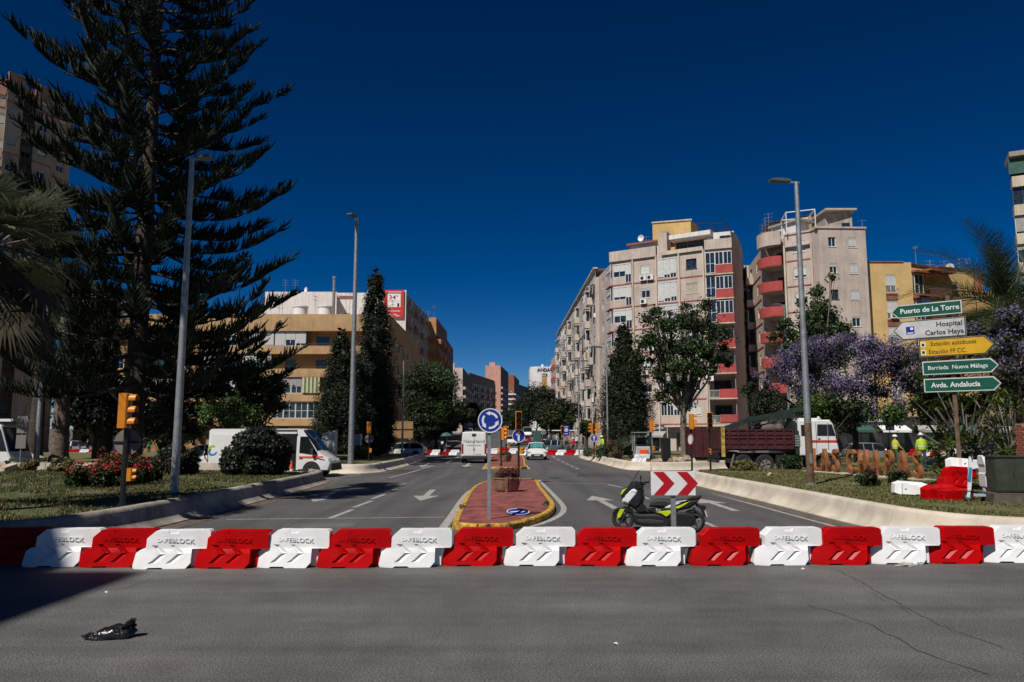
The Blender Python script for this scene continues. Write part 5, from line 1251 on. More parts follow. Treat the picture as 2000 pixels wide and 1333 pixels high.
# ---- palms
def feather_palm(label, x, y, base, H, tr, nf, FL_, seed, mats, wid=.045, droop=1.0, dry=0, group=None, barkm=None, elev=(-.5, 1.3), nleaf=46):
    o = thing('palm_tree', label, 'palm tree', (x, y, base), 0, group); r = random.Random(seed)
    mb = MB(); n_ = int(H / .35); pts = []; rs = []
    for k in range(n_ + 1): z = H * k / n_; pts.append((0, 0, z)); rs.append(tr * (1.25 - .35 * min(1, k / (n_ * .4))) * (1.06 if k % 2 else .96))
    mb.tube(pts, rs, 12); mb.build('trunk', barkm or m_barkg, o)
    V = []; D = []; rb = MB()
    def frond(az, el, L, out):
        h = Vector((math.cos(az), math.sin(az), 0)); sd = Vector((-h.y, h.x, 0)); P = []; p = Vector((0, 0, H)); d = h * math.cos(el) + Vector((0, 0, math.sin(el))); n2 = 14
        for i in range(n2 + 1): P.append(p.copy()); p = p + d * L / n2; d = (d + Vector((0, 0, -.105 * droop))).normalized()
        rb.tube([P[0], P[5], P[10], P[14]], [.04, .03, .02, .008], 4)
        for i in range(nleaf):
            t = .12 + .88 * i / nleaf; f = t * n2; k = min(n2 - 1, int(f)); q = P[k].lerp(P[k + 1], f - k); dd = (P[k + 1] - P[k]).normalized(); up = sd.cross(dd); ll = L * .17 * math.sin(math.pi * (.12 + .8 * t)) + .08
            for sg in (-1, 1):
                e = q + (dd * .75 + sd * sg * r.uniform(.6, .9) - up * (.25 + r.uniform(-.1, .15))) * ll; w = dd * wid * .5
                out.append((q - w, q + w, e + w * .2, e - w * .2))
    for k in range(nf): frond(r.uniform(0, 6.28), r.uniform(*elev), FL_ * r.uniform(.85, 1.1), V)
    for k in range(dry): frond(r.uniform(0, 6.28), r.uniform(-1.45, -1.0), FL_ * r.uniform(.5, .8), D)
    rb.build('frond_rib', m_barkg, o)
    A_ = np.array([[tuple(a_) for a_ in f] for f in V]).reshape(-1, 3); link('crown', npmesh('crown', A_, np.arange(len(A_)).reshape(-1, 4), mats), o)
    if D: A_ = np.array([[tuple(a_) for a_ in f] for f in D]).reshape(-1, 3); link('dry_fronds', npmesh('dry_fronds', A_, np.arange(len(A_)).reshape(-1, 4), lf_palmd), o)
    return o
feather_palm('date palm with dark arching fronds at the right edge above the direction signs', X(1992, 40), 40, .4, Z(612, 40) - .4, .3, 84, 5.6, 5, lf_palm, droop=1.0, dry=6, wid=.05)
m_ptr = M('palm_trunk_grey', (.14, .105, .08), .95, var=.35, scale=4, bump=1, bscale=8)
feather_palm('thick grey palm trunk beside the second lamp post, crown lost in the araucaria', X(117, 50), 50, .4, 10.6, .48, 60, 4.2, 6, lf_palm, dry=26, barkm=m_ptr, wid=.06)
feather_palm('dark leaning palm trunk left of the second lamp post', X(70, 54), 54, .4, 11.5, .42, 56, 4.2, 7, lf_palm, dry=22, barkm=m_bark, wid=.06)
feather_palm('dark palm trunk between the thick grey one and the araucaria', X(206, 58), 58, .4, 9.6, .45, 50, 4.2, 8, lf_palm, dry=16, barkm=m_bark, wid=.06)
feather_palm('young feathery palm behind the tall grey lamp post', X(345, 50), 50, .4, 2.6, .22, 26, 2.6, 12, lf_palm, dry=0, barkm=m_bark, wid=.05)
# fan palm near the left edge
def fan_palm(label, x, y, base, H, nf, Lp, Rf, seed, skirt=30):
    o = thing('fan_palm_tree', label, 'palm tree', (x, y, base)); r = random.Random(seed); mb = MB()
    mb.tube([(0, 0, 0), (0, 0, H * .5), (0, 0, H)], [.3, .22, .2], 12); mb.build('trunk', m_bark, o); V = []; D = []; rb = MB()
    def fan(az, el, lp, rf, out, fold):
        h = Vector((math.cos(az) * math.cos(el), math.sin(az) * math.cos(el), math.sin(el))); c = Vector((0, 0, H + .1)) + h * lp; rb.tube([(0, 0, H), c], [.022, .014], 4)
        sd = Vector((-math.sin(az), math.cos(az), 0)); nrm = sd.cross(h)
        for i in range(34):
            a = R(-118 + 236 * i / 33) + r.uniform(-.03, .03); d = (h * math.cos(a) + sd * math.sin(a)).normalized(); L = rf * (.72 + .28 * math.cos(a)) * r.uniform(.9, 1.08)
            sidev = d.cross(nrm).normalized() * .03; m = c + d * L * .6 + nrm * .03; e = c + d * L + Vector((0, 0, -L * fold * r.uniform(.15, .5)))
            out.append((c - sidev * .3, c + sidev * .3, m + sidev, m - sidev)); out.append((m - sidev, m + sidev, e + sidev * .1, e - sidev * .1))
    for k in range(nf): fan(r.uniform(0, 6.28), r.uniform(-.55, 1.25), Lp * r.uniform(.8, 1.1), Rf * r.uniform(.85, 1.1), V, .5)
    for k in range(skirt): fan(r.uniform(0, 6.28), r.uniform(-1.35, -.75), Lp * r.uniform(.9, 2.2), Rf * r.uniform(.6, .9), D, .8)
    rb.build('leaf_stalk', m_barkg, o)
    for nm, q, mt in (('crown', V, lf_fan), ('dry_skirt', D, lf_palmd)):
        A_ = np.array([[tuple(a_) for a_ in f] for f in q]).reshape(-1, 3); link(nm, npmesh(nm, A_, np.arange(len(A_)).reshape(-1, 4), mt if nm == 'crown' else leafmat('palm_skirt_brown', (.03, .025, .015), (.075, .06, .035), .8, tr=.05), None), o)
    return o
fan_palm('fan palm with stiff silvery leaves cut off by the left edge', X(-46, 17), 17, .4, 5.9, 52, 1.05, 1.1, 14)

# ---- plumeria like plants with long leaves in rosettes
def rosette_plant(label, px, Y, H, heads, seed, mats, LL=.34, base=LZ, group=None, wid=.05):
    o = thing('plumeria_shrub', label, 'shrub', (X(px, Y), Y, base), 0, group); r = random.Random(seed); mb = MB(); V = []
    for k in range(heads):
        a = r.uniform(0, 6.28); q = r.uniform(.1, 1) ** .6; c = Vector((math.cos(a) * q * H * .55, math.sin(a) * q * H * .45, H * r.uniform(.35, 1)))
        mb.tube([(0, 0, 0), (c.x * .35, c.y * .35, c.z * .55), c], [.05, .03, .02], 6)
        for j in range(13):
            b_ = r.uniform(0, 6.28); e = r.uniform(-.4, 1.1); d = Vector((math.cos(b_) * math.cos(e), math.sin(b_) * math.cos(e), math.sin(e))); L = LL * r.uniform(.7, 1.2); s_ = d.cross(Vector((0, 0, 1))).normalized() * wid * r.uniform(.8, 1.2)
            m = c + d * L * .5; e_ = c + d * L + Vector((0, 0, -.12 * L)); V += [(c, m + s_, e_, m - s_)]
    mb.build('stem', m_barkg, o); A_ = np.array([[tuple(a_) for a_ in f] for f in V]).reshape(-1, 3); n_ = len(A_) // 4
    link('foliage', npmesh('foliage', A_, np.arange(len(A_)).reshape(-1, 4), mats, [r.choice(range(len(mats))) for _ in range(n_)]), o); return o
GP = 'long leaved plumeria shrubs on the right lawn'
rosette_plant('plumeria shrub with long glossy leaves left of the direction sign post', 1842, 27, 1.55, 16, 1, [lf_mid, lf_bright, lf_yel], .42, group=GP, wid=.055)
rosette_plant('plumeria shrub with yellowing leaves right of the direction sign post', 1925, 25, 2.0, 22, 2, [lf_mid, lf_bright, lf_yel], .42, group=GP, wid=.055)
rosette_plant('taller plumeria behind the dark green cabinet', 1975, 28, 3.2, 40, 3, [lf_mid, lf_mid, lf_yel], .4, group=GP, wid=.05)
rosette_plant('bare stemmed plumeria tree behind the direction signs', 1888, 31, 3.6, 46, 4, [lf_dark, lf_mid, lf_yel], .38, group=GP, wid=.05)

# ---- grass
def inpoly(P, poly):
    x, y = P[:, 0], P[:, 1]; ins = np.zeros(len(P), bool); n_ = len(poly); j = n_ - 1
    for i in range(n_):
        xi, yi = poly[i]; xj, yj = poly[j]; c = ((yi > y) != (yj > y)) & (x < (xj - xi) * (y - yi) / (yj - yi + 1e-12) + xi); ins ^= c; j = i
    return ins
def grass(name, label, poly, bbox, n, h, mats, seed, z=LZ, margin=.3):
    r = np.random.RandomState(seed); Y = bbox[2] + (bbox[3] - bbox[2]) * r.rand(n) ** 1.7; Xx = bbox[0] + (bbox[1] - bbox[0]) * r.rand(n); P = np.c_[Xx, Y]
    P = P[inpoly(P, poly)]; 
    f = np.sin(P[:, 0] * .9 + 1) * np.cos(P[:, 1] * .7) + .6 * np.sin(P[:, 0] * 2.3 + P[:, 1] * 1.7); P = P[(f > -.75) | (r.rand(len(P)) < .12)]
    n = len(P); a = r.rand(n) * 6.28; hh = h * (.4 + r.rand(n)); w = .012 + .008 * r.rand(n); sc = (P[:, 1] / 16) ** .5
    b0 = np.c_[P[:, 0] - np.cos(a) * w * sc, P[:, 1] - np.sin(a) * w * sc, np.full(n, z)]; b1 = np.c_[P[:, 0] + np.cos(a) * w * sc, P[:, 1] + np.sin(a) * w * sc, np.full(n, z)]
    t = np.c_[P[:, 0] + r.normal(size=n) * .03, P[:, 1] + r.normal(size=n) * .03, z + hh]
    V = np.stack([b0, b1, t], 1).reshape(-1, 3); o = link(name, npmesh(name, V, np.arange(3 * n).reshape(-1, 3), mats, (r.rand(n) * len(mats)).astype(int)))
    return tag(o, label, 'grass', kind='stuff')
gr1 = leafmat('grass_green', (.035, .055, .012), (.08, .10, .03)); gr2 = leafmat('grass_straw', (.14, .12, .05), (.24, .20, .09)); gr3 = leafmat('grass_yellow_green', (.07, .085, .02), (.13, .14, .045))  # gr3: yellower, paler green of the right lawn
grass('lawn_grass', 'short patchy grass of the left lawn in front of the rose bushes', polyL, (-24, -8.2, 12.9, 39), 90000, .06, [gr1, gr1, gr2], 1)
grass('lawn_grass', 'short sunlit grass of the right lawn around the rusty letters', polyR, (8.2, 30, 13.8, 45), 110000, .05, [gr3, gr3, gr2], 2)
# ================================================================== PLASTIC BARRIERS
m_bred2 = M('barrier_red_plastic', (.46, .0008, .0015), .42, var=.10, scale=3, rnd=.10, spec=.18, streak=.12); m_bwht = M('barrier_white_plastic', (.84, .84, .84), .4, var=.05, scale=3, rnd=.05, spec=.3, streak=.08)
m_bwsh = M('barrier_red_plastic_faded', (.5, .02, .02), .45, var=.1)
def evalmod(o):
    dg = bpy.context.evaluated_depsgraph_get(); me = bpy.data.meshes.new_from_object(o.evaluated_get(dg)); bpy.data.objects.remove(o); return me
def barrier_mesh():
    prof = [(-.55, 0), (-.34, 0), (-.31, .022), (-.12, .022), (-.09, 0), (.235, 0), (.305, .085), (.31, .306), (.55, .306), (.57, .33), (.57, .57), (.54, .60), (.10, .60), (-.05, .60), (-.24, .60), (-.37, .48), (-.375, .31), (-.45, .305), (-.53, .25), (-.57, .04)]
    bm = bmesh.new(); f = bm.faces.new([bm.verts.new((x, 0, z)) for x, z in prof])
    ex = bmesh.ops.extrude_face_region(bm, geom=[f]); vs = [v for v in ex['geom'] if isinstance(v, bmesh.types.BMVert)]
    for v in vs: v.co.y = 1
    for z in (.05, .24, .306, .34): bmesh.ops.bisect_plane(bm, geom=bm.verts[:] + bm.edges[:] + bm.faces[:], plane_co=(0, 0, z), plane_no=(0, 0, 1))
    bmesh.ops.bisect_plane(bm, geom=bm.verts[:] + bm.edges[:] + bm.faces[:], plane_co=(-.40, 0, 0), plane_no=(1, 0, 0))
    def t(x, z):
        v = .212 if z < .05 else .195 - (z - .05) * .13 if z < .33 else .158 - (z - .33) * .1
        if x < -.40: v *= (1 + (x + .40) * 2.2)
        if x > .32: v = .115
        return max(.05, v)
    for v in bm.verts: v.co.y = t(v.co.x, v.co.z) * (1 if v.co.y > .5 else -1)
    bmesh.ops.recalc_face_normals(bm, faces=bm.faces)
    es = [e for e in bm.edges if len(e.link_faces) == 2 and e.calc_face_angle(0) > R(35)]
    bmesh.ops.bevel(bm, geom=es, offset=.012, segments=2, affect='EDGES', clamp_overlap=True)
    me = bpy.data.meshes.new('barrier_body'); bm.to_mesh(me); bm.free(); o = link('tmp', me)
    cut = MB()
    for cx in (-.32, -.06):
        for sg in (-1, 1):
            # two arms of a chevron, each a tapered trough
            for (p, q) in (((cx + .02, .372), (cx + .155, .232)), ((cx + .155, .232), (cx - .005, .085))):
                w = .052; dx = w
                dx = .115; outer = [(p[0], p[1]), (p[0] + dx, p[1]), (q[0] + dx, q[1]), (q[0], q[1])]
                c_ = Vector((sum(a for a, b in outer) / 4, sum(b for a, b in outer) / 4)); inner = [(p[0] + (q[0] - p[0]) * tt + dx * ss, p[1] + (q[1] - p[1]) * tt) for tt, ss in ((.08, .18), (.08, .36), (.92, .36), (.92, .18))]
                y0 = -.30 * -sg; V = [(a, sg * .30, b) for a, b in outer] + [(a, sg * (t(a, b) - .034), b) for a, b in inner]
                V = V[:4] + [(a, sg * (t(a, b) + .001), b) for a, b in outer] + V[4:]
                fs = [(0, 1, 2, 3), (11, 10, 9, 8)] + [(k_, k_ + 4, (k_ + 1) % 4 + 4, (k_ + 1) % 4) for k_ in range(4)] + [(k_ + 4, k_ + 8, (k_ + 1) % 4 + 8, (k_ + 1) % 4 + 4) for k_ in range(4)]
                if sg < 0: fs = [f_[::-1] for f_ in fs]
                cm = MB(); cm.add(V, fs); cme = cm.mesh('c', m_bwht, 0); b2_ = bmesh.new(); b2_.from_mesh(cme); bmesh.ops.recalc_face_normals(b2_, faces=b2_.faces); b2_.to_mesh(cme); b2_.free()
                co = link('cut', cme); md = o.modifiers.new('b', 'BOOLEAN'); md.operation = 'DIFFERENCE'; md.object = co; md.solver = 'EXACT'
    # carrying notch in the top edge
    for sg in (-1, 1):
        cm = MB(); cm.add([(.02 + a, y, z) for y in ((.105, .3) if sg > 0 else (-.3, -.105)) for a, z in ((-.06, .548), (.06, .548), (.10, .64), (-.10, .64))], [(0, 1, 2, 3), (7, 6, 5, 4), (0, 4, 5, 1), (1, 5, 6, 2), (2, 6, 7, 3), (3, 7, 4, 0)]); cme = cm.mesh('c', m_bwht, 0); b2_ = bmesh.new(); b2_.from_mesh(cme); bmesh.ops.recalc_face_normals(b2_, faces=b2_.faces); b2_.to_mesh(cme); b2_.free(); co = link('cut', cme); md = o.modifiers.new('b', 'BOOLEAN'); md.operation = 'DIFFERENCE'; md.object = co; md.solver = 'EXACT'
    cm = MB(); cm.tube([(-.31, 0, .65), (-.31, 0, .48)], .028, 10); cme = cm.mesh('c', m_bwht, 0); b2_ = bmesh.new(); b2_.from_mesh(cme); bmesh.ops.recalc_face_normals(b2_, faces=b2_.faces); b2_.to_mesh(cme); b2_.free(); co = link('cut', cme); md = o.modifiers.new('b', 'BOOLEAN'); md.operation = 'DIFFERENCE'; md.object = co; md.solver = 'EXACT'
    bpy.context.view_layer.update(); me = evalmod(o)
    for q in [x for x in bpy.data.objects if x.name.startswith('cut')]: bpy.data.objects.remove(q)
    me.name = 'barrier_body'; me.transform(Matrix.Diagonal((1, 1, .945, 1))); me.materials.clear(); me.polygons.foreach_set('use_smooth', [True] * len(me.polygons)); me.set_sharp_from_angle(angle=R(32)); return me
bme = barrier_mesh(); bmr = bme.copy(); bme.materials.append(m_bwht); bmr.materials.append(m_bred2); bme.name = 'body'; bmr.name = 'body'
TB = {}
for nm, me, mt in (('w', bme, m_bwht), ('r', bmr, m_bred2)):
    t = thing('plastic_barrier', 'template', 'barrier'); link('body', me, t)
    mb = MB(); mb.b2(.27, .40, -.07, .07, .012, .285); mb.build('coupling_tongue', mt, t, 0); text('SAFEBLOCK', .085, mt, t, (.05, -.148, .42), ex=.004, sx=1.2).rotation_euler = (R(-6), 0, 0)
    mb = MB(); mb.tube([(.44, 0, .564), (.44, 0, .572)], .03, 10); mb.build('filler_cap', mt, t)
    TB[nm] = t
GB = 'red and white water filled barriers across the road'
row = [(5, 1105, 'r', 'dark shaded red plastic barrier cut off by the left picture edge'), (110, 1108, 'w', 'leftmost white plastic barrier, mostly in the building shade'), (218, 1110, 'r', 'leftmost sunlit red plastic barrier, just right of the shaded white one'),
       (327, 1112, 'w', 'white plastic barrier below the near end of the left wall, first fully sunlit white'), (446, 1112, 'r', 'red plastic barrier in front of the left kerb lane line'), (568, 1110, 'w', 'white plastic barrier in front of the left lane, below the open van'),
       (686, 1111, 'r', 'red plastic barrier straight below the second tall lamp post'), (809, 1109, 'w', 'white plastic barrier just left of the yellow kerbed island'), (931, 1107, 'r', 'red plastic barrier directly in front of the roundabout sign'),
       (1054, 1106, 'w', 'white plastic barrier in front of the right end of the yellow kerbed island'), (1175, 1106, 'r', 'red plastic barrier in front of the front wheel of the motor scooter'), (1293, 1107, 'w', 'white plastic barrier in front of the red chevron sign'),
       (1420, 1106, 'r', 'red plastic barrier just right of the rear wheel of the motor scooter'), (1543, 1105, 'w', 'white plastic barrier in front of the right lane edge line'), (1661, 1105, 'r', 'red plastic barrier where the long cracks in the asphalt start'),
       (1774, 1103, 'w', 'white plastic barrier with crumpled paper at its foot'), (1882, 1102, 'r', 'rightmost red plastic barrier in the front row'), (1995, 1100, 'w', 'white plastic barrier cut off by the right picture edge')]
used = set()
def put_barrier(kind, loc, rz, label, group=GB, tilt=None):
    src = TB[kind]
    if kind not in used: used.add(kind); o = src; o.location = loc; o.rotation_euler = (0, 0, rz); o['label'] = label; o['group'] = group
    else: o = dup(src, loc, rz, label, group)
    if tilt: o.rotation_euler = tilt
    elif o.rotation_euler[0]: o.rotation_euler = (0, 0, rz)
    return o
for i, (px, py, k, lb) in enumerate(row):
    p = G(px, py); p.y += .21 + rng.uniform(-.02, .03); put_barrier(k, (p.x, p.y, 0), R(rng.uniform(-3, 3) + (3 if i < 4 else 0) - (4 if i > 14 else 0) + 1), lb)
GF = 'red and white barriers closing the avenue far behind'
far_lb = ['leftmost red', 'white', 'red', 'white', 'red']
Yf = 83.0
for side, xs, nm in (('l', np.arange(-9.2, -5.6, 1.0), 'left of the delivery van'), ('m', np.arange(-2.9, .6, 1.0), 'on the far traffic island'), ('r', np.arange(1.2, 8.9, 1.0), 'right of the far island beyond the white car')):
    for j, x in enumerate(xs):
        k = 'r' if (j % 2 == 0) == (side != 'r') else 'w'
        put_barrier(k, (float(x), Yf + .1 * math.sin(j), gz(Yf) + (.15 if side == 'm' else 0)), R(rng.uniform(-3, 3)), f"distant {'red' if k == 'r' else 'white'} barrier {['first', 'second', 'third', 'fourth', 'fifth', 'sixth', 'seventh', 'eighth', 'ninth'][j]} from the left, {nm}", GF)
GL = 'barriers far behind the palm trunks on the left'
for j, px in enumerate((138, 149, 166, 183, 196)): put_barrier('wrwr'[j % 4] if j else 'r', (X(px, 84), 84, .2), 0, f"distant {'red' if (j == 0 or j % 2) else 'white'} barrier behind the palm trunks, {['leftmost', 'second', 'middle', 'fourth', 'rightmost'][j]} of five", GL)
put_barrier('w', (X(1250, 48.8), 48.8, .42), R(10), 'single white plastic barrier standing by the rubble in front of the small digger', None or 'stray plastic barriers on the lawns')
GP2 = 'heap of plastic barriers beside the green cabinet'
put_barrier('w', (X(1776, 22.2), 22.2, LZ + .15), 0, 'white plastic barrier lying flat on the lawn at the left of the heap', GP2, (R(90), R(4), R(-12)))
put_barrier('r', (X(1828, 20.6), 20.6, LZ + .18), 0, 'red plastic barrier lying flat in front of the heap beside the kick scooter', GP2, (R(96), R(-3), R(6)))
put_barrier('r', (X(1864, 21.9), 21.9, LZ + .22), 0, 'dark red plastic barrier standing upright on the heap behind the kick scooter', GP2, (R(-8), R(3), R(12)))
put_barrier('w', (X(1912, 20.5), 20.5, LZ + .57), 0, 'white plastic barrier standing on end against the green cabinet', GP2, (R(0), R(88), R(-10)))
put_barrier('w', (X(1876, 22.5), 22.5, LZ + .80), 0, 'white plastic barrier lying across the top of the heap', GP2, (R(85), R(4), R(8)))
GRB = 'barriers far behind the plumeria shrubs on the right'
for j, (px, k) in enumerate([(1785, 'r'), (1805, 'w'), (1825, 'r'), (1845, 'w'), (1945, 'w'), (1960, 'w')]): put_barrier(k, (X(px, 68), 68, .45), R(5 * j), f"{'red' if k == 'r' else 'white'} barrier behind the right lawn, {['left end', 'second', 'third', 'fourth', 'fifth', 'right end'][j]} of the row past the workers", GRB)

# ================================================================== SIGNS AND SIGNALS
def disc(r, t=.012): mb = MB(); mb.lathe([(.001, t), (r * .985, t), (r, t * .6), (r, -t), (.001, -t)], 40, (0, 0, 0), 0, 'Y'); return mb
def ring_arrow(r0, r1, a0, a1, y, n=10, head=.12):
    mb = MB(); vs = []; n_ = n
    for k in range(n_ + 1):
        a = R(a0 + (a1 - a0) * k / n_); vs += [(r0 * math.cos(a), y, r0 * math.sin(a)), (r1 * math.cos(a), y, r1 * math.sin(a))]
    mb.add(vs, [(2 * k, 2 * k + 1, 2 * k + 3, 2 * k + 2) for k in range(n_)]); a = R(a1); rm = (r0 + r1) / 2; tg = Vector((-math.sin(a), 0, math.cos(a))) * (1 if a1 > a0 else -1); rd = Vector((math.cos(a), 0, math.sin(a))); c = rd * rm + Vector((0, y, 0))
    mb.add([c + rd * head * .55, c + tg * head, c - rd * head * .55], [(0, 1, 2)]); return mb
m_signback = M('sign_back_grey', (.22, .2, .17), .5, .3, var=.1)
def arrow_up(mb, y, s=1.0):
    mb.add([(-.035 * s, y, -.19 * s), (.035 * s, y, -.19 * s), (.035 * s, y, .05 * s), (-.035 * s, y, .05 * s)], [(0, 1, 2, 3)]); mb.add([(-.11 * s, y, .03 * s), (.11 * s, y, .03 * s), (0, y, .2 * s)], [(0, 1, 2)])
# roundabout sign
p = G(955, 1014.5, .145); o = thing('roundabout_sign', 'round blue roundabout sign with three white arrows on a grey square post', 'road sign', p)
mb = MB(); mb.box((0, 0, 1.14), (.08, .04, 2.32)); mb.b2(-.042, .042, -.024, .024, 1.05, 1.07); mb.build('post', m_steel, o, 0)
zc = A(957, 822, p.y).z - p.z; s_ = disc(.285).build('sign_plate', m_signblue, o, loc=(.02, -.045, zc))
mb = MB(); mb.lathe([(.285, -.014), (.27, -.016), (.262, -.013)], 40, (0, 0, 0), 0, 'Y'); mb.build('rim', m_signwhite, s_)
for k in range(3): ring_arrow(.145, .195, 20 + 120 * k, 92 + 120 * k, -.0185, head=.095).build('arrow', m_signwhite, s_, 0)
# fallen sign
p = G(1012, 1005, .145); o = thing('fallen_road_sign', 'fallen round blue sign with a white arrow lying on the red island', 'road sign', (p.x, p.y, .20)); o.rotation_mode = 'YXZ'; o.rotation_euler = (R(-80), R(75), R(8))
disc(.28).build('sign_plate', m_signblue, o); mb = MB(); mb.lathe([(.28, -.014), (.265, -.016), (.255, -.013)], 36, (0, 0, 0), 0, 'Y'); mb.build('rim', m_signwhite, o); mb = MB(); arrow_up(mb, -.0185, 1.1); mb.build('arrow', m_signwhite, o, 0)
mb = MB(); mb.b2(-.03, .03, .012, .05, -.1, .1); mb.build('bracket', m_steel, o, 0)
# chevron board
Yc = 14.0; xc = X(1312, Yc); o = thing('chevron_sign', 'white board with two red chevrons pointing right, in front of the motor scooter', 'road sign', (xc, Yc, 0))
zt_, zb_ = A(1312, 921, Yc).z, A(1312, 968, Yc).z; wc = X(1355.5, Yc) - X(1269.5, Yc)
mb = MB(); mb.box((0, .03, zt_ / 2), (.085, .045, zt_ - .02)); mb.build('post', m_steel, o, 0)
mb = MB(); mb.ext([(-wc / 2, zb_), (wc / 2, zb_), (wc / 2, zt_), (-wc / 2, zt_)], -.03, 0, bev=.004); mb.build('board', m_signwhite, o, 0)
h_ = (zt_ - zb_) - .016; zm = (zt_ + zb_) / 2
for x0 in (-wc / 2 + .04, .0 + .085 - .02):
    mb = MB(); W_ = .19; D_ = .19; P_ = [(x0, zm - h_ / 2), (x0 + W_, zm - h_ / 2), (x0 + W_ + D_, zm), (x0 + W_, zm + h_ / 2), (x0, zm + h_ / 2), (x0 + D_, zm)]
    mb.add([(a, -.0325, b_) for a, b_ in P_], [(0, 1, 2, 5), (5, 2, 3, 4)]); mb.build('chevron', m_red, o, 0)

m_lens = M('signal_lens_dark', (.02, .012, .008), .25, var=.2)
def sig_head(n=3, s=1.0, face_black=False):
    parts = []
    mb = MB(); h = .265 * n; mb.ext([(-.14, 0), (.14, 0), (.14, h), (-.14, h)], -.10, .10, bev=.02); parts.append(('housing', mb.mesh('housing', m_amber, 30)))
    mb = MB()
    mb.b2(-.115, .115, -.106, -.098, .02, h - .02)
    parts.append(('front_panel', mb.mesh('front_panel', m_black if face_black else m_amber, 30)))
    lm = MB(); lm.lathe([(.001, -.112), (.08, -.115), (.095, -.108)], 16, (0, 0, 0), 0, 'Y'); lens = lm.mesh('lens', m_lens)
    vm = MB(); vm.lathe([(.11, -.10), (.105, -.27)], 14, (0, 0, 0), 0, 'Y', R(-20), R(200)); vm.lathe([(.104, -.27), (.104, -.10)], 14, (0, 0, 0), 0, 'Y', R(-20), R(200)); vis = vm.mesh('visor', m_amber)
    return parts, lens, vis, n, h
SH3 = sig_head(3); SH3B = sig_head(3, face_black=True); SH2 = sig_head(2)
def add_head(o, hd, loc, az, s=1.0):
    parts, lens, vis, n, h = hd; root = link('signal_head', parts[0][1], o, loc, az); root.scale = (s, s, s)
    link('front_panel', parts[1][1], root)
    for k in range(n): link('lens', lens, root, (0, 0, .135 + .265 * k)); link('visor', vis, root, (0, 0, .135 + .265 * k))
def signal(label, px, Y, base, pytop, heads, small=None, disc_=None, group='traffic lights around the junction', r=.05, off=.12):
    o = thing('traffic_light', label, 'traffic light', (X(px, Y), Y, base), 0, group); top = Z(pytop, Y) - base
    mb = MB(); mb.tube([(0, 0, -.1), (0, 0, top - .03)], r, 10); mb.tube([(0, 0, -.02), (0, 0, .12)], r * 1.7, 10); mb.build('pole', m_black, o)
    for az, dx, blk in heads: add_head(o, SH3B if blk else SH3, (dx, -.0 if dx else -.15, top - .80), R(az))
    if small: add_head(o, SH2, (small[1], 0, small[0] - base), R(small[2]), .55)
    if disc_:
        z, kind, dx = disc_
        if kind == 'back': disc(.3).build('sign_plate', m_signback, o, loc=(dx, .06, z - base)); mb = MB(); mb.b2(dx - .3, dx + .3, .02, .045, z - base - .02, z - base + .02); mb.build('bracket', m_black, o, 0)
        elif kind == 'arrow':
            d_ = disc(.285).build('sign_plate', m_signblue, o, loc=(dx, -.09, z - base)); mb = MB(); arrow_up(mb, -.018, 1.15); mb.build('arrow', m_signwhite, d_, 0)
            mb = MB(); mb.lathe([(.285, -.014), (.27, -.016), (.262, -.013)], 32, (0, 0, 0), 0, 'Y'); mb.build('rim', m_signwhite, d_)
        elif kind == 'edge':
            d_ = disc(.3).build('sign_plate', m_signwhite, o, loc=(dx, 0, z - base), rz=R(-75)); mb = MB(); mb.lathe([(.3, -.014), (.25, -.017), (.24, -.013)], 24, (0, 0, 0), 0, 'Y'); mb.build('rim', m_red, d_)
    return o
signal('near traffic light on a black pole among the red roses, seen from its side', 247, 17.8, LZ, 769, [(90, .0, 0)], (1.02, .14, 90), (1.9, 'back', 0), r=.065)
signal('amber traffic light seen from behind beside the second tall lamp post', 721, 53, .42, 824, [(180, 0, 0)], (1.0, .12, 180), (1.93, 'back', 0))
signal('traffic light above the round blue arrow sign behind the plant pot', 1013, 34, .145, 804, [(0, 0, 1)], (1.3, .14, 40), (2.08, 'arrow', 0))
signal('first small traffic light on the far island behind the roundabout sign', 979, 52, .145, 836, [(70, .14, 0)], (1.0, -.14, -90))
signal('second small traffic light deeper on the far island', 989, 62, .145, 832, [(110, -.1, 0)], (1.2, .12, 90))
signal('double traffic light with a blue arrow disc beside the thin lamp post', 1160, 63, .42, 827, [(90, .22, 0), (-70, -.2, 1)], (1.05, .12, 180), (1.95, 'arrow', 0))
signal('amber traffic light in side view in front of the pink block shop', 1271, 53, .42, 821, [(90, .04, 0)], (1.15, .12, 90))
signal('amber traffic light in side view at the rear of the tipper truck', 1350, 41.0, .1, 809, [(90, .0, 0)], None, (1.9, 'edge', -.05))
signal('black faced traffic light facing the camera at the back of the tipper truck', 1386, 39.6, .25, 806, [(-12, 0, 1)], (1.15, .0, -40))
signal('small distant traffic light beside the blue information board', 1098, 84, .2, 833, [(0, 0, 1)])
signal('distant traffic light at the left kerb beyond the delivery van', 873, 95, .5, 836, [(90, 0, 0)]) if False else None

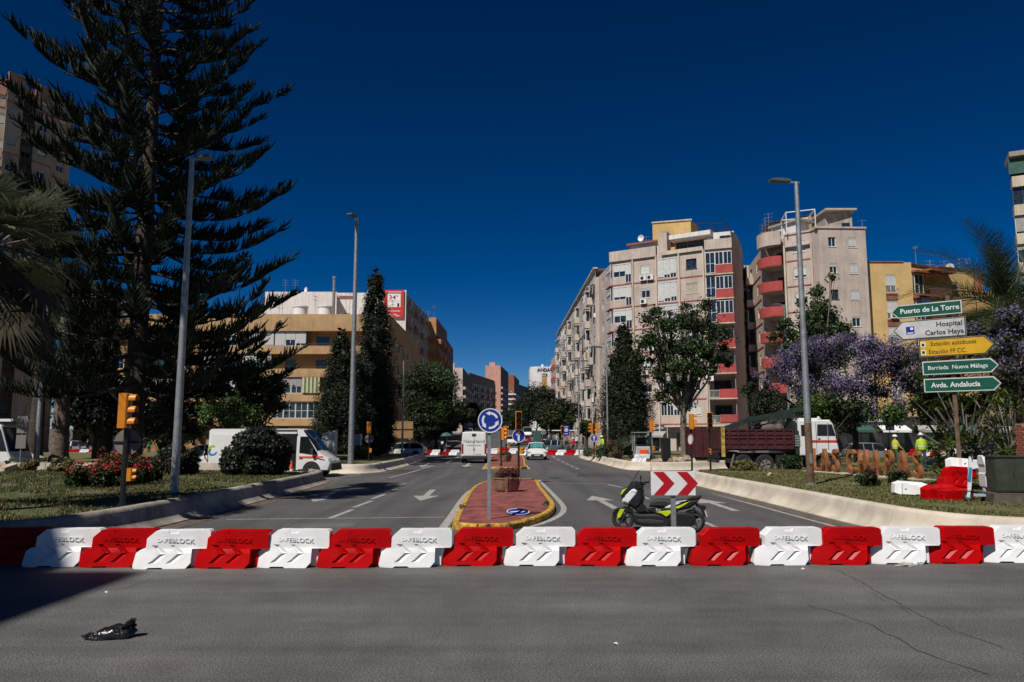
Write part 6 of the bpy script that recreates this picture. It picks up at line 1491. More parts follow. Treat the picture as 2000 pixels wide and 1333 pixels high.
# lamps
m_rust = M('rusty_paint_lower_pole', (.13, .075, .045), .8, var=.35, scale=4)
def lamp(label, px, Y, base, pytop, r0=.11, head=(1, 0), rust=0, hl=.8, group='tall grey lamp posts', double=False):
    o = thing('street_lamp', label, 'street lamp', (X(px, Y), Y, base), 0, group); H = Z(pytop, Y) - base; mb = MB()
    zr = rust
    if rust: mb.tube([(0, 0, 0), (0, 0, rust)], [r0, r0 * (1 - .4 * rust / H)], 12, 1)
    mb.tube([(0, 0, zr), (0, 0, H)], [r0 * (1 - .4 * zr / H), r0 * .6], 12, 0); mb.tube([(0, 0, -.05), (0, 0, .06)], r0 * 1.5, 12, 0); mb.box((0, -r0 * .98, .9), (.1, .02, .35), 0, 0); mb.build('pole', [m_steel, m_rust], o)
    for sg in ((1, -1) if double else (1,)):
        d = Vector((head[0] * sg, head[1] * sg, 0)).normalized(); a = Vector((0, 0, H - .02))
        mb = MB(); mb.bar(a - d * .1, a + d * hl * .45, .07, .06); mb.build('arm', m_steel, o, 0)
        mb = MB(); mb.bar(a + d * hl * .35 + Vector((0, 0, .03)), a + d * (hl * 1.3) + Vector((0, 0, .05)), .32, .07); mb.bar(a + d * hl * .45 + Vector((0, 0, .09)), a + d * (hl * 1.1) + Vector((0, 0, .1)), .22, .06); mb.build('lamp_head', M('lamp_head_grey', (.12, .13, .14), .5, .3), o, 0)
    return o
lamp('tall grey lamp post on the left lawn in front of the araucaria', 346, 22.4, LZ, 309, .12, (1, .1), hl=.45)
lamp('tall grey lamp post on the end of the cream wall left of the cypresses', 686, 44.2, .5, 427, .17, (-.3, -1), hl=.7)
lamp('tall grey lamp post with rusty foot, just left of the rusty letters', 1579, 26.7, LZ, 356, .13, (-1, -.1), 2.1, hl=.75)
lamp('grey lamp post between the palm trunks at the left edge', 74, 48, LZ, 520, .17, (1, 0))
lamp('thin lamp post in front of the round dense dark green tree', 786, 70, .42, 678, .1, (-.6, -1))
lamp('thin lamp post with a brown foot in front of the dark conifer', 1187, 62, .42, 679, .09, (-1, 0), 2.2, hl=1.0)
lamp('thin lamp post with two arms beside the long pale facade', 1131, 78, .2, 706, .08, (-1, 0), double=True)
lamp('thin lamp post behind the rounded red balconies and the truck cab', 1543, 60, .42, 596, .09, (-1, 0), hl=.7)
lamp('small distant lamp post among the dark trees of the avenue', 1062, 190, gz(190), 776, .12, (-1, 0))

# direction signs
Yp = 22.5; aY = R(38); o = thing('direction_signs', 'post with five arrow shaped direction signs, green, white and yellow, on the right lawn', 'direction sign', (X(1870, Yp), Yp, LZ), -aY)
m_grn = M('sign_green', (.006, .085, .055), .4, var=.06); m_yl = M('sign_yellow', (.62, .36, .015), .4, var=.06); m_edge = M('sign_edge_silver', (.34, .33, .27), .4, .4)
mb = MB(); mb.box((0, .09, 2.9), (.11, .11, 5.8)); mb.build('post', m_rust, o, 0)
def dsign(s0, s1, z, h, left, mat, lines, label, rimmat=None, tcol=None, icons=()):
    z -= LZ; mb = MB(); tip = h * .42
    P_ = [(s0, z), (s0 + tip, z - h / 2), (s1, z - h / 2), (s1, z + h / 2), (s0 + tip, z + h / 2)] if left else [(s0, z - h / 2), (s1 - tip, z - h / 2), (s1, z), (s1 - tip, z + h / 2), (s0, z + h / 2)]
    mb.ext(P_, -.035, .035, bev=.008); pl = mb.build('sign_plate', m_edge, o, 0); pl['label'] = label
    def ins(P_, d):
        c = Vector(((s0 + s1) / 2, z)); hw = (s1 - s0) / 2; return [(c.x + (a - c.x) * (1 - d / hw), c.y + (b_ - c.y) * (1 - d / (h / 2))) for a, b_ in P_]
    q = MB(); q.add([(a, -.038, b_) for a, b_ in ins(P_, .016)], [tuple(range(5))]); q.build('border', rimmat or m_signwhite, pl, 0)
    q = MB(); q.add([(a, -.0405, b_) for a, b_ in ins(P_, .036)], [tuple(range(5))]); q.build('face', mat, pl, 0)
    for s_, sz, x, dz, sx in lines: text(s_, sz, tcol or m_signwhite, pl, (x, -.043, z + dz), ex=.0015, sx=sx, bold=.004 if sz > .18 else .001)
    return pl
dsign(-1.55, .37, 5.83, .42, True, m_grn, [('Puerto de La Torre', .215, -.50, 0, .93)], 'green sign reading Puerto de La Torre')
pl = dsign(-1.52, .43, 5.24, .58, True, M('sign_face_white', (.5, .5, .5), .45), [('Hospital', .205, -.0, .11, 1.0), ('Carlos Haya', .205, -.14, -.13, 1.0)], 'white sign reading Hospital Carlos Haya', m_black, m_black)
q = MB(); q.b2(-1.16, -.93, -.044, -.041, 4.72, 4.95); q.build('logo_square', m_signblue, pl, 0); q = MB(); q.lathe([(.001, -.046), (.045, -.046)], 14, (-1.0, 0, 4.885), 0, 'Y'); q.build('logo_dot', m_signwhite, pl, 0); q = MB(); q.b2(-1.13, -.96, -.047, -.0455, 4.74, 4.77); q.build('logo_text', m_signwhite, pl, 0)
pl = dsign(-.84, 1.1, 4.66, .54, False, m_yl, [('Estación autobuses', .18, .07, .115, .86), ('Estación FF.CC.', .18, -.09, -.125, .86)], 'yellow sign reading Estacion autobuses and Estacion FF.CC.', m_black, m_black)
for dz in (.11, -.12): q = MB(); q.b2(-.79, -.66, -.044, -.041, 4.26 + dz - .075, 4.26 + dz + .075); q.build('pictogram', m_signwhite, pl, 0); q = MB(); q.b2(-.76, -.69, -.047, -.045, 4.26 + dz - .045, 4.26 + dz + .04); q.build('pictogram_symbol', m_black, pl, 0)
dsign(-.79, 1.17, 4.06, .42, False, m_grn, [('Barriada  Nueva Málaga', .165, .13, 0, .98)], 'green sign reading Barriada Nueva Malaga')
dsign(-.78, 1.2, 3.54, .42, False, m_grn, [('Avda. Andalucía', .205, .05, 0, .95)], 'green sign reading Avda. Andalucia')

# small signs in the distance
def smallsign(name, label, px, Y, base, pyc, kind, r=.3):
    z = Z(pyc, Y) - base; o = thing(name, label, 'road sign', (X(px, Y), Y, base)); mb = MB(); mb.tube([(0, .03, 0), (0, .03, z + r * .8)], .035, 8); mb.build('post', m_steel, o)
    if kind == 'noentry':
        disc(r).build('sign_plate', m_red, o, loc=(0, -.02, z)); mb = MB(); mb.b2(-r * .7, r * .7, -.04, -.034, z - .06, z + .06); mb.build('bar', m_signwhite, o, 0)
        mb = MB(); mb.ext([(-.4, z - 1.05), (.4, z - 1.05), (0, z - .35)], -.02, 0); mb.build('triangle_plate', m_signback, o, 0)
    elif kind == 'cross':
        mb = MB(); mb.b2(-r, r, -.03, -.01, z - r, z + r); mb.build('sign_plate', m_signblue, o, 0); mb = MB(); mb.add([(-r * .75, -.034, z - r * .7), (r * .75, -.034, z - r * .7), (0, -.034, z + r * .75)], [(0, 1, 2)]); mb.build('white_triangle', m_signwhite, o, 0)
        mb = MB(); mb.b2(-.04, .04, -.038, -.035, z - r * .3, z + r * .35); mb.bar((0, -.037, z - .05), (-.12, -.037, z - r * .6), .04, .004); mb.bar((0, -.037, z - .05), (.12, -.037, z - r * .6), .04, .004); mb.build('walking_figure', m_black, o, 0)
    elif kind == 'board':
        mb = MB(); mb.ext([(-.36, z - .55), (.36, z - .55), (.36, z + .6), (-.36, z + .6)], -.03, .0, bev=.006); mb.build('sign_plate', m_signblue, o, 0); disc(.2).build('symbol_disc', m_signwhite, o, loc=(0, -.03, z + .1)); mb = MB(); mb.b2(-.2, .2, -.04, -.035, z + .42, z + .48); mb.b2(-.2, .2, -.04, -.035, z - .36, z - .3); mb.build('lettering', m_signwhite, o, 0)
        mb = MB(); mb.b2(-.12, .12, -.06, -.045, z + .07, z + .13); mb.build('symbol_bar', m_red, o, 0)
    elif kind == 'arrows':
        for dz in (0, -.95):
            mb = MB(); mb.ext([(-1.4, z + dz), (-1.1, z + dz - .4), (1.2, z + dz - .4), (1.2, z + dz + .4), (-1.1, z + dz + .4)], -.04, 0, bev=.01); mb.build('sign_plate', M('brown_tourist_sign', (.30, .17, .07), .6), o, 0)
    elif kind == 'bus': 
        mb = MB(); mb.b2(-.3, .3, -.03, .0, z - .5, z + .5); mb.b2(-.3, .3, -.03, .0, z - 1.4, z - .6); mb.build('sign_plate', m_signback, o, 0)
    return o
smallsign('no_entry_sign', 'red no entry sign with a triangle below, behind the white parked car', 804, 92, .4, 842, 'noentry', .35)
smallsign('crossing_sign', 'blue pedestrian crossing sign above the worker in the yellow vest', 1739, 52, .42, 832, 'cross', .3)
smallsign('information_board', 'tall blue information board on a post left of the worker in red', 1106, 88, .3, 842, 'board')
smallsign('tourist_direction_sign', 'pair of brown arrow signs behind the thin lamp post near the round tree', 784, 80, .4, 831, 'arrows')
smallsign('blue_road_sign', 'dark blue sign on a grey post near the left edge by the bus', 42, 46, LZ, 830, 'bus')

# ================================================================== POTS, LETTERS, CABINETS
m_pot = M('terracotta_concrete', (.25, .145, .09), .85, var=.22, scale=4, bump=.3)
def planter(label, px, py, zb, group='plant pots on the islands'):
    p = G(px, py, zb) if py else None; o = thing('plant_pot', label, 'plant pot', p, 0, group)
    mb = MB(); mb.lathe([(.001, 0), (.33, 0), (.36, .03), (.40, .12), (.47, .42), (.50, .45), (.50, .49), (.45, .49), (.43, .42), (.001, .40)], 10); mb.build('pot', m_pot, o, 30)
    for k in range(5):
        a = R(-90 + 72 * k); mb = MB(); mb.bar((.36 * math.cos(a), .36 * math.sin(a), 0), (.505 * math.cos(a), .505 * math.sin(a), .49), .09, .07); mb.build('rib', m_pot, o, 0)
    r = random.Random(int(px)); bl = [(r.uniform(-.28, .28), r.uniform(-.28, .28), .62 + r.uniform(-.08, .1), .2, .2, .17) for _ in range(11)]
    leafcloud('foliage', bl, 4200, .055, [lf_pur, lf_pur, lf_dry], o, int(px), .4); bl = [(.42 * math.cos(a), .42 * math.sin(a), .46, .1, .1, .12) for a in [r.uniform(0, 6.28) for _ in range(12)]]; leafcloud('trailing_leaves', bl, 900, .045, [lf_mid, lf_dry, lf_pur], o, 3, .3)
    return o
planter('terracotta coloured ribbed plant pot with purple leaves on the near island', 989, 960.5, .145); planter('smaller looking plant pot with purple leaves on the far island', 987, 902, .145)
planter('third plant pot deep on the far island', 985, 889, .145)

m_cor = M('weathered_rusty_steel', (.27, .10, .032), .85, var=.35, scale=2.5, bump=.2, streak=.4)
o = thing('steel_letter_sculpture', 'row of freestanding rusty steel letters spelling LAS CHAPAS on the right lawn', 'letter sculpture', (X(1590, 40), 40, LZ))
pA = Vector((X(1583, 37), 37, 0)); pB = Vector((X(1796, 29.6), 29.6, 0)); dv = (pB - pA); LL = dv.length; az = math.atan2(dv.y, dv.x); o.location = (pA.x, pA.y, LZ); o.rotation_euler = (0, 0, az)
mb = MB(); mb.b2(-.3, LL + .3, -.35, .35, -.02, .05); mb.build('base_slab', m_wallR, o, 0)
st = LL / 9.0
for i, ch in enumerate('LASCHAPAS'):
    me = textmesh(ch, 1.5, .09, m_cor, bold=.015, sx=.60); ml = me.copy(); bb_ = [v.co.z for v in ml.vertices]; z0, z1 = min(bb_), max(bb_); k = 1.05 / (z1 - z0)
    for v in ml.vertices: v.co.z = (v.co.z - z0) * k + .05
    l_ = link('letter', ml, o, (st * (i + .5) + (.22 if i > 2 else -.12), 0, 0)); l_['label'] = f'rusty steel letter {ch}'
# green cabinet, brick pillar, others
m_dg = M('dark_green_paint', (.035, .045, .028), .6, var=.2, scale=3)
o = thing('utility_cabinet', 'dark green metal cabinet on a concrete plinth at the right edge', 'cabinet', (X(1967, 19.6), 19.6, LZ), R(-8))
mb = MB(); mb.ext([(-.44, .26), (.44, .26), (.44, 1.12), (-.44, 1.12)], -.25, .3, bev=.012); mb.b2(-.46, .46, -.28, .33, 1.12, 1.15); mb.build('body', m_dg, o, 0); mb = MB(); mb.b2(-.42, -.01, -.262, -.25, .3, 1.08); mb.build('door', m_dg, o, 0); mb = MB(); mb.b2(.01, .42, -.262, -.25, .3, 1.08); mb.build('door', m_dg, o, 0)
mb = MB(); mb.b2(-.05, -.03, -.28, -.262, .62, .75); mb.build('handle', m_dark, o, 0); mb = MB(); mb.b2(-.6, .7, -.42, .42, -.1, .24); mb.build('plinth', m_gutter, o, 0)
o = thing('brick_pillar', 'red brick pillar with white notices at the right picture edge', 'pillar', (X(2012, 21), 21, LZ)); m_br = M('red_brick', (.30, .085, .05), .85, var=.25, rnd=.2, scale=6)
bm_ = MB(); bm_.b2(-.12, .12, -.055, .055, 0, .062); bme_ = bm_.mesh('brick', m_br, 0)
mb = MB(); mb.b2(-.23, .23, -.23, .23, 0, 1.98); mb.build('mortar_core', m_conc, o, 0)
for rw in range(28):
    for (cx, cy, rz) in (((-.125, -.19, 0), (.125, -.19, 0), (-.19, .06, 1), (.19, .06, 1)) if rw % 2 else ((-.19, -.125, 1), (.0, -.19, 0), (.19, -.125, 1), (-.19, .13, 1))): link('brick', bme_, o, (cx * 1.02, cy * 1.02, .005 + rw * .07), R(90) * rz)
for z in (1.55, 1.3): mb = MB(); mb.b2(-.17, .02, -.262, -.257, z - .1, z + .1); mb.build('notice', m_white, o, 0)
def cabinet(label, px, Y, w, pyt, base, mat, slope=0):
    h = Z(pyt, Y) - base; o = thing('utility_cabinet', label, 'cabinet', (X(px, Y), Y, base)); mb = MB(); mb.ext([(-w / 2, 0), (w / 2, 0), (w / 2, h + slope), (-w / 2, h)], -.35, .35, bev=.015); mb.build('body', mat, o, 0)
    mb = MB(); mb.b2(-w / 2 + .06, w / 2 - .06, -.365, -.35, .15, h - .2); mb.build('door', mat, o, 0); mb = MB(); mb.b2(w / 2 - .2, w / 2 - .16, -.39, -.365, h * .4, h * .55); mb.build('handle', m_dark, o, 0); return o
m_lg = M('light_grey_paint', (.40, .42, .45), .5, var=.06)
cabinet('tall light grey cabinet with a slanted top behind the nose of the white van', 644, 50, .85, 846, .42, m_lg, .15)
cabinet('second light grey cabinet half hidden behind the tall lamp post', 694, 60, .9, 848, .42, m_lg)
cabinet('narrow black box standing in the rubble on the right', 1300, 51, .5, 856, .42, m_black)
cabinet('dark green rubbish container among the cars on the right side of the avenue', 1049, 120, 1.2, 842, gz(120), m_awg) 
# rubble
r = random.Random(9); m_rub = M('pale_rubble', (.42, .34, .26), .9, var=.2, rnd=.2)
for k, (px, Y, s, lb) in enumerate([(1278, 48.6, .42, 'broken pale kerb block left of the black box'), (1288, 49.4, .36, 'small pale lump in the rubble beside the black box'), (1318, 49, .5, 'tilted beige kerb block in the rubble'), (1328, 49.6, .45, 'beige block half buried in the rubble'), (1337, 48.8, .62, 'long pale kerb stone leaning upright on the rubble'), (1350, 49.5, .4, 'rightmost beige lump of the rubble'), (1308, 48.8, .4, 'brown lump of broken tarmac in the rubble')]):
    mb = MB(); mb.box((0, 0, 0), (s * 1.1, s * .7, s * .6), 0, 0, .85, .8); mm = mb.build('rubble_block', m_rub if k != 6 else m_pot, None, 0); mm.location = (X(px, Y), Y, .42 + s * .3); mm.rotation_euler = (r.uniform(-.4, .4), r.uniform(-.6, .6) + (.7 if k == 4 else 0), r.uniform(0, 3)); tag(mm, lb, 'rubble', 'rubble of broken kerbs on the far lawn')
for k, (px, Y, s, lb) in enumerate([(5, 38, .6, 'pale grey lump at the left edge behind the lawn'), (22, 37.5, .5, 'beige broken block beside the lump at the left edge'), (34, 38, .55, 'pinkish broken block near the second lamp post'), (1738, 28.0, .1, 'crushed can on the right lawn'), (1500, 33, .18, 'small pale scrap on the right lawn near the truck wheels')]):
    mb = MB(); mb.box((0, 0, 0), (s * 1.5, s * .8, s * .6), 0, 0, .8, .8); mm = mb.build('rubble_block', m_rub, None, 0); mm.location = (X(px, Y), Y, LZ + s * .3); mm.rotation_euler = (.2, -.3, r.uniform(0, 3)); tag(mm, lb, 'rubble')
for k, (px, Y) in enumerate([(8, 25), (99, 24.5)]):
    mb = MB(); mb.tube([(0, 0, -.05), (.02, 0, .32)], [.035, .03], 7); mm = mb.build('wooden_stake', m_barkg, None); mm.location = (X(px, Y), Y, LZ); tag(mm, ['short dark stake in the lawn near the left edge', 'short wooden stake in the bare soil left of the roses'][k], 'stake')

# rubbish bag
def crumple(name, label, cat, loc, dims, seed, mat, rz=0, n=28, amp=.28, fine=.09):
    rs = np.random.RandomState(seed); V = []; m2 = n // 2
    from mathutils import noise
    for i in range(m2 + 1):
        ph = math.pi * i / m2
        for j in range(n):
            th = 2 * math.pi * j / n; v = Vector((math.cos(th) * math.sin(ph), math.sin(th) * math.sin(ph), math.cos(ph)))
            q = 1 + amp * noise.noise(v * 2.1 + Vector((seed, 0, 0))) + fine * noise.noise(v * 7 + Vector((0, seed, 0))) + fine * .7 * abs(noise.noise(v * 13))
            p = Vector((v.x * dims[0] * q, v.y * dims[1] * q, max(-.5, v.z) * dims[2] * q + dims[2] * .5)); V.append(p)
    F = [(i * n + j, i * n + (j + 1) % n, (i + 1) * n + (j + 1) % n, (i + 1) * n + j)[::-1] for i in range(m2) for j in range(n)]
    mb = MB(); mb.add(V, F); return mb, F
m_bag = M('black_bin_liner', (.012, .012, .013), .22, var=.1, bump=.6, bscale=26, spec=.8)
p = G(214, 1247); o = thing('rubbish_bag', 'crumpled black plastic rubbish bag lying on the asphalt in the foreground', 'rubbish bag', (p.x, p.y, 0), R(9))
mb, _ = crumple('', '', '', None, (.22, .10, .075), 4, None); mb.v = [(x, y, z * (1 + max(-.4, x * 2.2))) for x, y, z in mb.v]; mb.build('bag', m_bag, o, 60)
mb = MB()
for k in range(9):
    a = R(-70 + 200 * k / 8); x0 = .15; mb.tube([(x0 - .05, .02, .06), (x0 + .03, .05 * math.cos(a), .09 + .06 * math.sin(a)), (x0 + .07 + .015 * math.sin(3 * k), .075 * math.cos(a), .10 + .085 * math.sin(a))], [.06, .05, .03], 6, sq=.45)
mb.build('open_end', m_bag, o, 60)
mb = MB(); mb.tube([(-.17, 0, .05), (-.24, -.01, .03), (-.27, .01, .035)], [.05, .03, .008], 6, sq=.5); mb.build('knot', m_bag, o, 60)
p = G(1770, 1106); mbp, _ = crumple('', '', '', None, (.15, .05, .035), 9, None, amp=.5); q = mbp.build('crumpled_paper', M('dirty_paper', (.42, .38, .33), .8, var=.3, scale=8), None, 20); q.location = (p.x, p.y, 0); q.rotation_euler = (0, 0, R(8)); tag(q, 'crumpled dirty paper on the asphalt at the foot of a white barrier', 'litter')
p = G(1798, 1104); mbp, _ = crumple('', '', '', None, (.05, .03, .03), 10, None, amp=.5); q = mbp.build('crumpled_wrapper', M('pale_green_wrapper', (.25, .33, .29), .6, var=.3), None, 20); q.location = (p.x, p.y, 0); tag(q, 'small pale green wrapper beside the crumpled paper', 'litter')
# ================================================================== VEHICLES
m_cwhite = M('car_paint_white', (.72, .72, .70), .28, var=.03, coat=.5); m_cblue = M('car_paint_blue_grey', (.09, .13, .17), .25, .3, var=.05, coat=.6); m_cred = M('car_paint_red', (.30, .012, .015), .3, var=.05, coat=.5)
m_cgrey = M('car_paint_silver', (.30, .31, .32), .3, .5, var=.05, coat=.4); m_cblack = M('car_paint_black', (.015, .015, .018), .2, var=.05, coat=.6)
m_lamp = M('headlamp_glass', (.45, .47, .48), .1, .3); m_tail = M('tail_lamp_red', (.35, .01, .01), .3); m_plate = M('number_plate', (.5, .5, .48), .5); m_trim = M('black_plastic_trim', (.022, .022, .023), .7)
m_shade = M('sun_shield_teal', (.06, .24, .25), .35, var=.3, scale=5)
WH = {}
def wheel(o, x, y, r, w=.2, sgn=1, rim=None):
    key = (round(r, 3), w)
    if key not in WH:
        t = MB(); t.lathe([(r * .62, -w / 2), (r * .92, -w / 2), (r, -w * .32), (r, w * .32), (r * .92, w / 2), (r * .62, w / 2)], 22, ax='Y'); h = MB()
        h.lathe([(.001, -w * .35), (r * .16, -w * .4), (r * .2, -w * .25), (r * .6, -w * .3), (r * .64, -w * .46), (r * .66, -w * .4), (r * .66, w * .4), (.001, w * .4)], 16, ax='Y')
        for k in range(5): a = 2 * math.pi * k / 5; h.bar((r * .15 * math.cos(a), -w * .36, r * .15 * math.sin(a)), (r * .6 * math.cos(a), -w * .38, r * .6 * math.sin(a)), r * .16, .02, 0)
        WH[key] = (t.mesh('wheel', m_rubber, 40), h.mesh('rim', rim or m_steel, 30))
    t, h = WH[key]; a = link('wheel', t, o, (x, y, r)); b_ = link('rim', h, a)
    if sgn < 0: a.rotation_euler = (0, 0, math.pi)
def body_loft(o, name, st, mats, glass_rows=(2,), wind=(), subdiv=False, mi_fn=None):
    """st: list of (x, zb, zm, zbelt, zroof, wb, wbelt, wroof); section runs from the sill up over the roof"""
    mb = MB(); K = 0; rows = []
    for (x, zb, zm, zl, zr, wm, wl, wr) in st:
        half = [(wm * .90, zb), (wm, zb + .06), (wm, zm), (wl, zl), (wr, zr - .04), (wr * .86, zr), (0, zr + .025)]
        sec = [(x, -y, z) for y, z in half] + [(x, y, z) for y, z in half[:-1][::-1]]
        rows.append(sec); K = len(sec)
    mb.v = [p for s_ in rows for p in s_]
    for i in range(len(rows) - 1):
        for j in range(K - 1):
            f = [i * K + j, i * K + j + 1, (i + 1) * K + j + 1, (i + 1) * K + j]; mi = 0
            jj = min(j, K - 2 - j)
            if mi_fn: mi = mi_fn(i, jj)
            mb.f.append(f); mb.m.append(mi)
        mb.f.append([i * K, (i + 1) * K, (i + 1) * K + K - 1, i * K + K - 1]); mb.m.append(len(mats) - 1)
    mb.f.append(list(range(K))[::-1]); mb.m.append(0); o2 = (len(rows) - 1) * K; mb.f.append([o2 + j for j in range(K)]); mb.m.append(0)
    # first and last caps facing out
    return mb.build(name, mats, o, 28)
def car(label, loc, rz, paint, kind='suv', L=4.3, W_=1.8, H=1.58, shade=False, group='cars on the avenue', rack=False):
    o = thing('parked_car', label, 'car', loc, rz, group); w = W_ / 2; h = H; bl = .62 * h
    # x towards the nose (+x)
    st = [(-L / 2, .38, .55, bl * .92, bl * 1.0, w * .80, w * .78, w * .70), (-L / 2 + .06, .28, .6, bl, bl + .10, w * .92, w * .88, w * .74), (-L / 2 + .35, .22, .62, bl * 1.02, h * .93, w, w * .95, w * .70), (-L / 2 + .8, .22, .62, bl, h * .995, w, w * .95, w * .72),
          (-.45, .22, .62, bl * .98, h, w, w * .95, w * .73), (.15, .22, .62, bl * .96, h * .99, w, w * .95, w * .73), (.45, .22, .62, bl * .95, h * .95, w, w * .95, w * .72), (1.12, .22, .62, bl * .93, bl * 1.04, w, w * .94, w * .80), (L / 2 - .35, .22, .6, bl * .80, bl * .88, w * .97, w * .90, w * .80), (L / 2 - .06, .28, .55, bl * .66, bl * .74, w * .88, w * .82, w * .74), (L / 2, .32, .5, bl * .5, bl * .56, w * .78, w * .76, w * .7)]
    def mi(i, j):
        if j == 3 and 2 <= i <= 6: return 1
        if i == 6 and j >= 3: return 1
        if i == 1 and j >= 3: return 1
        if j in (0,): return 2
        return 0
    body_loft(o, 'body', st, [paint, m_glassd, m_trim], mi_fn=mi)
    for x in (-.2, .95 if False else -.95): 
        for sg in (-1, 1): mb = MB(); mb.bar((x, sg * w * .955, bl), (x + .02, sg * w * .735, h * .97), .07, .03); mb.build('pillar', paint, o, 0)
    for x in (-L / 2 + .75, L / 2 - .82):
        for sg in (-1, 1):
            wheel(o, x, sg * (w - .075), .33, .2, -sg); mb = MB(); mb.lathe([(.40, -.02), (.34, .02)], 20, (x, sg * (w + .004), .34), 0, 'Y', R(-10), R(190)); mb.lathe([(.345, .0), (.001, .0)], 20, (x, sg * (w + .003), .34), 0, 'Y'); mb.build('wheel_arch', m_trim, o, 0)
    for sg in (-1, 1):
        mb = MB(); mb.box((L / 2 - .15, sg * w * .70, bl * .70), (.22, .34, .13), R(-14) * sg); mb.build('headlight', m_lamp, o, 0); mb = MB(); mb.box((-L / 2 + .07, sg * w * .76, bl * .86), (.12, .24, .26)); mb.build('tail_light', m_tail, o, 0)
        mb = MB(); mb.ball((.72, sg * (w + .1), bl + .05), .1, 8, 0, (1, 1.1, .8)); mb.bar((.72, sg * w * .9, bl), (.72, sg * (w + .05), bl + .03), .04); mb.build('mirror', paint, o)
    mb = MB(); mb.box((L / 2 - .03, 0, .42), (.12, w * 1.25, .22)); mb.box((L / 2 - .02, 0, .25), (.1, w * 1.5, .08)); mb.build('grille', m_trim, o, 0); mb = MB(); mb.box((L / 2 + .04, 0, .43), (.02, .5, .11)); mb.build('number_plate', m_plate, o, 0)
    mb = MB(); mb.box((-L / 2 + .0, 0, .36), (.14, w * 1.5, .2)); mb.build('rear_bumper', m_trim, o, 0); mb = MB(); mb.box((-L / 2 - .02, 0, bl * .8), (.03, .5, .11)); mb.build('number_plate', m_plate, o, 0)
    if shade: mb = MB(); mb.quad((.52, -w * .6, h * .915), (.52, w * .6, h * .915), (1.08, w * .68, bl * 1.09), (1.08, -w * .68, bl * 1.09)); q = mb.build('sun_shield', m_shade, o, 0); q.location = (.025, 0, .03)
    if rack: mb = MB(); [mb.bar((-1.3, s_ * w * .66, h + .04), (.2, s_ * w * .66, h + .04), .04) for s_ in (-1, 1)]; mb.build('roof_rail', m_trim, o, 0)
    return o
def van(label, loc, rz, open_side=False, stripe=True, txt=None, L=5.6, H=2.45, W_=2.0, group='vans on the avenue', logo=False):
    o = thing('delivery_van', label, 'van', loc, rz, group); w = W_ / 2; x1 = L / 2
    st = [(-x1, .45, .9, 1.3, H - .06, w * .95, w * .95, w * .90), (-x1 + .06, .35, .9, 1.3, H, w * .99, w, w * .92)]
    xs_ = [x1 - 3.15, x1 - 1.75] if open_side else []
    for x in xs_: st.append((x, .32, .9, 1.25, H, w, w, w * .93))
    st += [(x1 - 1.62, .32, .9, 1.25, H - .01, w, w, w * .92), (x1 - 1.45, .32, .9, 1.25, H - .05, w, w, w * .91), (x1 - .88, .32, .9, 1.22, H * .66, w, w * .97, w * .85), (x1 - .72, .32, .85, 1.15, 1.34, w, w * .93, w * .83), (x1 - .2, .32, .75, .92, 1.02, w * .94, w * .85, w * .76), (x1 - .03, .36, .6, .74, .82, w * .84, w * .78, w * .7), (x1, .4, .5, .62, .66, w * .76, w * .74, w * .66)]
    n0 = 2 + len(xs_)
    def mi(i, j):
        if i in (n0 + 1,) and j >= 4: return 1
        if i == n0 + 2 and j >= 4: return 1
        if open_side and i == 2 and j in (1, 2, 3): return 3
        if j == 0: return 2
        return 0
    body_loft(o, 'body', st, [m_cwhite, m_glassd, m_trim, m_room], mi_fn=mi)
    for sg in (-1, 1):
        ww = w + .012; mb = MB(); P_ = [(x1 - 1.60, 1.24), (x1 - .68, 1.16), (x1 - .76, 1.40), (x1 - 1.20, 2.06), (x1 - 1.58, 2.06)]
        mb.add([(a, sg * (w + .016 - .074 * max(0, (b_ - 1.25) / 1.2)), b_) for a, b_ in P_], [(0, 1, 2, 3, 4)]); q = mb.build('side_window', m_glassd, o, 0)
        mb = MB(); mb.b2(x1 - .95, x1 - .82, sg * w * 1.0, sg * w * 1.0 + sg * .22, 1.18, 1.48) if sg > 0 else mb.b2(x1 - .95, x1 - .82, sg * w - .22, sg * w, 1.18, 1.48); mb.build('mirror', m_trim, o, 0)
        mb = MB(); mb.box((x1 - .10, sg * w * .72, .82), (.2, .22, .26), 0, 0, .5, 1); mb.build('headlight', m_lamp, o, 0)
        mb = MB(); mb.box((-x1 + .0, sg * w * .90, 1.15), (.06, .14, .75)); mb.build('tail_light', m_tail, o, 0)
        if stripe: mb = MB(); mb.b2(x1 - 1.6, x1 - .35, sg * (w + .008) - .004, sg * (w + .008) + .004, .98, 1.07); mb.build('stripe', M('orange_red_stripe', (.75, .09, .03), .4), o, 0)
        mb = MB(); mb.b2(x1 - 1.62, x1 - .9, sg * (w + .01) - .01, sg * (w + .01) + .01, .30, .42); mb.b2(x1 - 1.58, x1 - 1.42, sg * (w + .012) - .012, sg * (w + .012) + .012, .94, 1.0); mb.build('door_trim', m_trim, o, 0)
        for x in (-x1 + 1.05, x1 - .95):
            wheel(o, x, sg * (w - .085), .35, .22, -sg); mb = MB(); mb.lathe([(.46, -.01), (.37, .01)], 20, (x, sg * (w + .01), .36), 0, 'Y', R(-8), R(188)); mb.lathe([(.38, 0), (.001, 0)], 20, (x, sg * (w + .005), .36), 0, 'Y'); mb.build('wheel_arch', m_trim, o, 0)
    mb = MB(); mb.box((x1 - .05, 0, .52), (.26, W_ * .92, .36), 0, 0, .7, .92); mb.build('front_bumper', m_trim, o, 0)
    mb = MB(); mb.box((-x1 - .03, 0, .47), (.16, W_ * .96, .22)); mb.build('rear_bumper', m_trim, o, 0)
    mb = MB(); mb.b2(-x1 - .02, -x1, -w * .84, w * .84, .62, H - .18); dr = mb.build('rear_door', m_cwhite, o, 0)
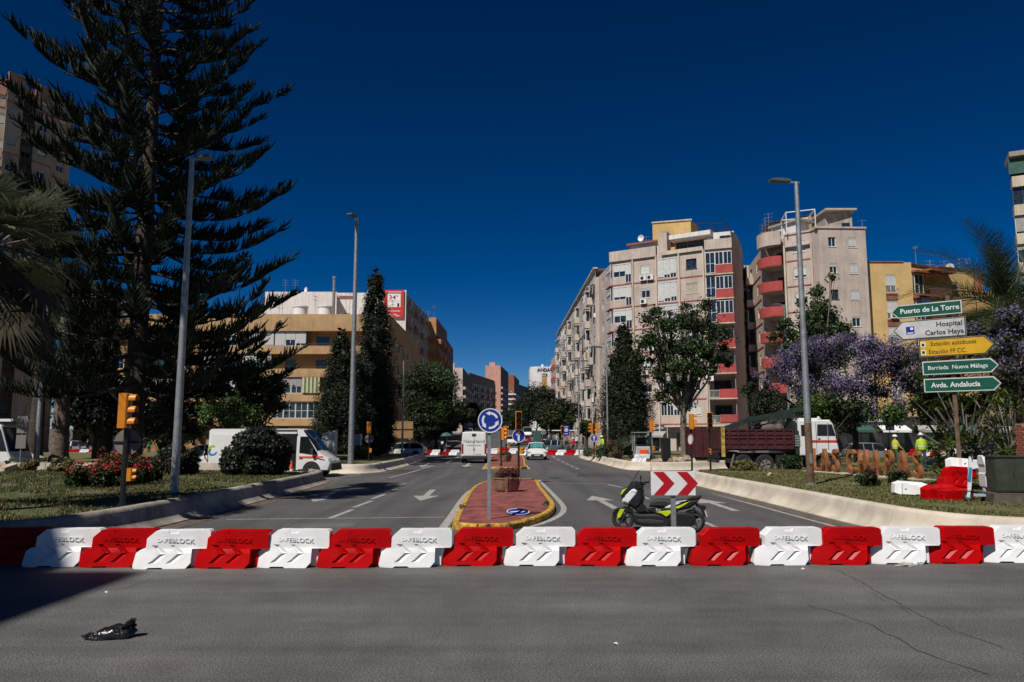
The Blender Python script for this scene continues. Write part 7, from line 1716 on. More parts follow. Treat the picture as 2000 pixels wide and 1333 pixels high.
    mb = MB(); mb.b2(-x1 - .03, -x1 - .018, -.012, .012, .62, H - .18); mb.b2(-x1 - .05, -x1 - .018, -.16, .16, H - .32, H - .14); mb.b2(-x1 - .05, -x1 - .02, -.04, .04, 1.0, 1.2); mb.build('door_gap', m_trim, dr, 0)
    mb = MB(); mb.b2(-x1 - .035, -x1 - .02, -.55, -.12, .68, .80); mb.build('number_plate', m_plate, o, 0)
    if txt:
        q = link('lettering', textmesh(txt, .36, .004, M('logo_green', (.12, .2, .13), .5), sx=1.15), o, (-x1 - .03, 0, 1.72)); q.rotation_euler = (0, 0, R(-90))
        q = link('lettering', textmesh('productos naturales', .13, .004, M('logo_grey', (.2, .22, .2), .5)), o, (-x1 - .03, 0, 1.42)); q.rotation_euler = (0, 0, R(-90))
    if open_side:
        # dark load bay seen through the open side door
        mb = MB(); a, b_ = x1 - 3.15, x1 - 1.78; mb.b2(a, b_, -w - .006, -w + .01, .5, 2.2); mb.build('door_opening', m_black, o, 0)
        mb = MB(); mb.b2(a - .08, b_ + .02, -w - .03, -w, 2.2, 2.3); mb.b2(a - .08, a, -w - .03, -w, .5, 2.2); mb.build('door_frame', m_cwhite, o, 0)
        mb = MB(); mb.b2(-x1 + .2, a - .15, -w - .05, -w - .015, .48, 2.15); mb.build('sliding_door', m_cwhite, o, 0)
        mb = MB(); mb.lathe([(.2, -.005), (.001, -.005)], 16, (x1 - 2.3, -w - .012, 1.7), 0, 'Y'); mb.build('round_emblem', M('dull_orange_emblem', (.12, .045, .02), .8), o)
        mb = MB(); mb.lathe([(.001, 0), (.13, 0), (.13, .12), (.05, .18), (.001, .18)], 12, (x1 - 1.0, -.2, H * .75)); mb.build('roof_beacon', m_trim, o)
    if logo:
        for k, (a0, a1, mt) in enumerate(((60, 170, M('logo_lime', (.3, .45, .03), .5)), (180, 330, M('logo_sky', (.03, .2, .45), .5)))):
            mb = ring_arrow(.17, .27, a0, a1, 0, 10, .08); q = mb.build('logo_arc', mt, o, 0); q.location = (-x1 + .28, -w - .056, 1.35)
    mb = MB(); [mb.bar((-1.4 + .5 * k, -w * .8, H + .07), (-1.4 + .5 * k, w * .8, H + .07), .05) for k in range(3)]; mb.build('roof_rack', m_steel, o, 0)
    return o
p = G(619, 930); van('white van with an open side door, its nose behind the left wall end', (X(540, 40.6), 40.6, 0), R(-4), open_side=True, L=6.4, H=2.45, logo=True)
pv = G(925, 905.5); van('white delivery van seen from behind with green lettering on its rear', (pv.x, pv.y + 2.7, 0), R(90.5), stripe=False, txt='Naturland')
pc = G(1049, 899); car('white car with a teal sun shield, facing the camera right of the far island', (pc.x, pc.y + 2.0, .0), R(-90), m_cwhite, shade=True)
car('blue grey car side on behind the far barriers, right of the white car', (X(1078, 87), 88, gz(88)), R(160), m_cblue, L=4.2, H=1.5)
car('small white car facing the camera further up the avenue left of the arrow sign', (X(999, 115), 116, gz(115)), R(-90), m_cwhite, H=1.5, L=4.0)
car('dark red car seen from behind next to the small white car', (X(1026, 120), 121, gz(120)), R(90), m_cred, H=1.5)
van('white van facing the camera far up the avenue above the red car', (X(1030, 170), 170, gz(170)), R(-90), stripe=False, H=2.4)
van('white van far up the avenue above the roof of the delivery van', (X(913, 150), 150, gz(150)), R(-90), stripe=False, H=2.3)
car('white car in the far queue beside the roundabout sign', (X(932, 140), 140, gz(140)), R(-92), m_cwhite)
car('dark car in the far queue behind the roundabout sign', (X(945, 130), 130, gz(130)), R(-90), m_cblack)
car('silver car parked side on among the far dark trees', (X(1060, 130), 131, gz(130)), R(10), m_cgrey, H=1.5)
car('dark car parked far away in front of the green container', (X(1072, 112), 112, gz(112)), R(80), m_cblack)
car('white estate car parked on the left beyond the cream wall', (X(786, 77), 77, .02), R(172), m_cwhite, L=4.7, H=1.5, rack=True, group='cars parked on the left')
car('white car with a red box on its bonnet behind the white van', (X(405, 47), 47, 0), R(178), m_cwhite, group='cars parked on the left')
car('white car nose between the two grey poles at the left edge', (X(22, 52), 52.0, 0), R(-3), m_cwhite, H=1.45, group='cars parked on the left')
car('dark car behind the distant barriers on the left', (X(150, 88), 88, .1), R(5), m_cgrey, group='cars parked on the left')
car('black car behind the round sign of the near traffic light', (X(225, 86), 86, .1), R(-4), m_cblack, group='cars parked on the left')
car('dark car parked behind the plumeria shrubs at the right edge', (X(1965, 60), 62, .0), R(5), m_cblack, group='cars parked on the right')
car('dark parked car behind the steel letters and the jacaranda trunk', (X(1700, 64), 64, .0), R(0), m_cgrey, group='cars parked on the right')
# dark fronted bus cut by the left edge
o = thing('parked_bus', 'pale minibus with a big dark windscreen cut off by the left picture edge', 'bus', (X(-60, 47), 47, 0))
mb = MB(); mb.ext([(-4.5, .4), (3.2, .4), (3.3, .8), (3.1, 1.2), (2.6, 2.7), (2.2, 2.95), (-4.5, 2.95)], -1.1, 1.1, bev=.06); mb.build('body', m_cwhite, o, 20)
mb = MB(); mb.add([(3.14, -.95, 1.2), (3.14, .95, 1.2), (2.66, .95, 2.62), (2.66, -.95, 2.62)], [(0, 1, 2, 3)]); mb.b2(1.0, 2.5, -1.115, -1.1, 1.2, 2.5); mb.add([(2.5, -1.112, 1.2), (3.05, -1.112, 1.2), (2.6, -1.112, 2.5), (2.5, -1.112, 2.5)], [(0, 1, 2, 3)]); mb.build('windscreen', m_glassd, o, 0)
for k in range(3): mb = MB(); mb.b2(-4.2 + 1.6 * k, -2.8 + 1.6 * k, -1.115, -1.1, 1.3, 2.4); mb.build('side_window', m_glassd, o, 0)
for x in (-3, 2): 
    for sg in (-1, 1): wheel(o, x, sg * .95, .45, .25, -sg)
mb = MB(); mb.b2(1.4, 3.2, -1.0, 1.0, 2.96, 3.12); mb.build('roof_fairing', m_cwhite, o, 0)
# traffic cone
p = G(571, 919); o = thing('traffic_cone', 'orange traffic cone with a white band at the open side door of the van', 'traffic cone', (X(571, 38.6), 38.6, .0)); m_or2 = M('cone_orange', (.75, .10, .02), .5)
mb = MB(); mb.b2(-.24, .24, -.24, .24, 0, .05); mb.lathe([(.18, .05), (.13, .28), (.10, .48), (.04, .85), (.001, .86)], 14); mb.build('cone', m_or2, o, 30); mb = MB(); mb.lathe([(.146, .24), (.108, .46)], 14); mb.build('band', m_signwhite, o)
o.location.z = .0

# ------------------------------------------------------------------ tipper truck with loader crane
m_tred = M('truck_dark_red', (.062, .011, .014), .6, var=.3, scale=2); m_tg = M('crane_dark_green', (.018, .03, .022), .5, var=.2)
o = thing('tipper_truck', 'dark red tipper truck with white cab and folded crane behind the right lawn', 'truck', (X(1385, 46.6), 46.6, 0), R(-1))
for y0, y1, nm in ((-1.25, -1.19, 'side_board'), (1.19, 1.25, 'side_board')):
    mb = MB(); mb.b2(.3, 4.62, y0, y1, 1.36, 2.5); sb = mb.build(nm, m_tred, o, 0)
    for k in range(9): mb = MB(); x = .34 + k * .53; mb.b2(x - .045, x + .045, y0 - .06 if y0 < 0 else y1, y0 if y0 < 0 else y1 + .06, 1.36, 2.5); mb.build('rib', m_tred, sb, 0)
    for z in (1.38, 1.66, 2.0, 2.2, 2.45): mb = MB(); mb.b2(.3, 4.62, y0 - .05 if y0 < 0 else y1, y0 if y0 < 0 else y1 + .05, z - .03, z + .03); mb.build('rail', m_tred, sb, 0)
mb = MB(); mb.b2(.26, .32, -1.19, 1.19, 1.36, 2.5); mb.build('tailboard', m_tred, o, 0); mb = MB(); mb.b2(4.6, 4.68, -1.2, 1.2, 1.3, 2.75); mb.build('headboard', m_tg, o, 0); mb = MB(); mb.b2(.3, 4.62, -1.2, 1.2, 1.25, 1.36); mb.build('bed_floor', m_dark, o, 0)
mb = MB(); mb.b2(.2, 7.0, -.55, -.4, .8, 1.1); mb.b2(.2, 7.0, .4, .55, .8, 1.1); mb.b2(.1, .3, -1.1, 1.1, .55, .75); mb.b2(1.2, 1.4, -1, 1, .5, 1.2); mb.b2(3.6, 4.4, -1.1, -.5, .5, 1.0); mb.build('chassis', m_dark, o, 0)
mb = MB(); mb.tube([(3.7, -.85, .72), (4.55, -.85, .72)], .26, 12); mb.build('fuel_tank', M('tank_dull_brown', (.12, .09, .075), .6), o)
for x in (1.7, 2.95, 6.42):
    for sg in (-1, 1): wheel(o, x, sg * 1.02, .52, .3 if x < 6 else .28, -sg, m_signback)
mb = MB(); mb.lathe([(.62, -.2), (.62, .2)], 16, (6.42, -1.1, .55), 0, 'Y', R(-5), R(185)); mb.lathe([(.6, .2), (.6, -.2)], 16, (6.42, -1.1, .55), 0, 'Y', R(-5), R(185)); mb.build('mudguard', m_dark, o, 0)
mb = MB(); mb.bar((.95, -1.1, .35), (1.15, -1.1, 1.05), .3, .04, up=(1, 0, 0)); mb.build('mud_flap', m_signback, o, 0)
mb = MB(); mb.b2(.38, .58, -1.42, -1.3, .9, 2.6); mb.build('yellow_post', M('worn_yellow_paint', (.42, .28, .05), .7, var=.4, scale=6), o, 0)
# cab
mb = MB(); P_ = [(4.95, .95), (7.15, .95), (7.28, 1.3), (7.22, 1.9), (6.98, 2.85), (6.8, 3.05), (4.95, 3.05)]; mb.ext(P_, -1.18, 1.18, bev=.07); cb = mb.build('cab', m_cwhite, o, 25)
mb = MB(); mb.ext([(6.02, 2.12), (6.62, 2.12), (6.62, 2.78), (6.06, 2.78)], -1.2, -1.175); mb.ext([(6.68, 2.12), (7.08, 2.12), (6.9, 2.78), (6.68, 2.78)], -1.2, -1.175); mb.ext([(6.02, 2.12), (6.62, 2.12), (6.62, 2.78), (6.06, 2.78)], 1.175, 1.2); mb.build('side_window', m_glassd, cb, 0)
mb = MB(); mb.add([(7.235, -1.0, 1.98), (7.235, 1.0, 1.98), (7.02, 1.0, 2.82), (7.02, -1.0, 2.82)], [(0, 1, 2, 3)]); mb.build('windscreen', m_glassd, cb, 0)
mb = MB(); mb.b2(5.6, 7.22, -1.19, -1.18, 1.72, 1.86); mb.build('red_stripe', M('stripe_red', (.5, .03, .03), .5), cb, 0); mb = MB(); mb.b2(5.96, 5.98, -1.192, -1.18, 1.0, 2.85); mb.b2(6.64, 6.67, -1.192, -1.18, 1.3, 2.85); mb.b2(6.05, 6.2, -1.21, -1.18, 1.92, 1.97); mb.build('door_gap', m_trim, cb, 0)
mb = MB(); mb.b2(7.05, 7.12, -1.5, -1.3, 1.9, 2.5); mb.bar((7.1, -1.15, 2.6), (7.1, -1.42, 2.5), .03); mb.build('mirror', m_trim, cb, 0); mb = MB(); mb.b2(7.1, 7.34, -1.15, 1.15, .45, .95); mb.build('front_bumper', m_trim, o, 0)
mb = MB(); mb.box((5.9, 0, 3.12), (1.3, .9, .1)); mb.lathe([(.001, 0), (.07, 0), (.07, .15), (.001, .17)], 10, (6.4, -.5, 3.1)); mb.build('roof_box', m_cwhite, cb, 0)
mb = MB(); mb.b2(5.1, 5.55, -1.19, -1.175, 2.1, 2.75); mb.build('rear_side_window', m_glassd, cb, 0)
# gear behind the cab
mb = MB(); mb.b2(4.72, 4.9, -.9, .9, .9, 3.0); mb.tube([(4.85, -1.0, .9), (4.85, -1.0, 2.9)], .08, 8); mb.b2(4.75, 5.0, -1.15, -.6, 1.0, 1.6); mb.box((4.85, -1.0, 2.0), (.3, .3, .8)); mb.build('crane_column', m_tg, o, 0)
mb = MB(); [mb.b2(4.72, 5.02, -1.2, -1.12, 1.5 + .14 * k, 1.6 + .14 * k) for k in range(5)]; mb.build('step_ladder', m_steel, o, 0)
mb = MB(); mb.bar((4.85, -.3, 3.35), (2.3, -.3, 3.1), .26, .3); mb.bar((4.85, 0, 2.9), (4.9, -.3, 3.5), .3, .3); bm_ = mb.build('crane_boom', m_tg, o, 0); bm_.location = (0, 0, .0)
mb = MB(); mb.bar((5.6, -.3, 3.75), (2.2, -.3, 3.02), .22, .26); mb.bar((2.3, -.3, 3.1), (.5, -.3, 2.45), .18, .2); mb.bar((2.25, -.1, 2.95), (.7, -.1, 2.4), .1); mb.bar((2.25, -.5, 2.95), (.6, -.5, 2.35), .08); mb.bar((3.3, -.3, 3.1), (2.2, -.45, 2.7), .1); mb.build('crane_arm', m_tg, o, 0)
mb = MB(); mb.b2(2.75, 3.4, -.425, -.42, 3.12, 3.26); q = mb.build('white_label', m_signwhite, o, 0); q.rotation_euler = (0, R(-0), 0)
mb = MB(); mb.ball((3.6, 0, 2.5), .5, 10, 0, (1.3, 1, .8)); mb.ball((4.1, -.3, 2.55), .35, 8, 0, (1, 1, .9)); mb.ball((3.1, .3, 2.45), .4, 8, 0, (1.2, 1, .6)); mb.build('load', m_gutter, o, 20)
# skip container behind the truck
o = thing('skip_container', 'dull dark red skip container behind the amber traffic light and the truck rear', 'skip', (X(1368, 56), 56, .1)); mb = MB(); mb.ext([(-.9, .5), (1.6, .5), (1.9, 2.7), (-.9, 2.7)], -1, 1, bev=.03); mb.build('body', m_tred, o, 0)
for k in range(5): mb = MB(); mb.b2(-.8 + .6 * k, -.7 + .6 * k, -1.08, -1, .5, 2.7); mb.build('rib', m_tred, o, 0)
mb = MB(); mb.b2(-.8, 1.7, -.9, .9, .15, .5); mb.build('skid', m_dark, o, 0)
# digger
o = thing('mini_digger', 'small grey digger with an open canopy and orange front parked by the rubble', 'digger', (X(1256, 56), 56, .42)); mb = MB()
for x in (-.62, .62): mb.tube([(x, 0, .4), (x * 1.05, 0, 1.2), (x * .95, .1, 1.95)], .05, 6); mb.tube([(x, 1.0, .6), (x, .9, 1.95)], .05, 6)
mb.b2(-.72, .72, -.1, 1.1, 1.93, 2.0); mb.build('canopy', m_steel, o, 0); mb = MB(); mb.ext([(-.6, .25), (.6, .25), (.5, .95), (-.5, .95)], -.1, 1.2, bev=.05); mb.build('body', m_lg, o, 0); mb = MB(); mb.ext([(-.35, .2), (.35, .2), (.28, .75), (-.28, .75)], -.4, -.1, bev=.04); mb.build('front_cover', m_or2, o, 0)
mb = MB(); mb.b2(-.35, .35, .3, .8, .95, 1.1); mb.b2(-.35, .35, .75, .9, 1.1, 1.6); mb.build('seat', m_black, o, 0)
for x in (-.62, .62): mb = MB(); mb.ext([(-.5, .05), (-.35, .0), (1.3, .0), (1.45, .08), (1.4, .32), (-.4, .32)], x - .16, x + .16, pl='YZ', bev=.03); mb.build('track', m_rubber, o, 0)

# ------------------------------------------------------------------ motor scooter
m_sblk = M('scooter_black_plastic', (.013, .013, .014), .38, var=.15, spec=.6); m_lime = M('scooter_lime', (.50, .62, .01), .35); m_swht = M('scooter_white', (.70, .70, .72), .3); m_seat = M('scooter_seat_vinyl', (.016, .016, .017), .6, bump=.3, bscale=60)
fx, fy = X(1214, 17.1), 17.1; bx, by = X(1350, 16.7), 16.7
o = thing('motor_scooter', 'black motor scooter with white and lime green panels parked behind the chevron sign', 'motor scooter', (fx, fy, 0), math.atan2(by - fy, bx - fx))
WBs = math.hypot(bx - fx, by - fy); sc_ = WBs / 1.55
def S(*pts): return [((cx - 285) / 391 * sc_, (1115 - cz) / 391 * sc_) for cx, cz in pts]
def slab(name, pts, w, mat, y=0, bev=.02, par=None, sm=40):
    P_ = S(*pts); a = sum(P_[i][0] * P_[(i + 1) % len(P_)][1] - P_[(i + 1) % len(P_)][0] * P_[i][1] for i in range(len(P_)))
    if a < 0: P_ = P_[::-1]
    mb = MB(); mb.ext(P_, y - w / 2, y + w / 2, bev=bev); return mb.build(name, mat, par or o, sm)
for cx in (285, 888):
    c = S((cx, 1018))[0]; r_ = .252 * sc_; w = .12 if cx < 300 else .14
    mb = MB(); mb.lathe([(r_ * .70, -w * .4), (r_ * .82, -w * .5), (r_ * .95, -w * .38), (r_, 0), (r_ * .95, w * .38), (r_ * .82, w * .5), (r_ * .70, w * .4)], 30, ax='Y'); t_ = mb.build('wheel', m_rubber, o, 50, loc=(c[0], 0, r_))
    mb = MB(); mb.lathe([(r_ * .74, -.03), (r_ * .66, -.035), (r_ * .66, .035), (r_ * .74, .03)], 28, ax='Y'); mb.lathe([(.001, -.05), (.045, -.05), (.045, .05), (.001, .05)], 12, ax='Y'); mb.lathe([(.001, -.055), (r_ * .38, -.055), (r_ * .38, -.048), (.001, -.048)], 20, ax='Y')
    for k in range(5): a = R(20 + 72 * k); mb.bar((.03 * math.cos(a), 0, .03 * math.sin(a)), (r_ * .68 * math.cos(a), 0, r_ * .68 * math.sin(a)), .035, .03)
    mb.build('rim', m_dark if cx < 300 else m_steel, t_, 30)
slab('front_fender', [(195, 960), (225, 925), (300, 905), (370, 930), (395, 990), (385, 1000), (360, 965), (300, 935), (240, 945), (205, 985)], .17, m_sblk)
slab('fender_panel', [(268, 925), (308, 930), (270, 1000), (238, 1015), (245, 965)], .185, m_lime, bev=.01)
for y in (-.075, .075): mb = MB(); a, b_ = S((285, 1018), (365, 860)); mb.bar((a[0], y, a[1]), (b_[0], y, b_[1]), .035); mb.build('fork', m_dark, o, 0)
fr_ = slab('front_fairing', [(272, 810), (285, 770), (335, 735), (360, 700), (410, 685), (470, 760), (478, 830), (455, 905), (400, 935), (350, 900), (300, 880)], .36, m_sblk, bev=.07)
slab('apron_panel', [(322, 790), (375, 745), (400, 740), (432, 765), (420, 800), (378, 850), (345, 885), (292, 868), (288, 850)], .40, m_swht, bev=.04); slab('apron_edge', [(275, 800), (290, 765), (335, 742), (322, 765), (285, 812)], .30, m_lime, bev=.02)
slab('lower_apron', [(288, 855), (350, 890), (370, 905), (300, 885)], .26, m_steel, bev=.02)
for (x, z) in ((368, 772), (383, 775), (398, 778)): slab('vent_mark', [(x, z), (x + 10, z + 1), (x + 9, z + 5), (x - 1, z + 4)], .404, m_black, bev=0)
slab('vent_mark', [(325, 775), (345, 768), (340, 782), (322, 790)], .404, m_black, bev=0)
m_wind = M('smoked_windscreen', (.05, .05, .05), .08, alpha=.55)
ws_ = MB(); P_ = S((352, 705), (385, 660), (412, 615), (428, 592)); wd = (.17, .19, .16, .09)
for i in range(3):
    for y0, y1 in ((-1, -.33), (-.33, .33), (.33, 1)): ws_.quad((P_[i][0] + .03 * abs(y0) ** 2, y0 * wd[i], P_[i][1]), (P_[i][0] + .03 * abs(y1) ** 2, y1 * wd[i], P_[i][1]), (P_[i + 1][0] + .03 * abs(y1) ** 2, y1 * wd[i + 1], P_[i + 1][1]), (P_[i + 1][0] + .03 * abs(y0) ** 2, y0 * wd[i + 1], P_[i + 1][1]))
ws_.build('windscreen', m_wind, o, 60)
mb = MB(); c = S((455, 705))[0]; mb.tube([(c[0] - .03, 0, c[1] - .05), (c[0], .12, c[1]), (c[0] + .04, .24, c[1] + .01), (c[0] + .1, .36, c[1])], .014, 8); mb.tube([(c[0] - .03, 0, c[1] - .05), (c[0], -.12, c[1]), (c[0] + .04, -.24, c[1] + .01), (c[0] + .1, -.36, c[1])], .014, 8); mb.tube([(c[0] + .05, -.26, c[1] + .01), (c[0] + .11, -.38, c[1])], .02, 8); mb.tube([(c[0] + .05, .26, c[1] + .01), (c[0] + .11, .38, c[1])], .02, 8); mb.build('handlebar', m_black, o)
mb = MB(); mb.box((c[0] - .03, 0, c[1] - .03), (.16, .3, .12)); mb.build('dashboard', m_sblk, o, 0)
for sg, cx, cz in ((-1, 460, 655), (1, 522, 668)):
    m_ = S((cx, cz))[0]; mb = MB(); mb.tube([(c[0], sg * .16, c[1]), (m_[0] - .02, sg * .24, m_[1] - .06), (m_[0], sg * .26, m_[1])], .008, 6); mb.ball((m_[0], sg * .27, m_[1] + .02), .06, 10, 0, (.35, 1.0, .8)); mb.build('mirror', m_black, o)
slab('leg_shield', [(395, 930), (455, 880), (475, 900), (505, 945), (430, 960)], .34, m_sblk, bev=.03)
slab('floorboard', [(380, 955), (440, 965), (560, 960), (600, 960), (690, 1000), (700, 1060), (650, 1085), (540, 1075), (400, 1055), (375, 1010)], .40, m_sblk, bev=.04)
slab('side_sill', [(420, 1010), (540, 1005), (650, 1015), (640, 1040), (520, 1045), (425, 1035)], .43, m_trim, bev=.012)
slab('tunnel', [(430, 900), (470, 915), (520, 925), (700, 900), (700, 960), (560, 965), (440, 960)], .30, m_sblk, bev=.04)
slab('body_panel', [(500, 925), (640, 905), (760, 905), (770, 985), (650, 985), (560, 958)], .36, m_sblk, bev=.03)
slab('lime_panel', [(575, 942), (640, 932), (705, 925), (712, 945), (672, 980), (655, 975), (625, 955)], .375, m_lime, bev=.008)
slab('seat', [(515, 905), (530, 870), (560, 845), (600, 835), (660, 835), (700, 845), (760, 840), (860, 835), (880, 845), (820, 870), (740, 890), (640, 905)], .30, m_seat, bev=.045)
slab('tail_fairing', [(640, 905), (700, 880), (760, 862), (850, 838), (945, 838), (915, 870), (860, 910), (760, 930), (690, 930)], .28, m_sblk, bev=.04)
slab('tail_stripe_white', [(640, 912), (700, 878), (760, 850), (850, 835), (790, 862), (720, 895), (660, 918)], .30, m_swht, bev=.006); slab('tail_stripe_lime', [(700, 915), (790, 880), (850, 850), (870, 848), (800, 895), (735, 928)], .295, m_lime, bev=.006)
slab('grab_rail', [(820, 838), (880, 815), (955, 800), (968, 806), (940, 825), (870, 840)], .26, m_black, bev=.02); slab('tail_light', [(905, 815), (965, 805), (945, 838), (910, 845)], .22, m_tail, bev=.02)
slab('rear_fender', [(905, 860), (945, 880), (990, 885), (1000, 900), (985, 925), (1010, 985), (1000, 995), (975, 965), (950, 910), (915, 890)], .14, m_sblk, bev=.01); slab('number_plate', [(985, 925), (998, 925), (1012, 975), (1000, 985)], .2, m_plate, bev=0)
slab('engine_case', [(700, 950), (760, 940), (860, 950), (905, 965), (910, 1000), (880, 1050), (850, 1080), (790, 1085), (700, 1060)], .16, m_sblk, y=-.12, bev=.03); slab('muffler', [(740, 1000), (900, 970), (935, 985), (930, 1030), (760, 1060)], .12, m_dark, y=.15, bev=.03)
mb = MB(); a, b_ = S((900, 900), (885, 1010)); mb.tube([(a[0], -.14, a[1]), (b_[0], -.14, b_[1])], .03, 8); mb.build('shock_absorber', m_dark, o); mb = MB(); a, b_ = S((650, 1075), (672, 1112)); mb.bar((a[0], -.1, a[1]), (b_[0], -.2, b_[1]), .02); mb.bar((a[0], .1, a[1]), (b_[0], .16, b_[1]), .02); mb.build('stand', m_steel, o, 0)
q = text('Evo', .07, m_swht, o, (S((600, 922))[0][0], -.187, S((600, 922))[0][1]), ex=.001)
# kick scooter leaning against the heap
o = thing('kick_scooter', 'white and blue electric kick scooter standing in front of the plastic barrier heap', 'kick scooter', (X(1882, 19.9), 19.9, LZ), R(-20))
for x in (0, .95): mb = MB(); mb.lathe([(.06, -.025), (.11, -.025), (.115, 0), (.11, .025), (.06, .025)], 18, (x, 0, .115), 0, 'Y'); mb.lathe([(.001, -.02), (.06, -.02), (.06, .02), (.001, .02)], 12, (x, 0, .115), 1, 'Y'); mb.build('wheel', [m_rubber, m_steel], o)
mb = MB(); mb.box((.48, 0, .16), (.72, .17, .06)); mb.build('deck', M('scooter_pale_blue', (.25, .42, .5), .4), o, 0); mb = MB(); mb.bar((.0, 0, .1), (.04, 0, .3), .07); mb.bar((.04, 0, .3), (.13, 0, 1.12), .085, .06); mb.build('stem', m_swht, o, 0)
mb = MB(); mb.bar((.05, 0, .5), (.10, 0, .85), .09, .065); mb.build('stem_wrap', M('scooter_blue_wrap', (.03, .22, .42), .4), o, 0); mb = MB(); mb.tube([(.15, -.3, 1.12), (.13, 0, 1.16), (.15, .3, 1.12)], .018, 8); mb.tube([(.15, -.3, 1.12), (.16, -.2, 1.13)], .024, 8); mb.tube([(.16, .2, 1.13), (.15, .3, 1.12)], .024, 8); mb.build('handlebar', m_black, o)
mb = MB(); mb.bar((-.11, 0, .24), (.12, 0, .26), .08, .02); mb.bar((.82, 0, .26), (1.08, 0, .2), .1, .02); mb.build('mudguard', m_black, o, 0)
# motorbike behind the heap
o = thing('parked_motorbike', 'dark motorbike with a lime panel parked behind the heap of barriers', 'motorbike', (X(1900, 30), 30, LZ), R(4))
for x in (-.65, .7): mb = MB(); mb.lathe([(.2, -.05), (.29, -.06), (.31, 0), (.29, .06), (.2, .05)], 20, (x, 0, .31), 0, 'Y'); mb.lathe([(.001, -.03), (.05, -.03), (.05, .03), (.001, .03)], 10, (x, 0, .31), 1, 'Y'); [mb.bar((x, 0, .31), (x + .21 * math.cos(a), 0, .31 + .21 * math.sin(a)), .02, .02, 1) for a in (0.3, 1.35, 2.4, 3.45, 4.5, 5.5)]; mb.build('wheel', [m_rubber, m_steel], o)
mb = MB(); mb.ext([(-.5, .35), (.3, .3), (.45, .6), (.25, .95), (-.1, .85), (-.75, .95), (-.8, .85), (-.3, .6)], -.14, .14, bev=.04); mb.build('body', m_cblack, o); mb = MB(); mb.ext([(.0, .7), (.35, .62), (.25, .85), (.0, .85)], -.15, .15, bev=.01); mb.build('lime_panel', m_lime, o, 0)
mb = MB(); mb.bar((.7, -.08, .31), (.5, -.08, .95), .04); mb.bar((.7, .08, .31), (.5, .08, .95), .04); mb.tube([(.4, -.35, 1.05), (.48, 0, 1.0), (.4, .35, 1.05)], .015, 6); mb.build('fork', m_dark, o, 0); mb = MB(); mb.ext([(-.75, .93), (-.05, .86), (-.05, .93), (-.7, 1.0)], -.11, .11, bev=.02); mb.build('seat', m_seat, o)
mb = MB(); mb.b2(-.98, -.62, -.2, .2, .98, 1.3); mb.build('top_box', m_cwhite, o, 0)
o = thing('cable_drum', 'big black rounded drum lying behind the green cabinet', 'drum', (X(1976, 27), 27, LZ)); mb = MB(); mb.lathe([(.001, -.4), (.26, -.4), (.33, -.33), (.33, .33), (.26, .4), (.001, .4)], 20, (0, 0, .33), 0, 'X'); mb.build('drum', m_black, o); mb = MB(); mb.lathe([(.001, -.42), (.12, -.42), (.12, -.4)], 14, (0, 0, .33), 0, 'X'); mb.build('hub', m_dark, o)
# parked motorbikes at the barriers left of the delivery van, parasol
o = thing('parked_motorbike', 'dark motorbike among the distant barriers left of the delivery van', 'motorbike', (X(865, 81.5), 81.5, .15), R(80))
for x in (-.65, .7): mb = MB(); mb.lathe([(.2, -.05), (.31, 0), (.2, .05)], 16, (x, 0, .31), 0, 'Y'); mb.build('wheel', m_rubber, o)
mb = MB(); mb.ext([(-.5, .35), (.3, .3), (.45, .6), (.3, 1.15), (-.1, .85), (-.8, .95), (-.3, .6)], -.2, .2, bev=.04); mb.build('body', m_cblack, o); mb = MB(); mb.ball((-.2, 0, 1.3), .16, 8); mb.build('helmet', m_white, o)
o = thing('parasol', 'teal and grey street parasol left of the delivery van', 'parasol', (X(872, 92), 92, .3)); mb = MB(); mb.lathe([(.75, 1.9), (.5, 2.2), (.001, 2.35)], 8); mb.lathe([(.001, 2.33), (.48, 2.18), (.73, 1.88)], 8); mb.build('canopy', M('parasol_teal', (.03, .11, .09), .7), o, 0); mb = MB(); mb.tube([(0, 0, 0), (0, 0, 2.33)], .04, 8); mb.build('pole', m_steel, o); mb = MB(); mb.b2(-.5, .5, -.3, .3, .7, .75); mb.b2(-.05, .05, -.05, .05, 0, .7); mb.build('table', m_lg, o, 0)
o = thing('bus_shelter', 'bus shelter with a pale roof below the trees right of the avenue', 'bus shelter', (X(1122, 96), 96, .45)); mb = MB(); mb.b2(-2.8, 2.8, -.9, .9, 2.4, 2.5); mb.build('roof', m_white, o, 0); mb = MB(); [mb.b2(x - .05, x + .05, .7, .8, 0, 2.4) for x in (-2.6, 0, 2.6)]; mb.build('post', m_steel, o, 0); mb = MB(); mb.b2(-1.5, 1.5, .2, .6, .45, .5); mb.b2(-1.4, -1.3, .3, .5, 0, .45); mb.b2(1.3, 1.4, .3, .5, 0, .45); mb.build('bench', m_dark, o, 0)

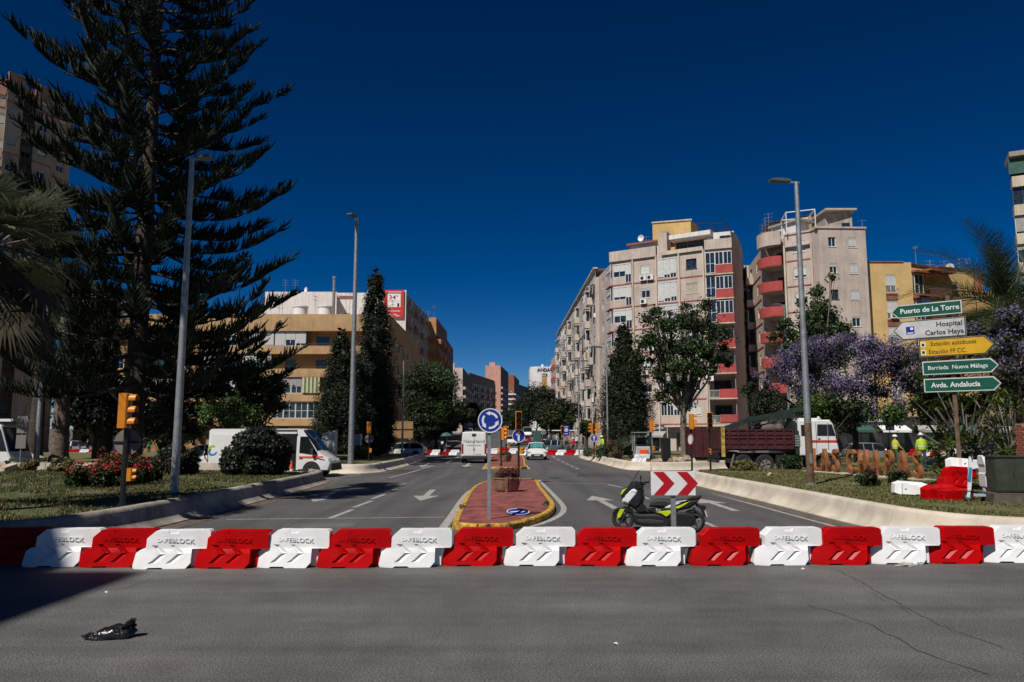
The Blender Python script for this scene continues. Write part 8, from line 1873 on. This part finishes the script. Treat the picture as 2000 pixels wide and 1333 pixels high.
# ================================================================== PEOPLE
m_skin = M('skin', (.42, .24, .16), .6, var=.05); m_hair = M('dark_hair', (.02, .014, .01), .8)
def person(label, loc, rz, shirt, trousers, pose='stand', hat=None, h=1.75, vest=None, arms=((.25, -.1), (.25, -.1)), lean=0.0, group=None):
    o = thing('person', label, 'person', loc, rz, group)
    # facing -Y locally; joints at real proportions for 1.75 m
    J = {}; st_ = .14 if pose == 'walk' else .02
    L_ = lambda y, z: (0, y - lean * max(0, z - .95), z)
    V = [(0, 0, .95), L_(0, 1.12), L_(0, 1.32), L_(.0, 1.44), L_(-.01, 1.53), L_(-.02, 1.64),
         (-.10, 0, .90), (-.115, -st_ * 1.2, .50), (-.12, -st_ * 1.4, .08), (-.12, -st_ * 1.4 - .14, .035), (.10, 0, .90), (.115, st_ * .4, .50), (.12, st_ * 2.0, .08), (.12, st_ * 2.0 - .14, .035)]
    E = [(0, 1), (1, 2), (2, 3), (3, 4), (4, 5), (0, 6), (6, 7), (7, 8), (8, 9), (0, 10), (10, 11), (11, 12), (12, 13)]
    Rr = [(.155, .11), (.135, .10), (.165, .11), (.10, .075), (.055, .055), (.085, .10), (.085, .09), (.06, .06), (.045, .045), (.04, .03), (.085, .09), (.06, .06), (.045, .045), (.04, .03)]
    for sg, (ua, fo) in ((-1, arms[0]), (1, arms[1])):
        s0 = len(V); sh = L_(0, 1.40); el = (sg * (.20 + .10 * ua), sh[1] - .10 * abs(fo) * 2 - ua * .1, 1.40 - .28 * math.cos(ua)); hd = (el[0] - sg * .03, el[1] - .26 * min(1, abs(fo) * 2.2 + .12), el[2] - .25 * math.cos(min(1.5, abs(fo) * 2.6)))
        V += [(sg * .17, sh[1], 1.40), el, hd, (hd[0], hd[1] - .04, hd[2] - .06)]; E += [(3, s0), (s0, s0 + 1), (s0 + 1, s0 + 2), (s0 + 2, s0 + 3)]; Rr += [(.065, .065), (.045, .045), (.032, .032), (.035, .022)]
    me = bpy.data.meshes.new('body'); me.from_pydata(V, E, []); t = link('tmpbody', me); md = t.modifiers.new('s', 'SKIN'); md.use_smooth_shade = True
    for i, r_ in enumerate(Rr): me.skin_vertices[0].data[i].radius = r_
    me.skin_vertices[0].data[0].use_root = True
    t.modifiers.new('u', 'SUBSURF').levels = 1; bpy.context.view_layer.update(); body = evalmod(t); body.name = 'body'
    body.materials.clear(); [body.materials.append(m_) for m_ in (m_skin, trousers, shirt, m_rubber)]
    for p_ in body.polygons:
        c = p_.center; mi = 0
        if c.z < .09: mi = 3
        elif c.z < .98 and abs(c.x) < .19: mi = 1
        elif c.z < 1.46: mi = 2
        if abs(c.x) > .19 and c.z < 1.16 and c.z > .6 : mi = 0 if c.z < 1.0 else 2
        p_.material_index = mi
    bo = link('body', body, o); bo.scale = (h / 1.75,) * 3
    k = h / 1.75; hz = 1.645; hy = L_(-.02, 1.64)[1]
    # head with face
    mb = MB(); mb.ball((0, hy, hz), .115, 14, 0, (.72, .85, 1.05)); mb.ball((0, hy - .10, hz - .01), .02, 6, 0, (.7, 1, 1.3)); 
    for sg in (-1, 1): mb.ball((sg * .084, hy + .01, hz - .005), .022, 6, 0, (.5, .8, 1.3)); mb.ball((sg * .033, hy - .088, hz + .015), .011, 6, 1)
    mb.b2(-.025, .025, hy - .096, hy - .085, hz - .058, hz - .05, 1); hd_ = mb.build('head', [m_skin, m_black], o); hd_.scale = (k,) * 3
    mb = MB()
    if hat: mb.ball((0, hy + .005, hz + .03), .135, 14, 0, (.85, .98, .82), 0, 1); mb.lathe([(.13, hz + .03), (.155, hz + .02), (.13, hz + .015)], 16, (0, hy - .01, 0)); q = mb.build('helmet', hat, o)
    else: mb.ball((0, hy + .015, hz + .02), .125, 12, 0, (.76, .9, .95), -.05, 1); q = mb.build('hair', m_hair, o)
    q.scale = (k,) * 3
    if vest:
        mb = MB(); mb.lathe([(.17, 1.0), (.185, 1.15), (.20, 1.32), (.15, 1.44)], 14); mb.v = [(x, y * .72 - lean * max(0, z - .95), z) for x, y, z in mb.v]; q = mb.build('vest', vest, o); q.scale = (k,) * 3
        mb = MB(); mb.lathe([(.191, 1.13), (.194, 1.18)], 14); mb.v = [(x, y * .73 - lean * max(0, z - .95), z) for x, y, z in mb.v]; q2 = mb.build('reflective_band', m_signwhite, q)
    return o
m_hv = M('hi_vis_lime', (.42, .65, .02), .6); m_hvy = M('hi_vis_yellow', (.55, .55, .02), .6); m_jean = M('blue_denim', (.04, .07, .13), .9); m_dkc = M('dark_cloth', (.02, .02, .025), .9); m_redc = M('red_cloth', (.5, .03, .03), .8); m_grc = M('green_cloth', (.05, .3, .16), .8); m_whc = M('white_cloth', (.6, .6, .58), .8)
m_helm = M('white_helmet', (.75, .75, .75), .35); m_gtr = M('green_work_trousers', (.05, .1, .05), .9)
person('worker in a yellow vest and white helmet standing behind the rusty letters, left one', (X(1747, 42), 42, LZ), R(100), m_hvy, m_gtr, hat=m_helm, vest=m_hvy, arms=((.3, -.35), (.2, -.3)))
person('worker in lime jacket and blue jeans seen from behind near the direction signs', (X(1799, 37), 37, LZ), R(170), m_hv, m_jean, hat=m_helm, vest=m_hv, h=1.82)
person('person in red standing behind the far right barriers', (X(1119, 85.5), 85.5, .25), R(20), m_redc, m_dkc, hat=m_helm)
person('person in a dark vest left of the one in red behind the far barriers', (X(1099, 85.5), 85.5, .25), R(-30), M('olive_vest', (.2, .2, .1), .8), m_dkc)
person('worker in lime vest and white helmet behind the shrubs by the thin lamp', (X(1178, 66), 66, .42), R(-60), m_hv, m_dkc, hat=m_helm, vest=m_hv, lean=.2)
person('person in green riding gear behind the roses on the left', (X(292, 80), 80, .1), R(40), m_grc, m_dkc, pose='walk')
GPp = 'pedestrians on the pavement below the long facade'
for k, (px, Y, sh, lb) in enumerate([(1127, 98, m_whc, 'pedestrian in white right of the person in red'), (1088, 104, m_whc, 'pedestrian in a pale top near the information board'), (1080, 101, m_dkc, 'pedestrian in dark clothes left of the information board'), (1072, 108, m_cgrey, 'pedestrian in grey above the blue grey car'), (1140, 100, m_dkc, 'pedestrian in black under the shelter end'), (1108, 103, m_redc, 'pedestrian in a red top behind the information board')]):
    person(lb, (X(px, Y), Y, gz(Y) + .15), R(60 * k), sh, m_dkc, 'walk', group=GPp)
person('pedestrian in dark clothes in the shade behind the distant left barriers', (X(172, 86), 86, .1), R(50), m_dkc, m_dkc, group='pedestrians behind the distant left barriers')
person('pedestrian in a pale shirt behind the distant left barriers', (X(140, 86), 86, .1), R(-50), m_whc, m_dkc, group='pedestrians behind the distant left barriers')

# small litter and weeds
m_lit = M('scrap_white', (.6, .6, .58), .7)
for k, (px, py, z, lb) in enumerate([(1204, 1259, 0, 'tiny white scrap on the near asphalt'), (1568, 1112, 0, 'tiny pale scrap beside the barrier foot'), (1078, 968, .15, 'white paper scrap on the right kerb of the near island'), (1660, 908, LZ, 'white paper scrap on the right lawn below the letters'), (1520, 915, LZ, 'grey scrap on the right lawn near the truck'), (208, 1158, 0, 'pale crushed wrapper at the edge of the building shade')]):
    p = G(px, py, z); mb = MB(); r_ = random.Random(k); mb.add([(-.03, -.02, 0), (.035, -.025, .012), (.03, .03, .02), (-.03, .02, .008), (0, 0, .03)], [(0, 1, 4), (1, 2, 4), (2, 3, 4), (3, 0, 4)]); q = mb.build('paper_scrap', m_lit, None, 0, loc=(p.x, p.y, z), rz=r_.uniform(0, 3)); q.scale = (.8,) * 3; tag(q, lb, 'litter')
for k, (px, py, z, lb) in enumerate([(921, 962, .0, 'green weeds growing at the left kerb of the near island'), (893, 1024, 0, 'weeds at the front left corner of the near island'), (1066, 985, .14, 'dry weeds inside the right curve of the near island'), (905, 992, .14, 'small weeds along the left kerb stones')]):
    p = G(px, py, z); r_ = random.Random(k); bl = [(r_.uniform(-.06, .06), r_.uniform(-.5, .5), .02, .07, .2, .04) for _ in range(5)]; q = thing('weeds', lb, 'weeds', p); leafcloud('foliage', bl, 260, .06, [lf_mid, lf_dry], q, k, .3)
